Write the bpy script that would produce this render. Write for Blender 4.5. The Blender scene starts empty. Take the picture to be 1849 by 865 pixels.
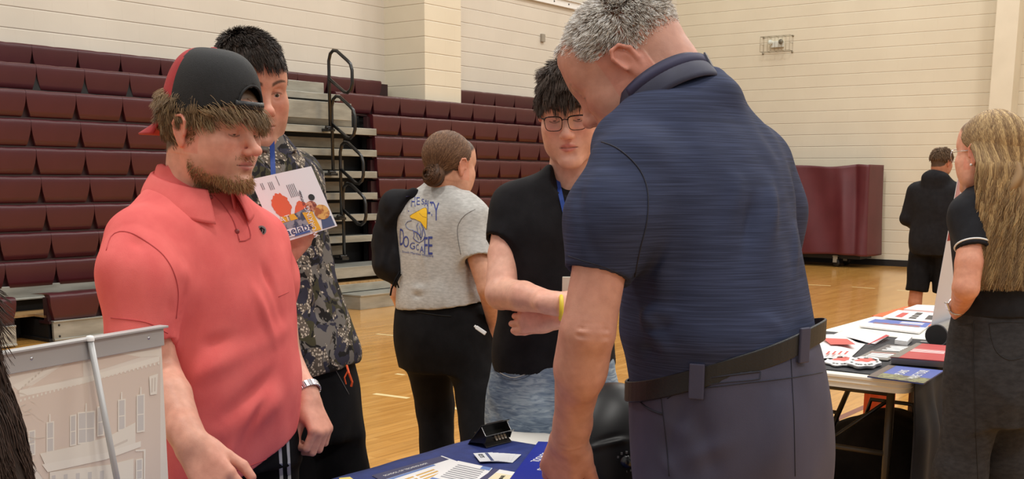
import bpy, bmesh, math, random
import numpy as np
from mathutils import Vector, Matrix, noise
random.seed(7); np.random.seed(7)
SC = bpy.context.scene
COL = SC.collection
# ------------------------------------------------------------------ camera
F_PX, CX, CY, W_PX, H_PX = 2015.0, 924.5, 693.0, 1849.0, 865.0
PITCH, ROLL, CAMZ = math.radians(10.38), 0.0058, 1.45
_f = Vector((0, math.cos(PITCH), -math.sin(PITCH)))
_u0 = Vector((0, math.sin(PITCH), math.cos(PITCH)))
_r0 = Vector((1, 0, 0))
CR = _r0*math.cos(ROLL)+_u0*math.sin(ROLL)
CU = _u0*math.cos(ROLL)-_r0*math.sin(ROLL)
cam_d = bpy.data.cameras.new('camera')
cam = bpy.data.objects.new('camera', cam_d); COL.objects.link(cam)
cam.matrix_world = Matrix(((CR.x, CU.x, -_f.x, 0), (CR.y, CU.y, -_f.y, 0), (CR.z, CU.z, -_f.z, CAMZ), (0, 0, 0, 1)))
cam_d.sensor_width = 36.0; cam_d.lens = F_PX/W_PX*36.0
cam_d.shift_y = (CY-H_PX/2)/W_PX
cam_d.clip_start = 0.05
SC.camera = cam
# ------------------------------------------------------------------ world, lights, exposure
wd = bpy.data.worlds.new('gym_ambient'); SC.world = wd; wd.use_nodes = True
_bg = wd.node_tree.nodes['Background']
_bg.inputs[0].default_value = (1.0, 0.965, 0.92, 1); _bg.inputs[1].default_value = 0.56
SC.view_settings.view_transform = 'Standard'; SC.view_settings.look = 'None'
SC.view_settings.gamma = 1.0; SC.view_settings.use_curve_mapping = False
SC.view_settings.exposure = 0.0
AX = Vector((math.sin(math.radians(36.66)), math.cos(math.radians(36.66)), 0))   # along the bleacher wall
BX = Vector((AX.y, -AX.x, 0))                                                   # from the bleachers into the hall
def W(u, s, z=0.0):
    return AX*u - BX*s + Vector((0, 0, z))
ROOM_ROT = math.atan2(AX.y, AX.x)
def area_light(u, s, z, size, energy, name='ceiling_lamp'):
    l = bpy.data.lights.new(name, 'AREA'); l.shape = 'RECTANGLE'; l.size = size; l.size_y = size*0.45
    l.energy = energy; l.color = (1.0, 0.97, 0.92)
    o = bpy.data.objects.new(name, l); COL.objects.link(o)
    o.location = W(u, s, z); o.rotation_euler = (0, 0, ROOM_ROT)
    return o
for _u in (1.0, 7.5, 14.0):
    for _s in (-5.5, 1.0, 6.5):
        area_light(_u, _s, 8.6, 1.6, 222)
area_light(18.6, 8.6, 8.6, 1.4, 80)
area_light(18.6, 4.0, 8.6, 1.4, 80)

def P(px, py, d):
    """point seen at pixel (px, py) of the 1849x865 frame at depth d metres in front of the camera"""
    r = CR*((px-CX)/F_PX) - CU*((py-CY)/F_PX) + _f
    r = r*(d/r.y)
    return Vector((r.x, r.y, r.z+CAMZ))
# ------------------------------------------------------------------ materials
def lin(r, g, b):
    f = lambda c: (c/255/12.92) if c/255 <= 0.04045 else ((c/255+0.055)/1.055)**2.4
    return (f(r), f(g), f(b), 1.0)
class NT:
    def __init__(s, m): s.t = m.node_tree; s.n = s.t.nodes; s.l = s.t.links
    def new(s, typ, **kw):
        n = s.n.new(typ)
        for k, v in kw.items():
            if k.startswith('i_'):
                n.inputs[int(k[2:])].default_value = v
            else: setattr(n, k, v)
        return n
    def link(s, a, b): s.l.new(a, b)
def base_mat(name, color=(0.5, 0.5, 0.5, 1), rough=0.6, metal=0.0, spec=0.5, coat=0.0, sss=0.0, alpha=1.0, trans=0.0):
    m = bpy.data.materials.new(name); m.use_nodes = True
    b = m.node_tree.nodes['Principled BSDF']
    b.inputs['Base Color'].default_value = color
    b.inputs['Roughness'].default_value = rough; b.inputs['Metallic'].default_value = metal
    b.inputs['Specular IOR Level'].default_value = spec
    b.inputs['Coat Weight'].default_value = coat
    if sss:
        b.inputs['Subsurface Weight'].default_value = sss
        b.inputs['Subsurface Radius'].default_value = (1.0, 0.35, 0.2); b.inputs['Subsurface Scale'].default_value = 0.008
    b.inputs['Alpha'].default_value = alpha
    b.inputs['Transmission Weight'].default_value = trans
    return m
def noisy(name, c1, c2, scale=(8, 8, 8), rough=0.6, bump=0.0, bscale=200.0, metal=0.0, detail=4.0, lo=0.35, hi=0.65, spec=0.5, coat=0.0, sss=0.0, attr=False, bdist=0.002):
    """two tones mixed by noise, fine bump; attr=True multiplies by the mesh colour attribute"""
    m = base_mat(name, c1, rough, metal, spec, coat, sss); t = NT(m); b = t.n['Principled BSDF']
    co = t.new('ShaderNodeTexCoord'); mp = t.new('ShaderNodeMapping'); mp.inputs['Scale'].default_value = scale
    t.link(co.outputs['Object'], mp.inputs['Vector'])
    no = t.new('ShaderNodeTexNoise'); no.inputs['Scale'].default_value = 1.0; no.inputs['Detail'].default_value = detail
    t.link(mp.outputs[0], no.inputs['Vector'])
    rp = t.new('ShaderNodeValToRGB'); rp.color_ramp.elements[0].position = lo; rp.color_ramp.elements[1].position = hi
    rp.color_ramp.elements[0].color = c1; rp.color_ramp.elements[1].color = c2
    t.link(no.outputs['Fac'], rp.inputs[0])
    out = rp.outputs[0]
    if attr:
        a = t.new('ShaderNodeVertexColor', layer_name='Col'); mx = t.new('ShaderNodeMix', data_type='RGBA', blend_type='MULTIPLY')
        mx.inputs[0].default_value = 1.0
        t.link(a.outputs[0], mx.inputs[6]); t.link(out, mx.inputs[7]); out = mx.outputs[2]
    t.link(out, b.inputs['Base Color'])
    if bump:
        n2 = t.new('ShaderNodeTexNoise'); n2.inputs['Scale'].default_value = bscale; n2.inputs['Detail'].default_value = 2
        t.link(co.outputs['Object'], n2.inputs['Vector'])
        bp = t.new('ShaderNodeBump'); bp.inputs['Strength'].default_value = bump; bp.inputs['Distance'].default_value = bdist
        t.link(n2.outputs['Fac'], bp.inputs['Height']); t.link(bp.outputs[0], b.inputs['Normal'])
    return m
WHT = (1, 1, 1, 1)
# ------------------------------------------------------------------ objects
def tag(o, label=None, cat=None, group=None, kind=None):
    if label: o['label'] = label
    if cat: o['category'] = cat
    if group: o['group'] = group
    if kind: o['kind'] = kind
    return o
def empty(name, loc, label, cat, group=None, rz=0.0):
    o = bpy.data.objects.new(name, None); COL.objects.link(o); o.location = loc; o.rotation_euler = (0, 0, rz)
    o.empty_display_size = 0.1
    return tag(o, label, cat, group)
def wm(o):
    L = Matrix.LocRotScale(o.location, o.rotation_euler, o.scale)
    return (wm(o.parent) @ o.matrix_parent_inverse @ L) if o.parent else L
def adopt(o, parent):
    o.parent = parent; o.matrix_parent_inverse = wm(parent).inverted()
def place(o, M):
    l, r, sc = M.decompose(); o.location = l; o.rotation_euler = r.to_euler(); o.scale = sc
def link(name, me, mats=None, parent=None, smooth=False):
    """link a mesh whose vertices are in WORLD space (or in the parent's space when local=True was used to make it)"""
    o = bpy.data.objects.new(name, me); COL.objects.link(o)
    if mats:
        for m in (mats if isinstance(mats, (list, tuple)) else [mats]): me.materials.append(m)
    if smooth: me.shade_smooth()
    if parent is not None:
        adopt(o, parent)
    return o
def recenter(o):
    """move a parentless object's origin to the middle of its base"""
    me = o.data; n = len(me.vertices); a = np.empty(n*3, np.float32); me.vertices.foreach_get('co', a); a = a.reshape(-1, 3)
    c = Vector(((a[:, 0].min()+a[:, 0].max())/2, (a[:, 1].min()+a[:, 1].max())/2, a[:, 2].min()))
    me.transform(Matrix.Translation(-c)); o.location = o.location + c
    return o
class MB:
    """collects shapes into one mesh; optional frame M maps local to world"""
    def __init__(s, M=None): s.v = []; s.f = []; s.mi = []; s.M = M or Matrix.Identity(4)
    def add(s, vs, fs, mi=0):
        n = len(s.v); s.v += [s.M @ Vector(v) for v in vs]
        s.f += [tuple(n+i for i in f) for f in fs]; s.mi += [mi]*len(fs)
    def box(s, a, b, mi=0):
        x0, y0, z0 = a; x1, y1, z1 = b
        s.add([(x0, y0, z0), (x1, y0, z0), (x1, y1, z0), (x0, y1, z0), (x0, y0, z1), (x1, y0, z1), (x1, y1, z1), (x0, y1, z1)],
              [(0, 3, 2, 1), (4, 5, 6, 7), (0, 1, 5, 4), (1, 2, 6, 5), (2, 3, 7, 6), (3, 0, 4, 7)], mi)
    def prism(s, poly, z0, z1, mi=0):
        n = len(poly)
        s.add([(x, y, z0) for x, y in poly]+[(x, y, z1) for x, y in poly],
              [tuple(range(n))[::-1], tuple(range(n, 2*n))]+[(i, (i+1) % n, n+(i+1) % n, n+i) for i in range(n)], mi)
    def tube(s, pts, r, seg=10, closed=False, mi=0, cap=True):
        pts = [Vector(p) for p in pts]; n = len(pts); rr = r if isinstance(r, (list, tuple)) else [r]*n
        vs = []; up = Vector((0.123, 0.456, 0.88)).normalized()
        prev = None
        for i, p in enumerate(pts):
            if closed: d = pts[(i+1) % n]-pts[i-1]
            else: d = pts[min(i+1, n-1)]-pts[max(i-1, 0)]
            d.normalize()
            if prev is None:
                a = d.cross(up)
                if a.length < 1e-3: a = d.cross(Vector((1, 0, 0)))
            else: a = prev-d*prev.dot(d)
            a.normalize(); prev = a; b = d.cross(a)
            for k in range(seg):
                t = 2*math.pi*k/seg; vs.append(p+(a*math.cos(t)+b*math.sin(t))*rr[i])
        fs = []
        for i in range(n if closed else n-1):
            j = (i+1) % n
            for k in range(seg): fs.append((i*seg+k, i*seg+(k+1) % seg, j*seg+(k+1) % seg, j*seg+k))
        if cap and not closed:
            fs.append(tuple(range(seg))[::-1]); fs.append(tuple(range((n-1)*seg, n*seg)))
        s.add(vs, fs, mi)
    def lathe(s, prof, seg=32, mi=0, c=(0, 0, 0)):
        vs = []; fs = []; n = len(prof)
        for r, z in prof:
            for k in range(seg):
                t = 2*math.pi*k/seg; vs.append((c[0]+r*math.cos(t), c[1]+r*math.sin(t), c[2]+z))
        for i in range(n-1):
            for k in range(seg): fs.append((i*seg+k, i*seg+(k+1) % seg, (i+1)*seg+(k+1) % seg, (i+1)*seg+k))
        s.add(vs, fs, mi)
    def grid(s, fn, nu, nv, mi=0, closed_u=False):
        vs = [fn(i/(nu-(0 if closed_u else 1)), j/(nv-1)) for i in range(nu) for j in range(nv)]; fs = []
        for i in range(nu if closed_u else nu-1):
            i2 = (i+1) % nu
            for j in range(nv-1): fs.append((i*nv+j, i2*nv+j, i2*nv+j+1, i*nv+j+1))
        s.add(vs, fs, mi)
    def mesh(s, name):
        me = bpy.data.meshes.new(name); me.from_pydata([tuple(v) for v in s.v], [], s.f)
        me.polygons.foreach_set('material_index', s.mi); me.update(); return me
    def build(s, name, mats, parent=None, smooth=False, bevel=0.0, solid=0.0, subsurf=0, origin=True, bseg=2):
        o = link(name, s.mesh(name), mats, parent, smooth)
        if parent is None and origin: recenter(o)
        if solid:
            md = o.modifiers.new('solid', 'SOLIDIFY'); md.thickness = solid; md.offset = 0
        if bevel:
            md = o.modifiers.new('bevel', 'BEVEL'); md.width = bevel; md.segments = bseg; md.limit_method = 'ANGLE'
        if subsurf:
            md = o.modifiers.new('sub', 'SUBSURF'); md.levels = subsurf; md.render_levels = subsurf
        return o
def frame(o, x, y, z=None):
    x = Vector(x).normalized(); y = Vector(y); y = (y-x*y.dot(x)).normalized(); z = x.cross(y)
    return Matrix(((x.x, y.x, z.x, o[0]), (x.y, y.y, z.y, o[1]), (x.z, y.z, z.z, o[2]), (0, 0, 0, 1)))
def RM(u, s, z=0.0):   # frame at a hall point: x along the wall, y from the hall towards the bleachers, z up
    return frame(W(u, s, z), AX, -BX)
def text_mesh(txt, size, M, mat, parent=None, name='lettering', extrude=0.0004, sx=1.0, align='CENTER', shear=0.0, proj=None):
    cu = bpy.data.curves.new('t', 'FONT'); cu.body = txt; cu.size = size; cu.extrude = extrude; cu.align_x = align; cu.align_y = 'CENTER'
    cu.resolution_u = 3; cu.shear = shear
    o = bpy.data.objects.new('t', cu); COL.objects.link(o)
    bpy.context.view_layer.update()
    me = bpy.data.meshes.new_from_object(o.evaluated_get(bpy.context.evaluated_depsgraph_get()))
    bpy.data.objects.remove(o)
    me.transform(M @ Matrix.Diagonal((sx, 1, 1, 1)))
    if proj: proj(me)
    me.materials.clear(); me.name = name
    return link(name, me, mat, parent)
# ------------------------------------------------------------------ implicit surfaces (one continuous skin per body)
class SDF:
    def __init__(s, lo, hi, h):
        s.h = h; s.lo = np.array(lo, np.float64); n = np.ceil((np.array(hi)-s.lo)/h).astype(int)+1; s.n = n
        s.v = np.full(tuple(n), 0.5, np.float32)
        s.c = [(s.lo[i]+h*np.arange(n[i])).astype(np.float32) for i in range(3)]
        s.M = np.eye(4); s.S = 1.0
    def frame(s, M, S=1.0):
        s.M = np.array(M) if M is not None else np.eye(4); s.S = S
    def _p(s, p): return (s.M[:3, :3] @ (np.array(p, float)*s.S))+s.M[:3, 3]
    def _sub(s, lo, hi, m):
        sl = []
        for i in range(3):
            a = int(max(0, math.floor((lo[i]-m-s.lo[i])/s.h))); b = int(min(s.n[i], math.ceil((hi[i]+m-s.lo[i])/s.h)+1))
            if b <= a: return None
            sl.append(slice(a, b))
        return tuple(sl), s.c[0][sl[0]][:, None, None], s.c[1][sl[1]][None, :, None], s.c[2][sl[2]][None, None, :]
    def mix(s, sl, d, k, op):
        v = s.v[sl]; d = d.astype(np.float32)
        if op == 'u':
            if k: h = np.maximum(k-np.abs(v-d), 0)/k; r = np.minimum(v, d)-h*h*(k*0.25)
            else: r = np.minimum(v, d)
        else:
            d = -d
            if k: h = np.maximum(k-np.abs(v-d), 0)/k; r = np.maximum(v, d)+h*h*(k*0.25)
            else: r = np.maximum(v, d)
        s.v[sl] = r
    def cone(s, a, b, ra, rb, k=0.0, op='u', cut=False, cuta=False):
        a = s._p(a); b = s._p(b); ra *= s.S; rb *= s.S; k *= s.S; R = max(ra, rb)
        g = s._sub(np.minimum(a, b)-R, np.maximum(a, b)+R, k+3*s.h)
        if g is None: return
        sl, x, y, z = g; ba = b-a; L2 = float(ba@ba)+1e-12
        px, py, pz = x-a[0], y-a[1], z-a[2]
        t = np.clip((px*ba[0]+py*ba[1]+pz*ba[2])/L2, 0, 1)
        d = np.sqrt((px-t*ba[0])**2+(py-t*ba[1])**2+(pz-t*ba[2])**2)-(ra+(rb-ra)*t)
        L = math.sqrt(L2)
        if cut: d = np.maximum(d, ((x-b[0])*ba[0]+(y-b[1])*ba[1]+(z-b[2])*ba[2])/L)
        if cuta: d = np.maximum(d, -((x-a[0])*ba[0]+(y-a[1])*ba[1]+(z-a[2])*ba[2])/L)
        s.mix(sl, d, k, op)
    def chain(s, pts, rs, k=0.0, kj=None, op='u'):
        for i in range(len(pts)-1):
            s.cone(pts[i], pts[i+1], rs[i], rs[i+1], k if i == 0 else (kj if kj is not None else k*0.6), op)
    def ell(s, c, r, k=0.0, op='u', rot=None):
        c = s._p(c); r = np.array(r, float)*s.S; k *= s.S
        Rm = s.M[:3, :3] @ (np.array(rot) if rot is not None else np.eye(3))
        R = float(r.max()); ext = np.sqrt(((Rm*r[None, :])**2).sum(1))
        g = s._sub(c-ext, c+ext, k+3*s.h)
        if g is None: return
        sl, x, y, z = g; x = x-c[0]; y = y-c[1]; z = z-c[2]
        lx = x*Rm[0, 0]+y*Rm[1, 0]+z*Rm[2, 0]; ly = x*Rm[0, 1]+y*Rm[1, 1]+z*Rm[2, 1]; lz = x*Rm[0, 2]+y*Rm[1, 2]+z*Rm[2, 2]
        k0 = np.sqrt((lx/r[0])**2+(ly/r[1])**2+(lz/r[2])**2)
        k1 = np.sqrt((lx/r[0]**2)**2+(ly/r[1]**2)**2+(lz/r[2]**2)**2)+1e-9
        s.mix(sl, k0*(k0-1)/k1, k, op)
    def loft(s, st, k=0.0, op='u', e=2.3, zlo=None, zhi=None):
        """st: rows (z, cx, cy, half width, half depth, facing x, facing y) in world space"""
        st = sorted(st, key=lambda r: r[0]); A = np.array(st, float)
        z0 = A[0, 0] if zlo is None else zlo; z1 = A[-1, 0] if zhi is None else zhi
        R = max(A[:, 3].max(), A[:, 4].max())
        g = s._sub((A[:, 1].min()-R, A[:, 2].min()-R, z0), (A[:, 1].max()+R, A[:, 2].max()+R, z1), k+3*s.h)
        if g is None: return
        sl, x, y, z = g; zz = z.ravel()
        def cub(col):
            # smooth (monotone-ish) interpolation
            xs, ys = A[:, 0], A[:, col]; n = len(xs)
            if n < 3: return np.interp(zz, xs, ys)
            m = np.gradient(ys, xs); i = np.clip(np.searchsorted(xs, zz)-1, 0, n-2)
            h = xs[i+1]-xs[i]; t = np.clip((zz-xs[i])/h, 0, 1)
            return (2*t**3-3*t**2+1)*ys[i]+(t**3-2*t**2+t)*h*m[i]+(-2*t**3+3*t**2)*ys[i+1]+(t**3-t**2)*h*m[i+1]
        cx, cy, a, b, fx, fy = [cub(i)[None, None, :] for i in range(1, 7)]
        nf = np.sqrt(fx**2+fy**2); fx = fx/nf; fy = fy/nf
        dx = x-cx; dy = y-cy
        rx = np.abs(dx*fy-dy*fx)/np.maximum(a, 0.004); ry = np.abs(dx*fx+dy*fy)/np.maximum(b, 0.004)
        q = (rx**e+ry**e)**(1/e)
        d = (q-1)*np.minimum(a, b)
        d = np.maximum(d, np.maximum(z0-z, z-z1))
        s.mix(sl, d, k, op)
    def plane(s, p, n):
        """keep only the side opposite to n"""
        n = np.array(n, float); n /= np.linalg.norm(n)
        d = ((s.c[0]-p[0])*n[0])[:, None, None]+((s.c[1]-p[1])*n[1])[None, :, None]+((s.c[2]-p[2])*n[2])[None, None, :]
        s.v = np.maximum(s.v, d.astype(np.float32))
    def nets(s):
        v = s.v; ins = v < 0
        nx, ny, nz = v.shape
        cnt = np.zeros((nx-1, ny-1, nz-1), np.int8)
        for a in (0, 1):
            for b in (0, 1):
                for c in (0, 1): cnt += ins[a:nx-1+a, b:ny-1+b, c:nz-1+c]
        act = (cnt > 0) & (cnt < 8); I = np.argwhere(act)
        idx = np.full(act.shape, -1, np.int64); idx[act] = np.arange(len(I))
        acc = np.zeros((len(I), 3)); num = np.zeros(len(I))
        cor = [(a, b, c) for a in (0, 1) for b in (0, 1) for c in (0, 1)]
        for ca in cor:
            for ax in range(3):
                if ca[ax]: continue
                cb = list(ca); cb[ax] = 1
                va = v[I[:, 0]+ca[0], I[:, 1]+ca[1], I[:, 2]+ca[2]].astype(np.float64); vb = v[I[:, 0]+cb[0], I[:, 1]+cb[1], I[:, 2]+cb[2]].astype(np.float64)
                m = (va < 0) != (vb < 0); t = np.where(m, va/(va-vb+1e-20), 0)
                pt = np.array(ca, float)[None, :].repeat(len(I), 0); pt[:, ax] = t
                acc[m] += pt[m]; num[m] += 1
        pos = (I+acc/np.maximum(num, 1)[:, None])*s.h+s.lo
        F = []
        for ax in range(3):
            sa = [slice(None)]*3; sb = [slice(None)]*3; sa[ax] = slice(0, -1); sb[ax] = slice(1, None)
            A = ins[tuple(sa)]; B = ins[tuple(sb)]; ed = A != B
            o1, o2 = [(1, 2), (2, 0), (0, 1)][ax]
            E = np.argwhere(ed); ok = (E[:, o1] > 0) & (E[:, o2] > 0) & (E[:, o1] < v.shape[o1]-1) & (E[:, o2] < v.shape[o2]-1); E = E[ok]
            fl = A[E[:, 0], E[:, 1], E[:, 2]]
            q = []
            for (d1, d2) in ((-1, -1), (0, -1), (0, 0), (-1, 0)):
                C = E.copy(); C[:, o1] += d1; C[:, o2] += d2; q.append(idx[C[:, 0], C[:, 1], C[:, 2]])
            q = np.stack(q, 1); q = np.where(fl[:, None], q, q[:, ::-1]); F.append(q)
        return pos, np.concatenate(F)
def np_mesh(name, V, F, cols=None):
    me = bpy.data.meshes.new(name); n = len(V); V = np.ascontiguousarray(V, np.float32)
    me.vertices.add(n); me.vertices.foreach_set('co', V.ravel())
    m, w = F.shape
    me.loops.add(m*w); me.loops.foreach_set('vertex_index', np.ascontiguousarray(F, np.int32).ravel())
    me.polygons.add(m); me.polygons.foreach_set('loop_start', np.arange(0, m*w, w, dtype=np.int32))
    try: me.polygons.foreach_set('loop_total', np.full(m, w, np.int32))
    except Exception: pass
    me.update(calc_edges=True); me.validate()
    if cols is not None: set_cols(me, cols)
    return me
def set_cols(me, cols):
    at = me.color_attributes.new('Col', 'FLOAT_COLOR', 'POINT'); c = np.ones((len(me.vertices), 4), np.float32); c[:, :3] = cols[:, :3]
    at.data.foreach_set('color', c.ravel())
def vnormals(V, F):
    n = np.zeros_like(V); a = V[F[:, 2]]-V[F[:, 0]]; b = V[F[:, 3]]-V[F[:, 1]]; fn = np.cross(a, b)
    for i in range(4): np.add.at(n, F[:, i], fn)
    return n/(np.linalg.norm(n, axis=1, keepdims=True)+1e-12)
def relax(V, F, it=1, w=0.5):
    for _ in range(it):
        s = np.zeros_like(V); c = np.zeros(len(V))
        for i in range(4):
            for j in (1, 3):
                np.add.at(s, F[:, i], V[F[:, (i+j) % 4]]); np.add.at(c, F[:, i], 1)
        V = V*(1-w)+w*s/np.maximum(c, 1)[:, None]
    return V
def wav(V, k, seed, warp=1.2):
    """smooth pseudo-noise in [-1,1]; k = (kx,ky,kz) wave numbers per metre"""
    r = np.random.RandomState(seed); k = np.array(k); out = np.zeros(len(V)); w = np.zeros(len(V))
    for i in range(3): w += np.sin((V*k*0.45) @ r.uniform(-1, 1, 3)*2+r.uniform(0, 6))
    for i in range(5):
        d = r.uniform(-1, 1, 3); out += np.sin((V*k) @ d*2+r.uniform(0, 6)+warp*w*r.uniform(0.5, 1))
    return out/3.2
def folds(V, N, lst):
    """ridges (amp>0) or creases (amp<0) along segments a-b with a gaussian width"""
    for a, b, wd, amp in lst:
        a = np.array(a); b = np.array(b); ba = b-a; t = np.clip(((V-a) @ ba)/(ba @ ba), 0, 1)
        d = np.linalg.norm(V-(a+t[:, None]*ba), axis=1)
        tp = np.sin(np.pi*np.clip(t*0.92+0.04, 0, 1))**0.7
        V = V+N*(amp*np.exp(-(d/wd)**2)*tp)[:, None]
    return V
def garment(name, sd, mat, parent, lst=(), amp=0.0025, k=(14, 14, 9), seed=1, rl=1, extra=None, tagit=None):
    V, F = sd.nets(); V = relax(V, F, rl); N = vnormals(V, F)
    if amp: V = V+N*(amp*wav(V, k, seed)+amp*0.5*wav(V, np.array(k)*2.4, seed+9))[:, None]
    if lst: V = folds(V, N, lst)
    if extra is not None: V = extra(V, N)
    return link(name, np_mesh(name, V, F), mat, parent, smooth=True)
def strand_mesh(name, Pt, rad, cols, mat, parent):
    """Pt (n, m, 3) polylines to thin three-sided tubes"""
    n, m, _ = Pt.shape
    D = np.gradient(Pt, axis=1); D /= np.linalg.norm(D, axis=2, keepdims=True)+1e-9
    ref = np.random.RandomState(3).normal(size=(n, 1, 3)); a = np.cross(D, ref); a /= np.linalg.norm(a, axis=2, keepdims=True)+1e-9; b = np.cross(D, a)
    tp = (1-0.75*np.linspace(0, 1, m)**2)[None, :, None]*np.broadcast_to(np.asarray(rad, float).reshape(-1, 1, 1), (n, 1, 1))
    R = [Pt+(a*math.cos(t)+b*math.sin(t))*tp for t in (0, 2.094, 4.189)]
    V = np.stack(R, 2).reshape(-1, 3)
    i = np.arange(n)[:, None, None]*m*3; j = np.arange(m-1)[None, :, None]*3; kk = np.arange(3)[None, None, :]; k2 = (kk+1) % 3
    F = np.stack([i+j+kk, i+j+k2, i+j+3+k2, i+j+3+kk], -1).reshape(-1, 4)
    C = np.repeat(cols, m*3, 0)
    return link(name, np_mesh(name, V, F, C), mat, parent, smooth=True)
# ================================================================== THE HALL
def wall_mat(name, c1, c2):
    m = base_mat(name, c1, 0.55, spec=0.35); t = NT(m); b = t.n['Principled BSDF']
    co = t.new('ShaderNodeTexCoord'); sp = t.new('ShaderNodeSeparateXYZ'); t.link(co.outputs['Object'], sp.inputs[0])
    cb = t.new('ShaderNodeCombineXYZ'); t.link(sp.outputs[0], cb.inputs[0]); t.link(sp.outputs[2], cb.inputs[1])
    br = t.new('ShaderNodeTexBrick'); br.offset = 0.5
    br.inputs['Scale'].default_value = 1.0; br.inputs['Brick Width'].default_value = 0.4064; br.inputs['Row Height'].default_value = 0.2056
    br.inputs['Mortar Size'].default_value = 0.0035; br.inputs['Mortar Smooth'].default_value = 0.6; br.inputs['Bias'].default_value = 0
    t.link(cb.outputs[0], br.inputs['Vector'])
    # horizontal joints, stronger than the filled vertical ones
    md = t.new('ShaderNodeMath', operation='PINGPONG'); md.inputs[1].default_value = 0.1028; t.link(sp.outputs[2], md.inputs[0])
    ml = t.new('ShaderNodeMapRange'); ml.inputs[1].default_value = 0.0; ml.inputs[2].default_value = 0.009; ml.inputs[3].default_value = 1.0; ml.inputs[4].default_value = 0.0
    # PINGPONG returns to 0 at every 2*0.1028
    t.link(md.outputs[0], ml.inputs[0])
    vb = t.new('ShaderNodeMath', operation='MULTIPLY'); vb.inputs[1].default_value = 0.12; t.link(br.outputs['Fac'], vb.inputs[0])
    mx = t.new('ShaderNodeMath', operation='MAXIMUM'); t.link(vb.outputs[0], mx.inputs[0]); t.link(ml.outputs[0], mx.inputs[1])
    no = t.new('ShaderNodeTexNoise'); no.inputs['Scale'].default_value = 1.3; no.inputs['Detail'].default_value = 5; t.link(co.outputs['Object'], no.inputs['Vector'])
    rp = t.new('ShaderNodeValToRGB'); rp.color_ramp.elements[0].color = c1; rp.color_ramp.elements[1].color = c2
    rp.color_ramp.elements[0].position = 0.3; rp.color_ramp.elements[1].position = 0.7
    t.link(no.outputs['Fac'], rp.inputs[0])
    dk = t.new('ShaderNodeMix', data_type='RGBA', blend_type='MULTIPLY'); t.link(rp.outputs[0], dk.inputs[6]); dk.inputs[7].default_value = (0.62, 0.58, 0.5, 1)  # joints tinted darker: recess shade and mortar dirt put into the colour
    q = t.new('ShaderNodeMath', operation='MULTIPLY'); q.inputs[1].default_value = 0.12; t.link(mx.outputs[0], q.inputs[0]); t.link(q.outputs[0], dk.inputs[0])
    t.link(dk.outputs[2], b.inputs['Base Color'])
    inv = t.new('ShaderNodeMath', operation='SUBTRACT'); inv.inputs[0].default_value = 1.0; t.link(mx.outputs[0], inv.inputs[1])
    n2 = t.new('ShaderNodeTexNoise'); n2.inputs['Scale'].default_value = 60; n2.inputs['Detail'].default_value = 3; t.link(co.outputs['Object'], n2.inputs['Vector'])
    ad = t.new('ShaderNodeMath', operation='MULTIPLY_ADD'); ad.inputs[1].default_value = 0.05; t.link(n2.outputs['Fac'], ad.inputs[0]); t.link(inv.outputs[0], ad.inputs[2])
    bp = t.new('ShaderNodeBump'); bp.inputs['Strength'].default_value = 1.0; bp.inputs['Distance'].default_value = 0.006
    t.link(ad.outputs[0], bp.inputs['Height']); t.link(bp.outputs[0], b.inputs['Normal'])
    return m
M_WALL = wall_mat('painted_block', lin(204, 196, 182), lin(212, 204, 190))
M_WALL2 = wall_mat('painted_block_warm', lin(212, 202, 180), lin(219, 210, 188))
def floor_mat():
    m = base_mat('maple_floor', lin(190, 140, 70), 0.16, spec=0.5, coat=0.25); t = NT(m); b = t.n['Principled BSDF']
    b.inputs['Coat Roughness'].default_value = 0.08
    co = t.new('ShaderNodeTexCoord'); mp = t.new('ShaderNodeMapping'); t.link(co.outputs['Object'], mp.inputs[0])
    br = t.new('ShaderNodeTexBrick'); br.offset = 0.37; br.inputs['Brick Width'].default_value = 0.9; br.inputs['Row Height'].default_value = 0.057
    br.inputs['Scale'].default_value = 1; br.inputs['Mortar Size'].default_value = 0.0006; br.inputs['Bias'].default_value = -0.1
    br.inputs['Color1'].default_value = lin(212, 160, 86); br.inputs['Color2'].default_value = lin(196, 143, 70); br.inputs['Mortar'].default_value = lin(120, 78, 34)
    t.link(mp.outputs[0], br.inputs['Vector'])
    m2 = t.new('ShaderNodeMapping'); m2.inputs['Scale'].default_value = (1.6, 22, 1); t.link(co.outputs['Object'], m2.inputs[0])
    no = t.new('ShaderNodeTexNoise'); no.inputs['Scale'].default_value = 1.6; no.inputs['Detail'].default_value = 7; no.inputs['Distortion'].default_value = 0.8; t.link(m2.outputs[0], no.inputs['Vector'])
    rp = t.new('ShaderNodeValToRGB'); rp.color_ramp.elements[0].position = 0.3; rp.color_ramp.elements[1].position = 0.72
    rp.color_ramp.elements[0].color = (0.82, 0.79, 0.73, 1); rp.color_ramp.elements[1].color = (1.12, 1.10, 1.06, 1)
    t.link(no.outputs['Fac'], rp.inputs[0])
    mx = t.new('ShaderNodeMix', data_type='RGBA', blend_type='MULTIPLY'); mx.inputs[0].default_value = 1; t.link(br.outputs['Color'], mx.inputs[6]); t.link(rp.outputs[0], mx.inputs[7])
    t.link(mx.outputs[2], b.inputs['Base Color'])
    n3 = t.new('ShaderNodeTexNoise'); n3.inputs['Scale'].default_value = 3; t.link(co.outputs['Object'], n3.inputs['Vector'])
    bp = t.new('ShaderNodeBump'); bp.inputs['Strength'].default_value = 0.15; bp.inputs['Distance'].default_value = 0.01; t.link(n3.outputs['Fac'], bp.inputs['Height']); t.link(bp.outputs[0], b.inputs['Normal']); t.link(bp.outputs[0], b.inputs['Coat Normal'])
    return m
def put(o, M):   # object whose mesh is local
    o.matrix_world = M; return o
def lbuild(mb, name, mats, M, **kw):
    o = mb.build(name, mats, origin=False, **kw); place(o, M); return o
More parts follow.
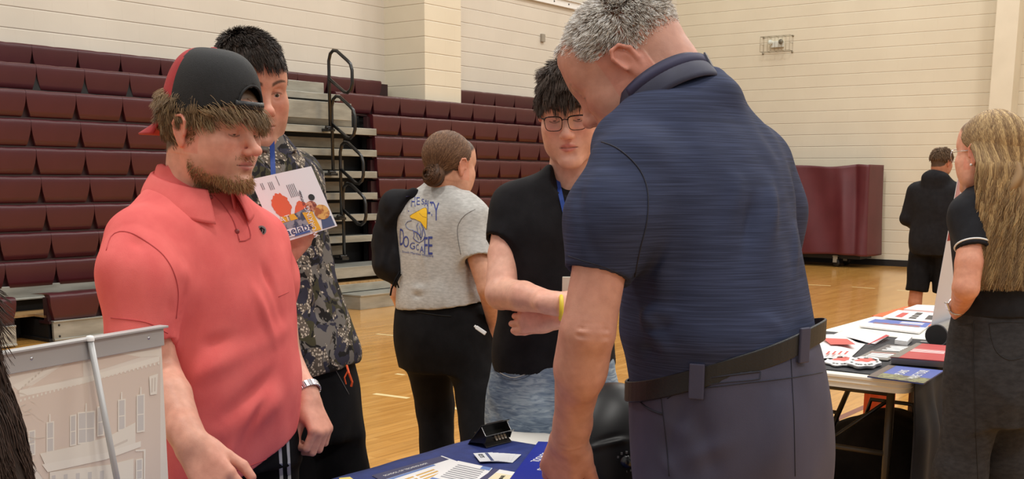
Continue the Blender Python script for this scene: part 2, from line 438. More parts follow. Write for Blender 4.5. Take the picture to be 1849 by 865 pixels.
WALL_S, WALL_U = 10.74, 19.6
mb = MB(); mb.add([(-8, -12, 0), (WALL_U+0.3, -12, 0), (WALL_U+0.3, WALL_S+0.3, 0), (-8, WALL_S+0.3, 0)], [(0, 1, 2, 3)])
floor = tag(lbuild(mb, 'floor', floor_mat(), RM(0, 0, 0)), kind='structure')
def wall(name, mat, M, w, h=9.2, t=0.2):
    mb = MB(); mb.box((0, 0, 0), (w, t, h)); return tag(lbuild(mb, name, mat, M), kind='structure')
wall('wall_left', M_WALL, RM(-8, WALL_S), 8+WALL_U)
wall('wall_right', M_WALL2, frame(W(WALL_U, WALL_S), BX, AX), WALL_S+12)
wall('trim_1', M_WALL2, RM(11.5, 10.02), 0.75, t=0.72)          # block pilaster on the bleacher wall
M_BB = base_mat('black_rubber', lin(20, 19, 20), 0.5)
M_COLM = noisy('painted_column', lin(222, 212, 190), lin(214, 204, 182), (2, 2, 2), 0.5)
def colm():
    mb = MB(); mb.box((0, -0.42, 0), (0.34, 0.0, 9.2)); return mb
tag(lbuild(colm(), 'trim_2', M_COLM, frame(W(WALL_U, 4.85), BX, AX), bevel=0.01), kind='structure')
mb = MB(); mb.box((0, -0.015, 0), (WALL_S+12, 0, 0.11)); tag(lbuild(mb, 'baseboard_right', M_BB, frame(W(WALL_U, WALL_S), BX, AX)), kind='structure')
# painted court lines
M_LW = base_mat('court_line_cream', lin(235, 215, 160), 0.25); M_LM = base_mat('court_line_maroon', lin(120, 66, 60), 0.25)
def line_px(p0, p1, wd, mat):
    # an actual stripe on the floor between two floor points
    def fl(p):
        r = P(p[0], p[1], 1.0)-Vector((0, 0, CAMZ)); k = -CAMZ/r.z; return Vector((r.x*k, r.y*k, 0.0006))
    a, b = fl(p0), fl(p1); d = (b-a).normalized(); n = Vector((-d.y, d.x, 0))*wd/2
    mb = MB(); mb.add([a-n, b-n, b+n, a+n], [(0, 1, 2, 3)]); o = mb.build('court_line', mat, floor); return o
line_px((676, 711), (738, 719), 0.05, M_LW); line_px((811, 735), (845, 742), 0.05, M_LW); line_px((600, 700), (640, 705), 0.05, M_LW)
line_px((1495, 764), (1590, 722), 0.05, M_LM); line_px((1456, 514), (1500, 516), 0.05, M_LW); line_px((1538, 518), (1580, 521), 0.05, M_LW)
line_px((715, 675), (730, 677), 0.04, M_LW); line_px((680, 603), (712, 606), 0.04, M_LW); line_px((1620, 524), (1645, 526), 0.05, M_LW)
# ------------------------------------------------------------------ bleachers
M_SEAT = noisy('maroon_plastic', lin(66, 22, 28), lin(74, 26, 32), (3, 3, 3), 0.3, bump=0.05, bscale=90)
M_SEATB = base_mat('dark_maroon_backing', lin(44, 14, 19), 0.5)
M_DARK = base_mat('black_understructure', lin(14, 13, 14), 0.6)
M_GALV = noisy('galvanised_steel', lin(150, 150, 142), lin(176, 176, 168), (3, 3, 14), 0.38, metal=0.55, bump=0.05)
M_RISER = noisy('beige_riser', lin(122, 112, 96), lin(142, 131, 112), (4, 4, 20), 0.5)
M_DECK = noisy('wood_deck', lin(176, 142, 96), lin(150, 116, 74), (2, 30, 4), 0.4)
M_BLKM = base_mat('black_powder_coat', lin(18, 17, 17), 0.28, spec=0.6)
MODW = 0.4935
def seat_mesh():
    """one moulded seat module: nose on top, front face whose sides draw in towards the bottom, seen from the hall (-y)"""
    prof = [(0.235, -0.002, 0), (0.16, 0.0, 0), (0.05, 0.004, 0), (0.018, 0.0, 0), (0.004, -0.01, 0), (0.0, -0.026, 0.0), (0.0, -0.05, 0.0),
            (0.003, -0.09, 0.10), (0.008, -0.135, 0.30), (0.014, -0.18, 0.62), (0.02, -0.228, 1.0), (0.04, -0.236, 1.0)]
    n = len(prof); vs = []; fs = []; nx = 13
    for (y, z, g) in prof:
        hw = MODW/2-0.0012-0.040*g
        for i in range(nx):
            x = -hw+2*hw*i/(nx-1)
            dip = -0.004*math.exp(-((x)/0.05)**2) if y > 0.0 and z > -0.012 else 0   # little thumb notch in the nose
            vs.append((x, y-0.0015*math.cos(math.pi*x/MODW)*(1 if y < .1 else 0), z+dip))
    for j in range(n-1):
        for i in range(nx-1): fs.append((j*nx+i, (j+1)*nx+i, (j+1)*nx+i+1, j*nx+i+1))
    # side walls going back, with their own edge vertices so the front stays crisp
    for side in (0, nx-1):
        edge = len(vs); vs += [vs[j*nx+side] for j in range(n)]
        base = len(vs)
        for j, (y, z, g) in enumerate(prof): 
            v = vs[j*nx+side]; vs.append((v[0]+(0.012 if side == 0 else -0.012), max(v[1]+0.10, 0.10), z-0.01))
        for j in range(n-1):
            a, b = edge+j, edge+j+1; c, d = base+j+1, base+j
            fs.append((a, d, c, b) if side == 0 else (a, b, c, d))
    me = bpy.data.meshes.new('seat_module'); me.from_pydata(vs, [], fs); me.materials.append(M_SEAT); me.shade_smooth(); me.update(); return me
SEAT = seat_mesh()
ROWZ = {1: 0.425}; ROWS = {1: 9.12}
for n in range(2, 11): ROWZ[n] = 0.69+0.2536*(n-2); ROWS[n] = 9.6
ROWS[9] = 9.84; ROWS[10] = 10.5
def off(n): return 5.62+0.03*(8-n) if n <= 8 else (5.88 if n == 9 else 5.75)
def seat_row(parent, n, u0, u1):
    z, s = ROWZ[n], ROWS[n]
    mb = MB(RM(0, 0)); mb.box((u0, s+0.06, z-0.25), (u1, s+0.12, z-0.03)); mb.box((u0, s+0.035, z-0.262), (u1, s+0.2, z-0.238))
    r = mb.build('seat_row', [M_SEATB], parent)
    k0 = math.ceil((u0-0.03-off(n))/MODW); u = off(n)+k0*MODW
    if n == 1: u = u0
    if u-u0 > 0.12:      # a narrow filler module at the start of the row
        o = bpy.data.objects.new('seat_module', SEAT); COL.objects.link(o); adopt(o, r); w = (u-u0)
        place(o, RM((u+u0)/2, s, z) @ Matrix.Diagonal((w/MODW, 1, 1, 1)))
    while u+MODW < u1+0.05:
        o = bpy.data.objects.new('seat_module', SEAT); COL.objects.link(o); adopt(o, r)
        place(o, RM(u+MODW/2, s, z)); u += MODW
    return r
def mech(parent, u0, u1):
    mb = MB(RM(0, 0)); mb.box((u0, 9.74, 0.02), (u1, 9.80, 2.1)); mb.box((u0, 9.93, 0.0), (u1, 10.0, 2.3)); mb.box((u0, 9.94, 2.0), (u1, 10.0, 2.46)); mb.box((u0, 10.0, 2.2), (u1, 10.66, 2.26))
    mb.build('understructure', M_DARK, parent)
bank = empty('bleacher_bank', W(6.5, 9.6), 'maroon folded bleacher rows behind the two young men, left of the aisle rails', 'bleachers')
UL0 = 4.18; UL1 = 8.58
for n in range(2, 9): seat_row(bank, n, UL0, UL1)
seat_row(bank, 9, UL0, UL1+0.25)
seat_row(bank, 1, 5.43, 8.45)
seat_row(bank, 1, 4.13, 5.12)
mb = MB(RM(0, 0)); mb.box((UL0, 9.72, 0.02), (UL1, 9.80, 2.1)); mb.box((UL0, 9.86, 0.02), (UL1, 10.0, 2.4)); mb.box((UL0, 9.97, 2.3), (UL1, 10.7, 2.42)); mb.build('understructure', M_DARK, bank)
mb = MB(RM(0, 0)); mb.box((UL0, 9.62, 0.36), (UL1, 9.66, 0.475)); mb.box((UL0, 9.605, 0.345), (UL1, 9.68, 0.362)); mb.build('riser_plate', M_GALV, bank, bevel=0.003)
mb = MB(RM(0, 0)); mb.box((UL0, 9.36, 0.215), (5.12, 9.7, 0.235)); mb.box((5.12, 9.40, 0.215), (5.43, 9.7, 0.235)); mb.box((5.43, 9.2, 0.215), (8.45, 9.7, 0.235)); mb.build('foot_deck', M_DECK, bank)
for a, b in ((5.45, 8.45), (4.18, 5.1)):
    mb = MB(RM(0, 0)); mb.box((a, 9.13, 0.02), (b, 9.16, 0.185)); mb.box((a, 9.12, 0.175), (b, 9.17, 0.19)); mb.box((a, 9.12, 0.012), (b, 9.17, 0.03))
    pl = mb.build('front_plate', M_GALV, bank, bevel=0.003)
    for q in range(2):
        mb = MB(frame(W(a+0.055, 9.13, 0.05+0.1*q), AX, Vector((0, 0, 1)))); mb.lathe([(0.0, 0.006), (0.008, 0.005), (0.011, 0.0), (0.011, -0.002)], 12); mb.build('bolt', M_DARK, pl, smooth=True)
mb = MB(RM(0, 0)); mb.box((5.44, 9.2, 0.0), (5.46, 9.72, 0.19)); mb.box((5.1, 9.2, 0.0), (5.12, 9.7, 0.19)); mb.box((5.12, 9.66, 0.0), (5.44, 9.7, 0.22)); mb.box((5.42, 9.16, 0.0), (5.46, 9.72, 0.03)); mb.build('side_plate', M_DARK, bank)
bankr = empty('bleacher_bank', W(13.5, 9.6), 'maroon folded bleacher seating rows behind the boy in glasses, right of the aisle rails', 'bleachers')
UR1 = 15.1
seat_row(bankr, 8, 10.02, UR1); seat_row(bankr, 9, 9.69, UR1)
for n in range(1, 8): seat_row(bankr, n, 10.07, UR1)
seat_row(bankr, 10, 12.3, UR1)
mech(bankr, 10.07, UR1)
# far right remainder of the bank as one part (behind the tall man)
mb = MB(RM(0, 0))
for n in range(1, 11):
    z, s = ROWZ[n], ROWS[n]; mb.box((UR1, s+0.06, z-0.25), (19.0, s+0.12, z-0.03), 1)
    u = UR1
    while u < 18.6:
        mb.prism([], 0, 0) if False else mb.box((u+0.004, s, z-0.2), (u+MODW-0.004, s+0.2, z)); u += MODW
mb.box((UR1, 9.78, 0.02), (19.0, 10.0, 2.3), 2)
o = mb.build('seat_row_run', [M_SEAT, M_SEATB, M_DARK], bankr, bevel=0.012); o['kind'] = 'stuff'
mb = MB(RM(0, 0)); mb.box((10.1, 9.13, 0.02), (19.0, 9.16, 0.185)); mb.build('front_plate', M_GALV, bankr)
# aisle between the banks
aisle = empty('bleacher_aisle', W(9.3, 9.6), 'silver and beige stepped aisle between the two maroon bleacher banks', 'stairs')
seat_row(aisle, 10, UL0, 11.36)
mb = MB(RM(0, 0)); mb.box((UL0, 10.6, 0.0), (11.36, 10.7, 2.47)); mb.box((8.5, 9.98, 0.0), (10.2, 10.6, 0.3)); mb.build('understructure', M_DARK, aisle)
for n in range(2, 9):
    z = ROWZ[n]
    u1 = 10.12
    if n <= 7:
        mb = MB(RM(0, 0)); mb.box((8.55, 9.60, z+0.005), (u1, 9.66, z+0.085)); mb.box((8.55, 9.66, z+0.06), (u1, 9.95, z+0.083)); mb.build('step_nosing', M_GALV, aisle, bevel=0.004)
    mb = MB(RM(0, 0)); mb.box((8.55, 9.80, z-0.15), (9.9 if n > 7 else 9.75, 9.84, z-0.04)); mb.build('step_riser', M_RISER, aisle)
mb = MB(RM(0, 0)); mb.box((8.55, 9.62, 2.12), (9.72, 9.68, 2.315)); mb.build('step_riser', M_GALV, aisle, bevel=0.004)
mb = MB(RM(0, 0)); mb.box((8.55, 9.74, 2.345), (9.66, 9.8, 2.42)); mb.build('step_nosing', M_GALV, aisle, bevel=0.004)
mb = MB(RM(0, 0)); mb.box((8.55, 9.95, 2.43), (9.6, 10.0, 2.56)); mb.build('step_riser', M_GALV, aisle, bevel=0.004)
mb = MB(RM(0, 0)); mb.box((8.5, 9.88, 0.0), (10.1, 9.92, 2.2)); mb.build('back_panel', M_DARK, aisle)
# lowest extended step
mb = MB(RM(0, 0)); mb.box((8.6, 9.16, 0.43), (10.4, 9.62, 0.455)); mb.box((8.6, 9.12, 0.33), (10.4, 9.16, 0.455)); mb.build('step_plate', M_GALV, aisle, bevel=0.004)
mb = MB(RM(0, 0)); mb.box((8.6, 9.10, 0.26), (10.4, 9.62, 0.285)); mb.build('step_deck', M_DECK, aisle)
mb = MB(RM(0, 0)); mb.box((8.6, 9.08, 0.175), (10.4, 9.12, 0.262)); mb.box((8.6, 9.12, 0.03), (10.4, 9.16, 0.15)); mb.build('step_plate', M_GALV, aisle, bevel=0.003)
mb = MB(RM(0, 0)); mb.box((8.45, 9.12, 0.20), (8.6, 9.36, 0.44)); mb.build('end_cap', M_SEAT, aisle, bevel=0.01)
mb = MB(RM(0, 0)); mb.box((8.95, 8.78, 0.0), (10.5, 9.1, 0.15)); mb.box((8.94, 8.76, 0.15), (10.52, 9.1, 0.168)); mb.build('box_step', M_GALV, aisle, bevel=0.004)
# hand rails
for i in range(4):
    z0 = [2.0, 1.50, 0.99, 0.52][i]; ub = [9.27, 9.3, 9.42, 9.45][i]; s0 = 9.52
    z1 = z0+0.9; L = [(0, 0), (0, 0.62), (0, 0.76), (-0.03, 0.84), (-0.08, 0.872), (-0.14, 0.862), (-0.31, 0.75), (-0.36, 0.71), (-0.385, 0.64), (-0.385, 0.50), (-0.36, 0.435), (-0.30, 0.40), (-0.25, 0.41), (0.0, 0.565)]
    o = empty('hand_rail', W(ub, s0, z0), ['black looped hand rail at the top of the bleacher aisle', 'black looped aisle hand rail, second from the top', 'black looped aisle hand rail, third from the top', 'lowest black looped hand rail of the bleacher aisle'][i], 'handrail', 'aisle hand rails')
    pts = [W(ub, s0+dy*0.95, z0+dz) for dy, dz in L]
    mb = MB(); mb.tube(pts, 0.019, 12); mb.build('rail_tube', M_BLKM, o, smooth=True)
    mb = MB(RM(ub, s0, z0)); mb.box((-0.06, -0.03, -0.02), (0.05, 0.1, 0.012)); mb.tube([(-0.07, 0.0, 0.02), (0.03, 0.0, 0.02)], 0.022, 10); mb.build('rail_bracket', M_BLKM, o, bevel=0.004)
# white track on the upper wall and a small socket
mb = MB(RM(0, 0)); mb.box((13.6, 10.69, 4.22), (19.2, 10.74, 4.335)); mb.box((13.6, 10.66, 4.325), (19.2, 10.74, 4.335))
o = tag(mb.build('wall_track', base_mat('white_enamel', lin(232, 232, 230), 0.4), bevel=0.003), 'long white mounting rail fixed high on the block wall', 'rail')
for i in range(8):
    mb = MB(frame(W(14.6+i*0.42, 10.688, 4.275), AX, Vector((0, 0, 1)))); mb.lathe([(0, .004), (0.012, .004), (0.014, 0)], 12); mb.build('screw', M_DARK, o)
_q = P(1033, 73, 16.2); 
mb = MB(RM(0, 0)); mb.box((15.13, 10.70, 3.62), (15.22, 10.74, 3.74)); tag(mb.build('wall_socket', base_mat('grey_plate', lin(150, 142, 128), 0.5), bevel=0.004), 'small grey plate on the block wall beside the boy in glasses', 'outlet')
# emergency light in its cage, on the right wall
def on_right(px, py):
    r = P(px, py, 1.0)-Vector((0, 0, CAMZ)); k = WALL_U/(r.x*AX.x+r.y*AX.y); p = r*k; return -(p.dot(BX)), p.z+CAMZ
sc_, zc_ = on_right(1405, 80)
el = empty('emergency_light', W(WALL_U, sc_, zc_), 'emergency light with two lamp heads inside a wire cage on the cream block wall', 'emergency light')
EM = frame(W(WALL_U, sc_, zc_), BX, Vector((0, 0, 1)))   # x right along wall, y up, z out of wall towards the hall
if (EM.to_3x3() @ Vector((0, 0, 1))).dot(AX) > 0: EM = EM @ Matrix.Diagonal((1, 1, -1, 1))
mb = MB(EM); mb.box((-0.12, -0.06, 0.0), (0.12, 0.05, 0.07)); mb.build('housing', base_mat('white_housing', lin(216, 218, 210), 0.4), el, bevel=0.01)
for sx in (-1, 1):
    mb = MB(EM @ Matrix.Translation((sx*0.1, 0.03, 0.09))); mb.lathe([(0.0, 0.05), (0.035, 0.045), (0.045, 0.03), (0.03, -0.02), (0, -0.03)], 16)
    mb.build('lamp_head', base_mat('lamp_lens', lin(225, 232, 225) if sx < 0 else lin(110, 105, 90), 0.2), el, smooth=True)
mb = MB(EM)
cw, ch, cd = 0.28, 0.13, 0.15
for z in (0.0, cd):
    mb.tube([(-cw, -ch, z), (cw, -ch, z), (cw, ch, z), (-cw, ch, z)], 0.005, 6, closed=True)
for i in range(9):
    x = -cw+2*cw*i/8; mb.tube([(x, -ch, cd), (x, ch, cd)], 0.0035, 6)
    if i in (0, 8) or i % 2 == 0:
        mb.tube([(x, ch, 0), (x, ch, cd)], 0.0035, 6); mb.tube([(x, -ch, 0), (x, -ch, cd)], 0.0035, 6)
for y in (-ch, 0, ch):
    for x in (-cw, cw): mb.tube([(x, y, 0), (x, y, cd)], 0.0035, 6)
for x in (-cw, cw):
    for y in (-ch-.02, ch+.0): mb.tube([(x, y, -0.002), (x, y, 0.012)], 0.018, 10)
mb.build('wire_cage', base_mat('cage_wire', lin(150, 140, 118), 0.4, metal=0.3), el, smooth=True)
# covered cart against the right wall
M_VINYL = noisy('maroon_vinyl', lin(84, 29, 36), lin(92, 35, 42), (3, 3, 3), 0.52, bump=0.05, bscale=30)
cart = empty('covered_cart', W(18.9, 7.3), 'large wheeled cart under a maroon vinyl cover beside the cream wall', 'cart')
c0s, _ = on_right(1580, 300)
CS0 = 6.55; CS1 = 10.3; CU0 = 18.75; CU1 = 19.45
def cart_cover():
    nu, nv = 160, 40; vs = []; fs = []
    per = []
    # outline in (s,u): along right end then the front
    def ring(t):   # t 0..1 around: right end back -> front corner -> left
        L1 = CU1-CU0; L2 = CS1-CS0; d = t*(L1+L2)
        if d < L1: return (CS0, CU1-d, 1, 0, d)
        return (CS0+(d-L1), CU0, 0, 1, d)
    for i in range(nu):
        s, u, e, f, d = ring(i/(nu-1))
        for j in range(nv):
            h = j/(nv-1)
            z = 0.20+0.0*h+1.52*h
            fold = 0
            ds = s-CS0
            fold += 0.05*math.exp(-((ds-0.30-0.45*h*0.3)/0.07)**2)*(0.3+0.7*math.sin(math.pi*min(1, h*1.05)))
            fold -= 0.05*math.exp(-((ds-0.16-0.3*h*0.3)/0.06)**2)
            fold += 0.03*math.exp(-((ds-0.52+0.15*(1-h))/0.08)**2)*(1-h*0.3)
            fold += 0.02*math.sin(4.5*ds+2.2*h)*(1-h*0.7)*f+0.015*math.sin(9*ds-5*h)*f
            sag = -0.035*math.exp(-((ds-0.55)/0.4)**2)*h**6*f
            top = 0.03*math.exp(-((ds-0.24)/0.18)**2)*h**5
            flare = 0.06*(1-h)**1.5
            vs.append(W(u-(fold+flare)*f, s-(flare+0.05*math.sin(6*d)*(1-h)*0.4)*e-fold*e*0.3, z+sag+top+(0.02*math.sin(3.0*ds))*(1-h)))
    for i in range(nu-1):
        for j in range(nv-1): fs.append((i*nv+j, (i+1)*nv+j, (i+1)*nv+j+1, i*nv+j+1))
    mb = MB(); mb.add(vs, fs)
    # top
    n = len(mb.v); cols = [i*nv+nv-1 for i in range(nu)]
    k = len(mb.v); mb.v += [W(CU1, s, 1.7) for s in np.linspace(CS0, CS1, nu)]
    for i in range(nu-1): mb.f.append((cols[i], cols[i+1], k+i+1, k+i)); mb.mi.append(0)
    return mb
cart_cover().build('cover', M_VINYL, cart, smooth=True, solid=0.004)
mb = MB(RM(0, 0)); mb.box((CU0+0.08, CS0+0.1, 0.14), (CU1-0.05, CS1, 0.2)); mb.box((CU0+0.1, CS0+0.12, 0.2), (CU1-0.06, CS1-0.1, 1.66)); mb.build('cart_frame', M_BB, cart)
for s_ in (CS0+0.5, CS1-0.4):
    for u_ in (CU0+0.06, CU1-0.15):
        c = RM(u_, s_, 0.075)
        mb = MB(c @ Matrix.Rotation(math.radians(90), 4, 'Y') @ Matrix.Rotation(0.5, 4, 'X'))
        mb.lathe([(0.0, -0.02), (0.03, -0.02), (0.066, -0.022), (0.075, -0.012), (0.075, 0.012), (0.066, 0.022), (0.03, 0.02), (0, 0.02)], 24)
        w = mb.build('wheel', M_BB, cart, smooth=True)
        mb = MB(c); mb.box((-0.035, -0.03, 0.0), (-0.027, 0.05, 0.12)); mb.box((0.027, -0.03, 0.0), (0.035, 0.05, 0.12)); mb.box((-0.035, -0.03, 0.1), (0.035, 0.06, 0.115)); mb.build('fork', M_GALV, w)
# ================================================================== PEOPLE
def V3(a): return np.array(a, float)
def sst(a, b, x): t = np.clip((x-a)/(b-a), 0, 1); return t*t*(3-2*t)
def head_matrix(o, f2, pitch=0.0, roll=0.0, S=(1, 1, 1)):
    """head local space: x its right, y forward, z up; pitch > 0 looks down; roll > 0 tips the crown to its right"""
    f = Vector((f2[0], f2[1], 0)).normalized(); r = Vector((f.y, -f.x, 0)); p = math.radians(pitch); q = math.radians(roll)
    y = f*math.cos(p)-Vector((0, 0, 1))*math.sin(p); z = r.cross(y)
    z2 = z*math.cos(q)+r*math.sin(q); x2 = r*math.cos(q)-z*math.sin(q)
    M = Matrix(((x2.x*S[0], y.x*S[1], z2.x*S[2], o[0]), (x2.y*S[0], y.y*S[1], z2.y*S[2], o[1]), (x2.z*S[0], y.z*S[1], z2.z*S[2], o[2]), (0, 0, 0, 1)))
    return M
def xf(M, V):
    A = np.array(M); return V @ A[:3, :3].T+A[:3, 3]
def xfi(M, V): return xf(M.inverted(), V)
SKIN = {}
def skin_mat():
    m = base_mat('skin', WHT, 0.48, spec=0.4, sss=0.12); t = NT(m); b = t.n['Principled BSDF']
    a = t.new('ShaderNodeVertexColor', layer_name='Col'); co = t.new('ShaderNodeTexCoord')
    no = t.new('ShaderNodeTexNoise'); no.inputs['Scale'].default_value = 55; no.inputs['Detail'].default_value = 5; t.link(co.outputs['Object'], no.inputs['Vector'])
    rp = t.new('ShaderNodeValToRGB'); rp.color_ramp.elements[0].position = 0.3; rp.color_ramp.elements[1].position = 0.7
    rp.color_ramp.elements[0].color = (0.9, 0.84, 0.82, 1); rp.color_ramp.elements[1].color = (1.07, 1.05, 1.04, 1); t.link(no.outputs['Fac'], rp.inputs[0])
    mx = t.new('ShaderNodeMix', data_type='RGBA', blend_type='MULTIPLY'); mx.inputs[0].default_value = 1
    t.link(a.outputs[0], mx.inputs[6]); t.link(rp.outputs[0], mx.inputs[7]); t.link(mx.outputs[2], b.inputs['Base Color'])
    n2 = t.new('ShaderNodeTexNoise'); n2.inputs['Scale'].default_value = 420; n2.inputs['Detail'].default_value = 2; t.link(co.outputs['Object'], n2.inputs['Vector'])
    bp = t.new('ShaderNodeBump'); bp.inputs['Strength'].default_value = 0.2; bp.inputs['Distance'].default_value = 0.0012; t.link(n2.outputs['Fac'], bp.inputs['Height']); t.link(bp.outputs[0], b.inputs['Normal'])
    return m
M_SKIN = skin_mat()
def attr_mat(name, rough=0.5, spec=0.4, sheen=0.0):
    m = base_mat(name, WHT, rough, spec=spec); t = NT(m); a = t.new('ShaderNodeVertexColor', layer_name='Col'); t.link(a.outputs[0], t.n['Principled BSDF'].inputs['Base Color'])
    if sheen: t.n['Principled BSDF'].inputs['Sheen Weight'].default_value = sheen
    return m
M_HAIR = attr_mat('hair_strands', 0.5, 0.28)
M_EYE = attr_mat('eye_surface', 0.12, 0.6)
def head_sdf(o, h=0.002):
    sd = SDF((-0.108, -0.135, -0.2), (0.108, 0.148, 0.15), h)
    g = o.get
    jw = g('jaw', 1.0); fat = g('fat', 0.0)
    sd.ell((0, -0.012, 0.035), (0.076, 0.097, 0.084))
    sd.ell((0, 0.03, 0.0), (0.066+fat*0.5, 0.062, 0.098), 0.03)
    for s in (-1, 1):
        sd.chain([(s*0.054*jw, 0.004, -0.05), (s*0.050*jw, 0.02, -0.078), (s*0.018*jw, 0.072, -0.103)], [0.019+fat, 0.019+fat, 0.0165], 0.035, 0.02)
        sd.ell((s*0.044, 0.055, -0.022), (0.025, 0.028, 0.022), 0.03)
        sd.ell((s*0.045, 0.04, -0.055), (0.024+fat, 0.034, 0.034), 0.03)
        sd.cone((s*0.012, 0.083, 0.022), (s*0.046, 0.07, 0.026), 0.011, 0.010, 0.022)
    sd.ell((0, 0.083, -0.106), (0.018, 0.015, 0.013), 0.022)
    sd.ell((0, 0.072, -0.066), (0.034, 0.024, 0.03), 0.025)
    sd.ell((0, 0.060, 0.055), (0.055, 0.035, 0.045), 0.03)
    # eye sockets, then the nose
    for s in (-1, 1): sd.ell((s*0.032, 0.101, 0.003), (0.021, 0.019, 0.013), 0.016, op='s')
    nz = g('nose', 1.0)
    sd.cone((0, 0.081, 0.018), (0, 0.081+0.028*nz, -0.028), 0.0085, 0.0098, 0.015)
    sd.ell((0, 0.083+0.031*nz, -0.032), (0.0125, 0.011, 0.0105), 0.010)
    for s in (-1, 1):
        sd.ell((s*0.0125, 0.084+0.018*nz, -0.037), (0.0075, 0.011, 0.0075), 0.007)
        sd.ell((s*0.0065, 0.088+0.02*nz, -0.0455), (0.0036, 0.0055, 0.004), 0.003, op='s')
    # eyelids
    op = g('eye_open', 0.25)
    for s in (-1, 1):
        sd.ell((s*0.032, 0.0735, 0.002), (0.0148, 0.0142, 0.0135), 0.006)
        sd.cone((s*0.021, 0.088, 0.012), (s*0.044, 0.080, 0.012), 0.0016, 0.0016, 0.004)
        if op > 0: sd.ell((s*0.032, 0.091, -0.0015+0.002*op), (0.0125, 0.010, 0.0008+0.0052*op), 0.0015, op='s')
    # mouth
    mw = g('mouth', 0.025)
    sd.chain([(-mw, 0.083, -0.0645), (-0.006, 0.0955, -0.0595), (0, 0.0945, -0.061), (0.006, 0.0955, -0.0595), (mw, 0.083, -0.0645)], [0.0025, 0.0052, 0.0046, 0.0052, 0.0025], 0.007, 0.003)
    sd.chain([(-mw*0.85, 0.083, -0.069), (0, 0.094, -0.0735), (mw*0.85, 0.083, -0.069)], [0.003, 0.0068, 0.003], 0.007, 0.003)
    sd.chain([(-mw*1.05, 0.089, -0.067), (0, 0.1015, -0.0665), (mw*1.05, 0.089, -0.067)], [0.0012, 0.0014, 0.0012], 0.003, 0.001, op='s')
    sd.cone((-0.012, 0.099, -0.0845), (0.012, 0.099, -0.0845), 0.005, 0.005, 0.010, op='s')
    # ears
    es = g('ear', 1.0)
    for s in (-1, 1):
        R = np.array(Matrix.Rotation(-s*math.radians(o.get('flare', 14)), 3, 'Z') @ Matrix.Rotation(math.radians(o.get('ear_tilt', -10)), 3, 'X'))
        T = np.eye(4); T[:3, :3] = R*1.0; T[:3, 3] = (s*0.0755, -0.008, -0.004)
        sd.frame(T, es)
        sd.ell((s*0.004, -0.004, 0.002), (0.0058, 0.0175, 0.029), 0.007)
        sd.ell((s*0.004, 0.002, -0.026), (0.0045, 0.009, 0.011), 0.006)
        arc = [(s*0.008, 0.012, 0.004), (s*0.009, 0.010, 0.022), (s*0.010, -0.001, 0.0315), (s*0.0115, -0.015, 0.026), (s*0.0125, -0.021, 0.008), (s*0.010, -0.014, -0.012), (s*0.006, -0.004, -0.028)]
        sd.chain(arc, [0.0026, 0.0032, 0.0036, 0.0038, 0.0036, 0.003, 0.003], 0.003, 0.002)
        sd.ell((s*0.0125, 0.0005, 0.002), (0.006, 0.0085, 0.0135), 0.004, op='s')
        sd.ell((s*0.0115, -0.007, 0.018), (0.003, 0.007, 0.008), 0.003, op='s')
        sd.ell((s*0.0085, 0.0125, -0.004), (0.003, 0.003, 0.006), 0.004)
        sd.frame(None)
    return sd
def hl_default(ph):
    """hairline height by azimuth 0 (front) .. pi (back)"""
    return np.interp(ph, [0, 0.5, 0.85, 1.15, 1.35, 1.75, 2.05, 2.5, 3.15], [0.082, 0.080, 0.062, 0.028, 0.005, 0.012, -0.035, -0.052, -0.058])
def azim(L): return np.abs(np.arctan2(L[:, 0], L[:, 1]+0.01))
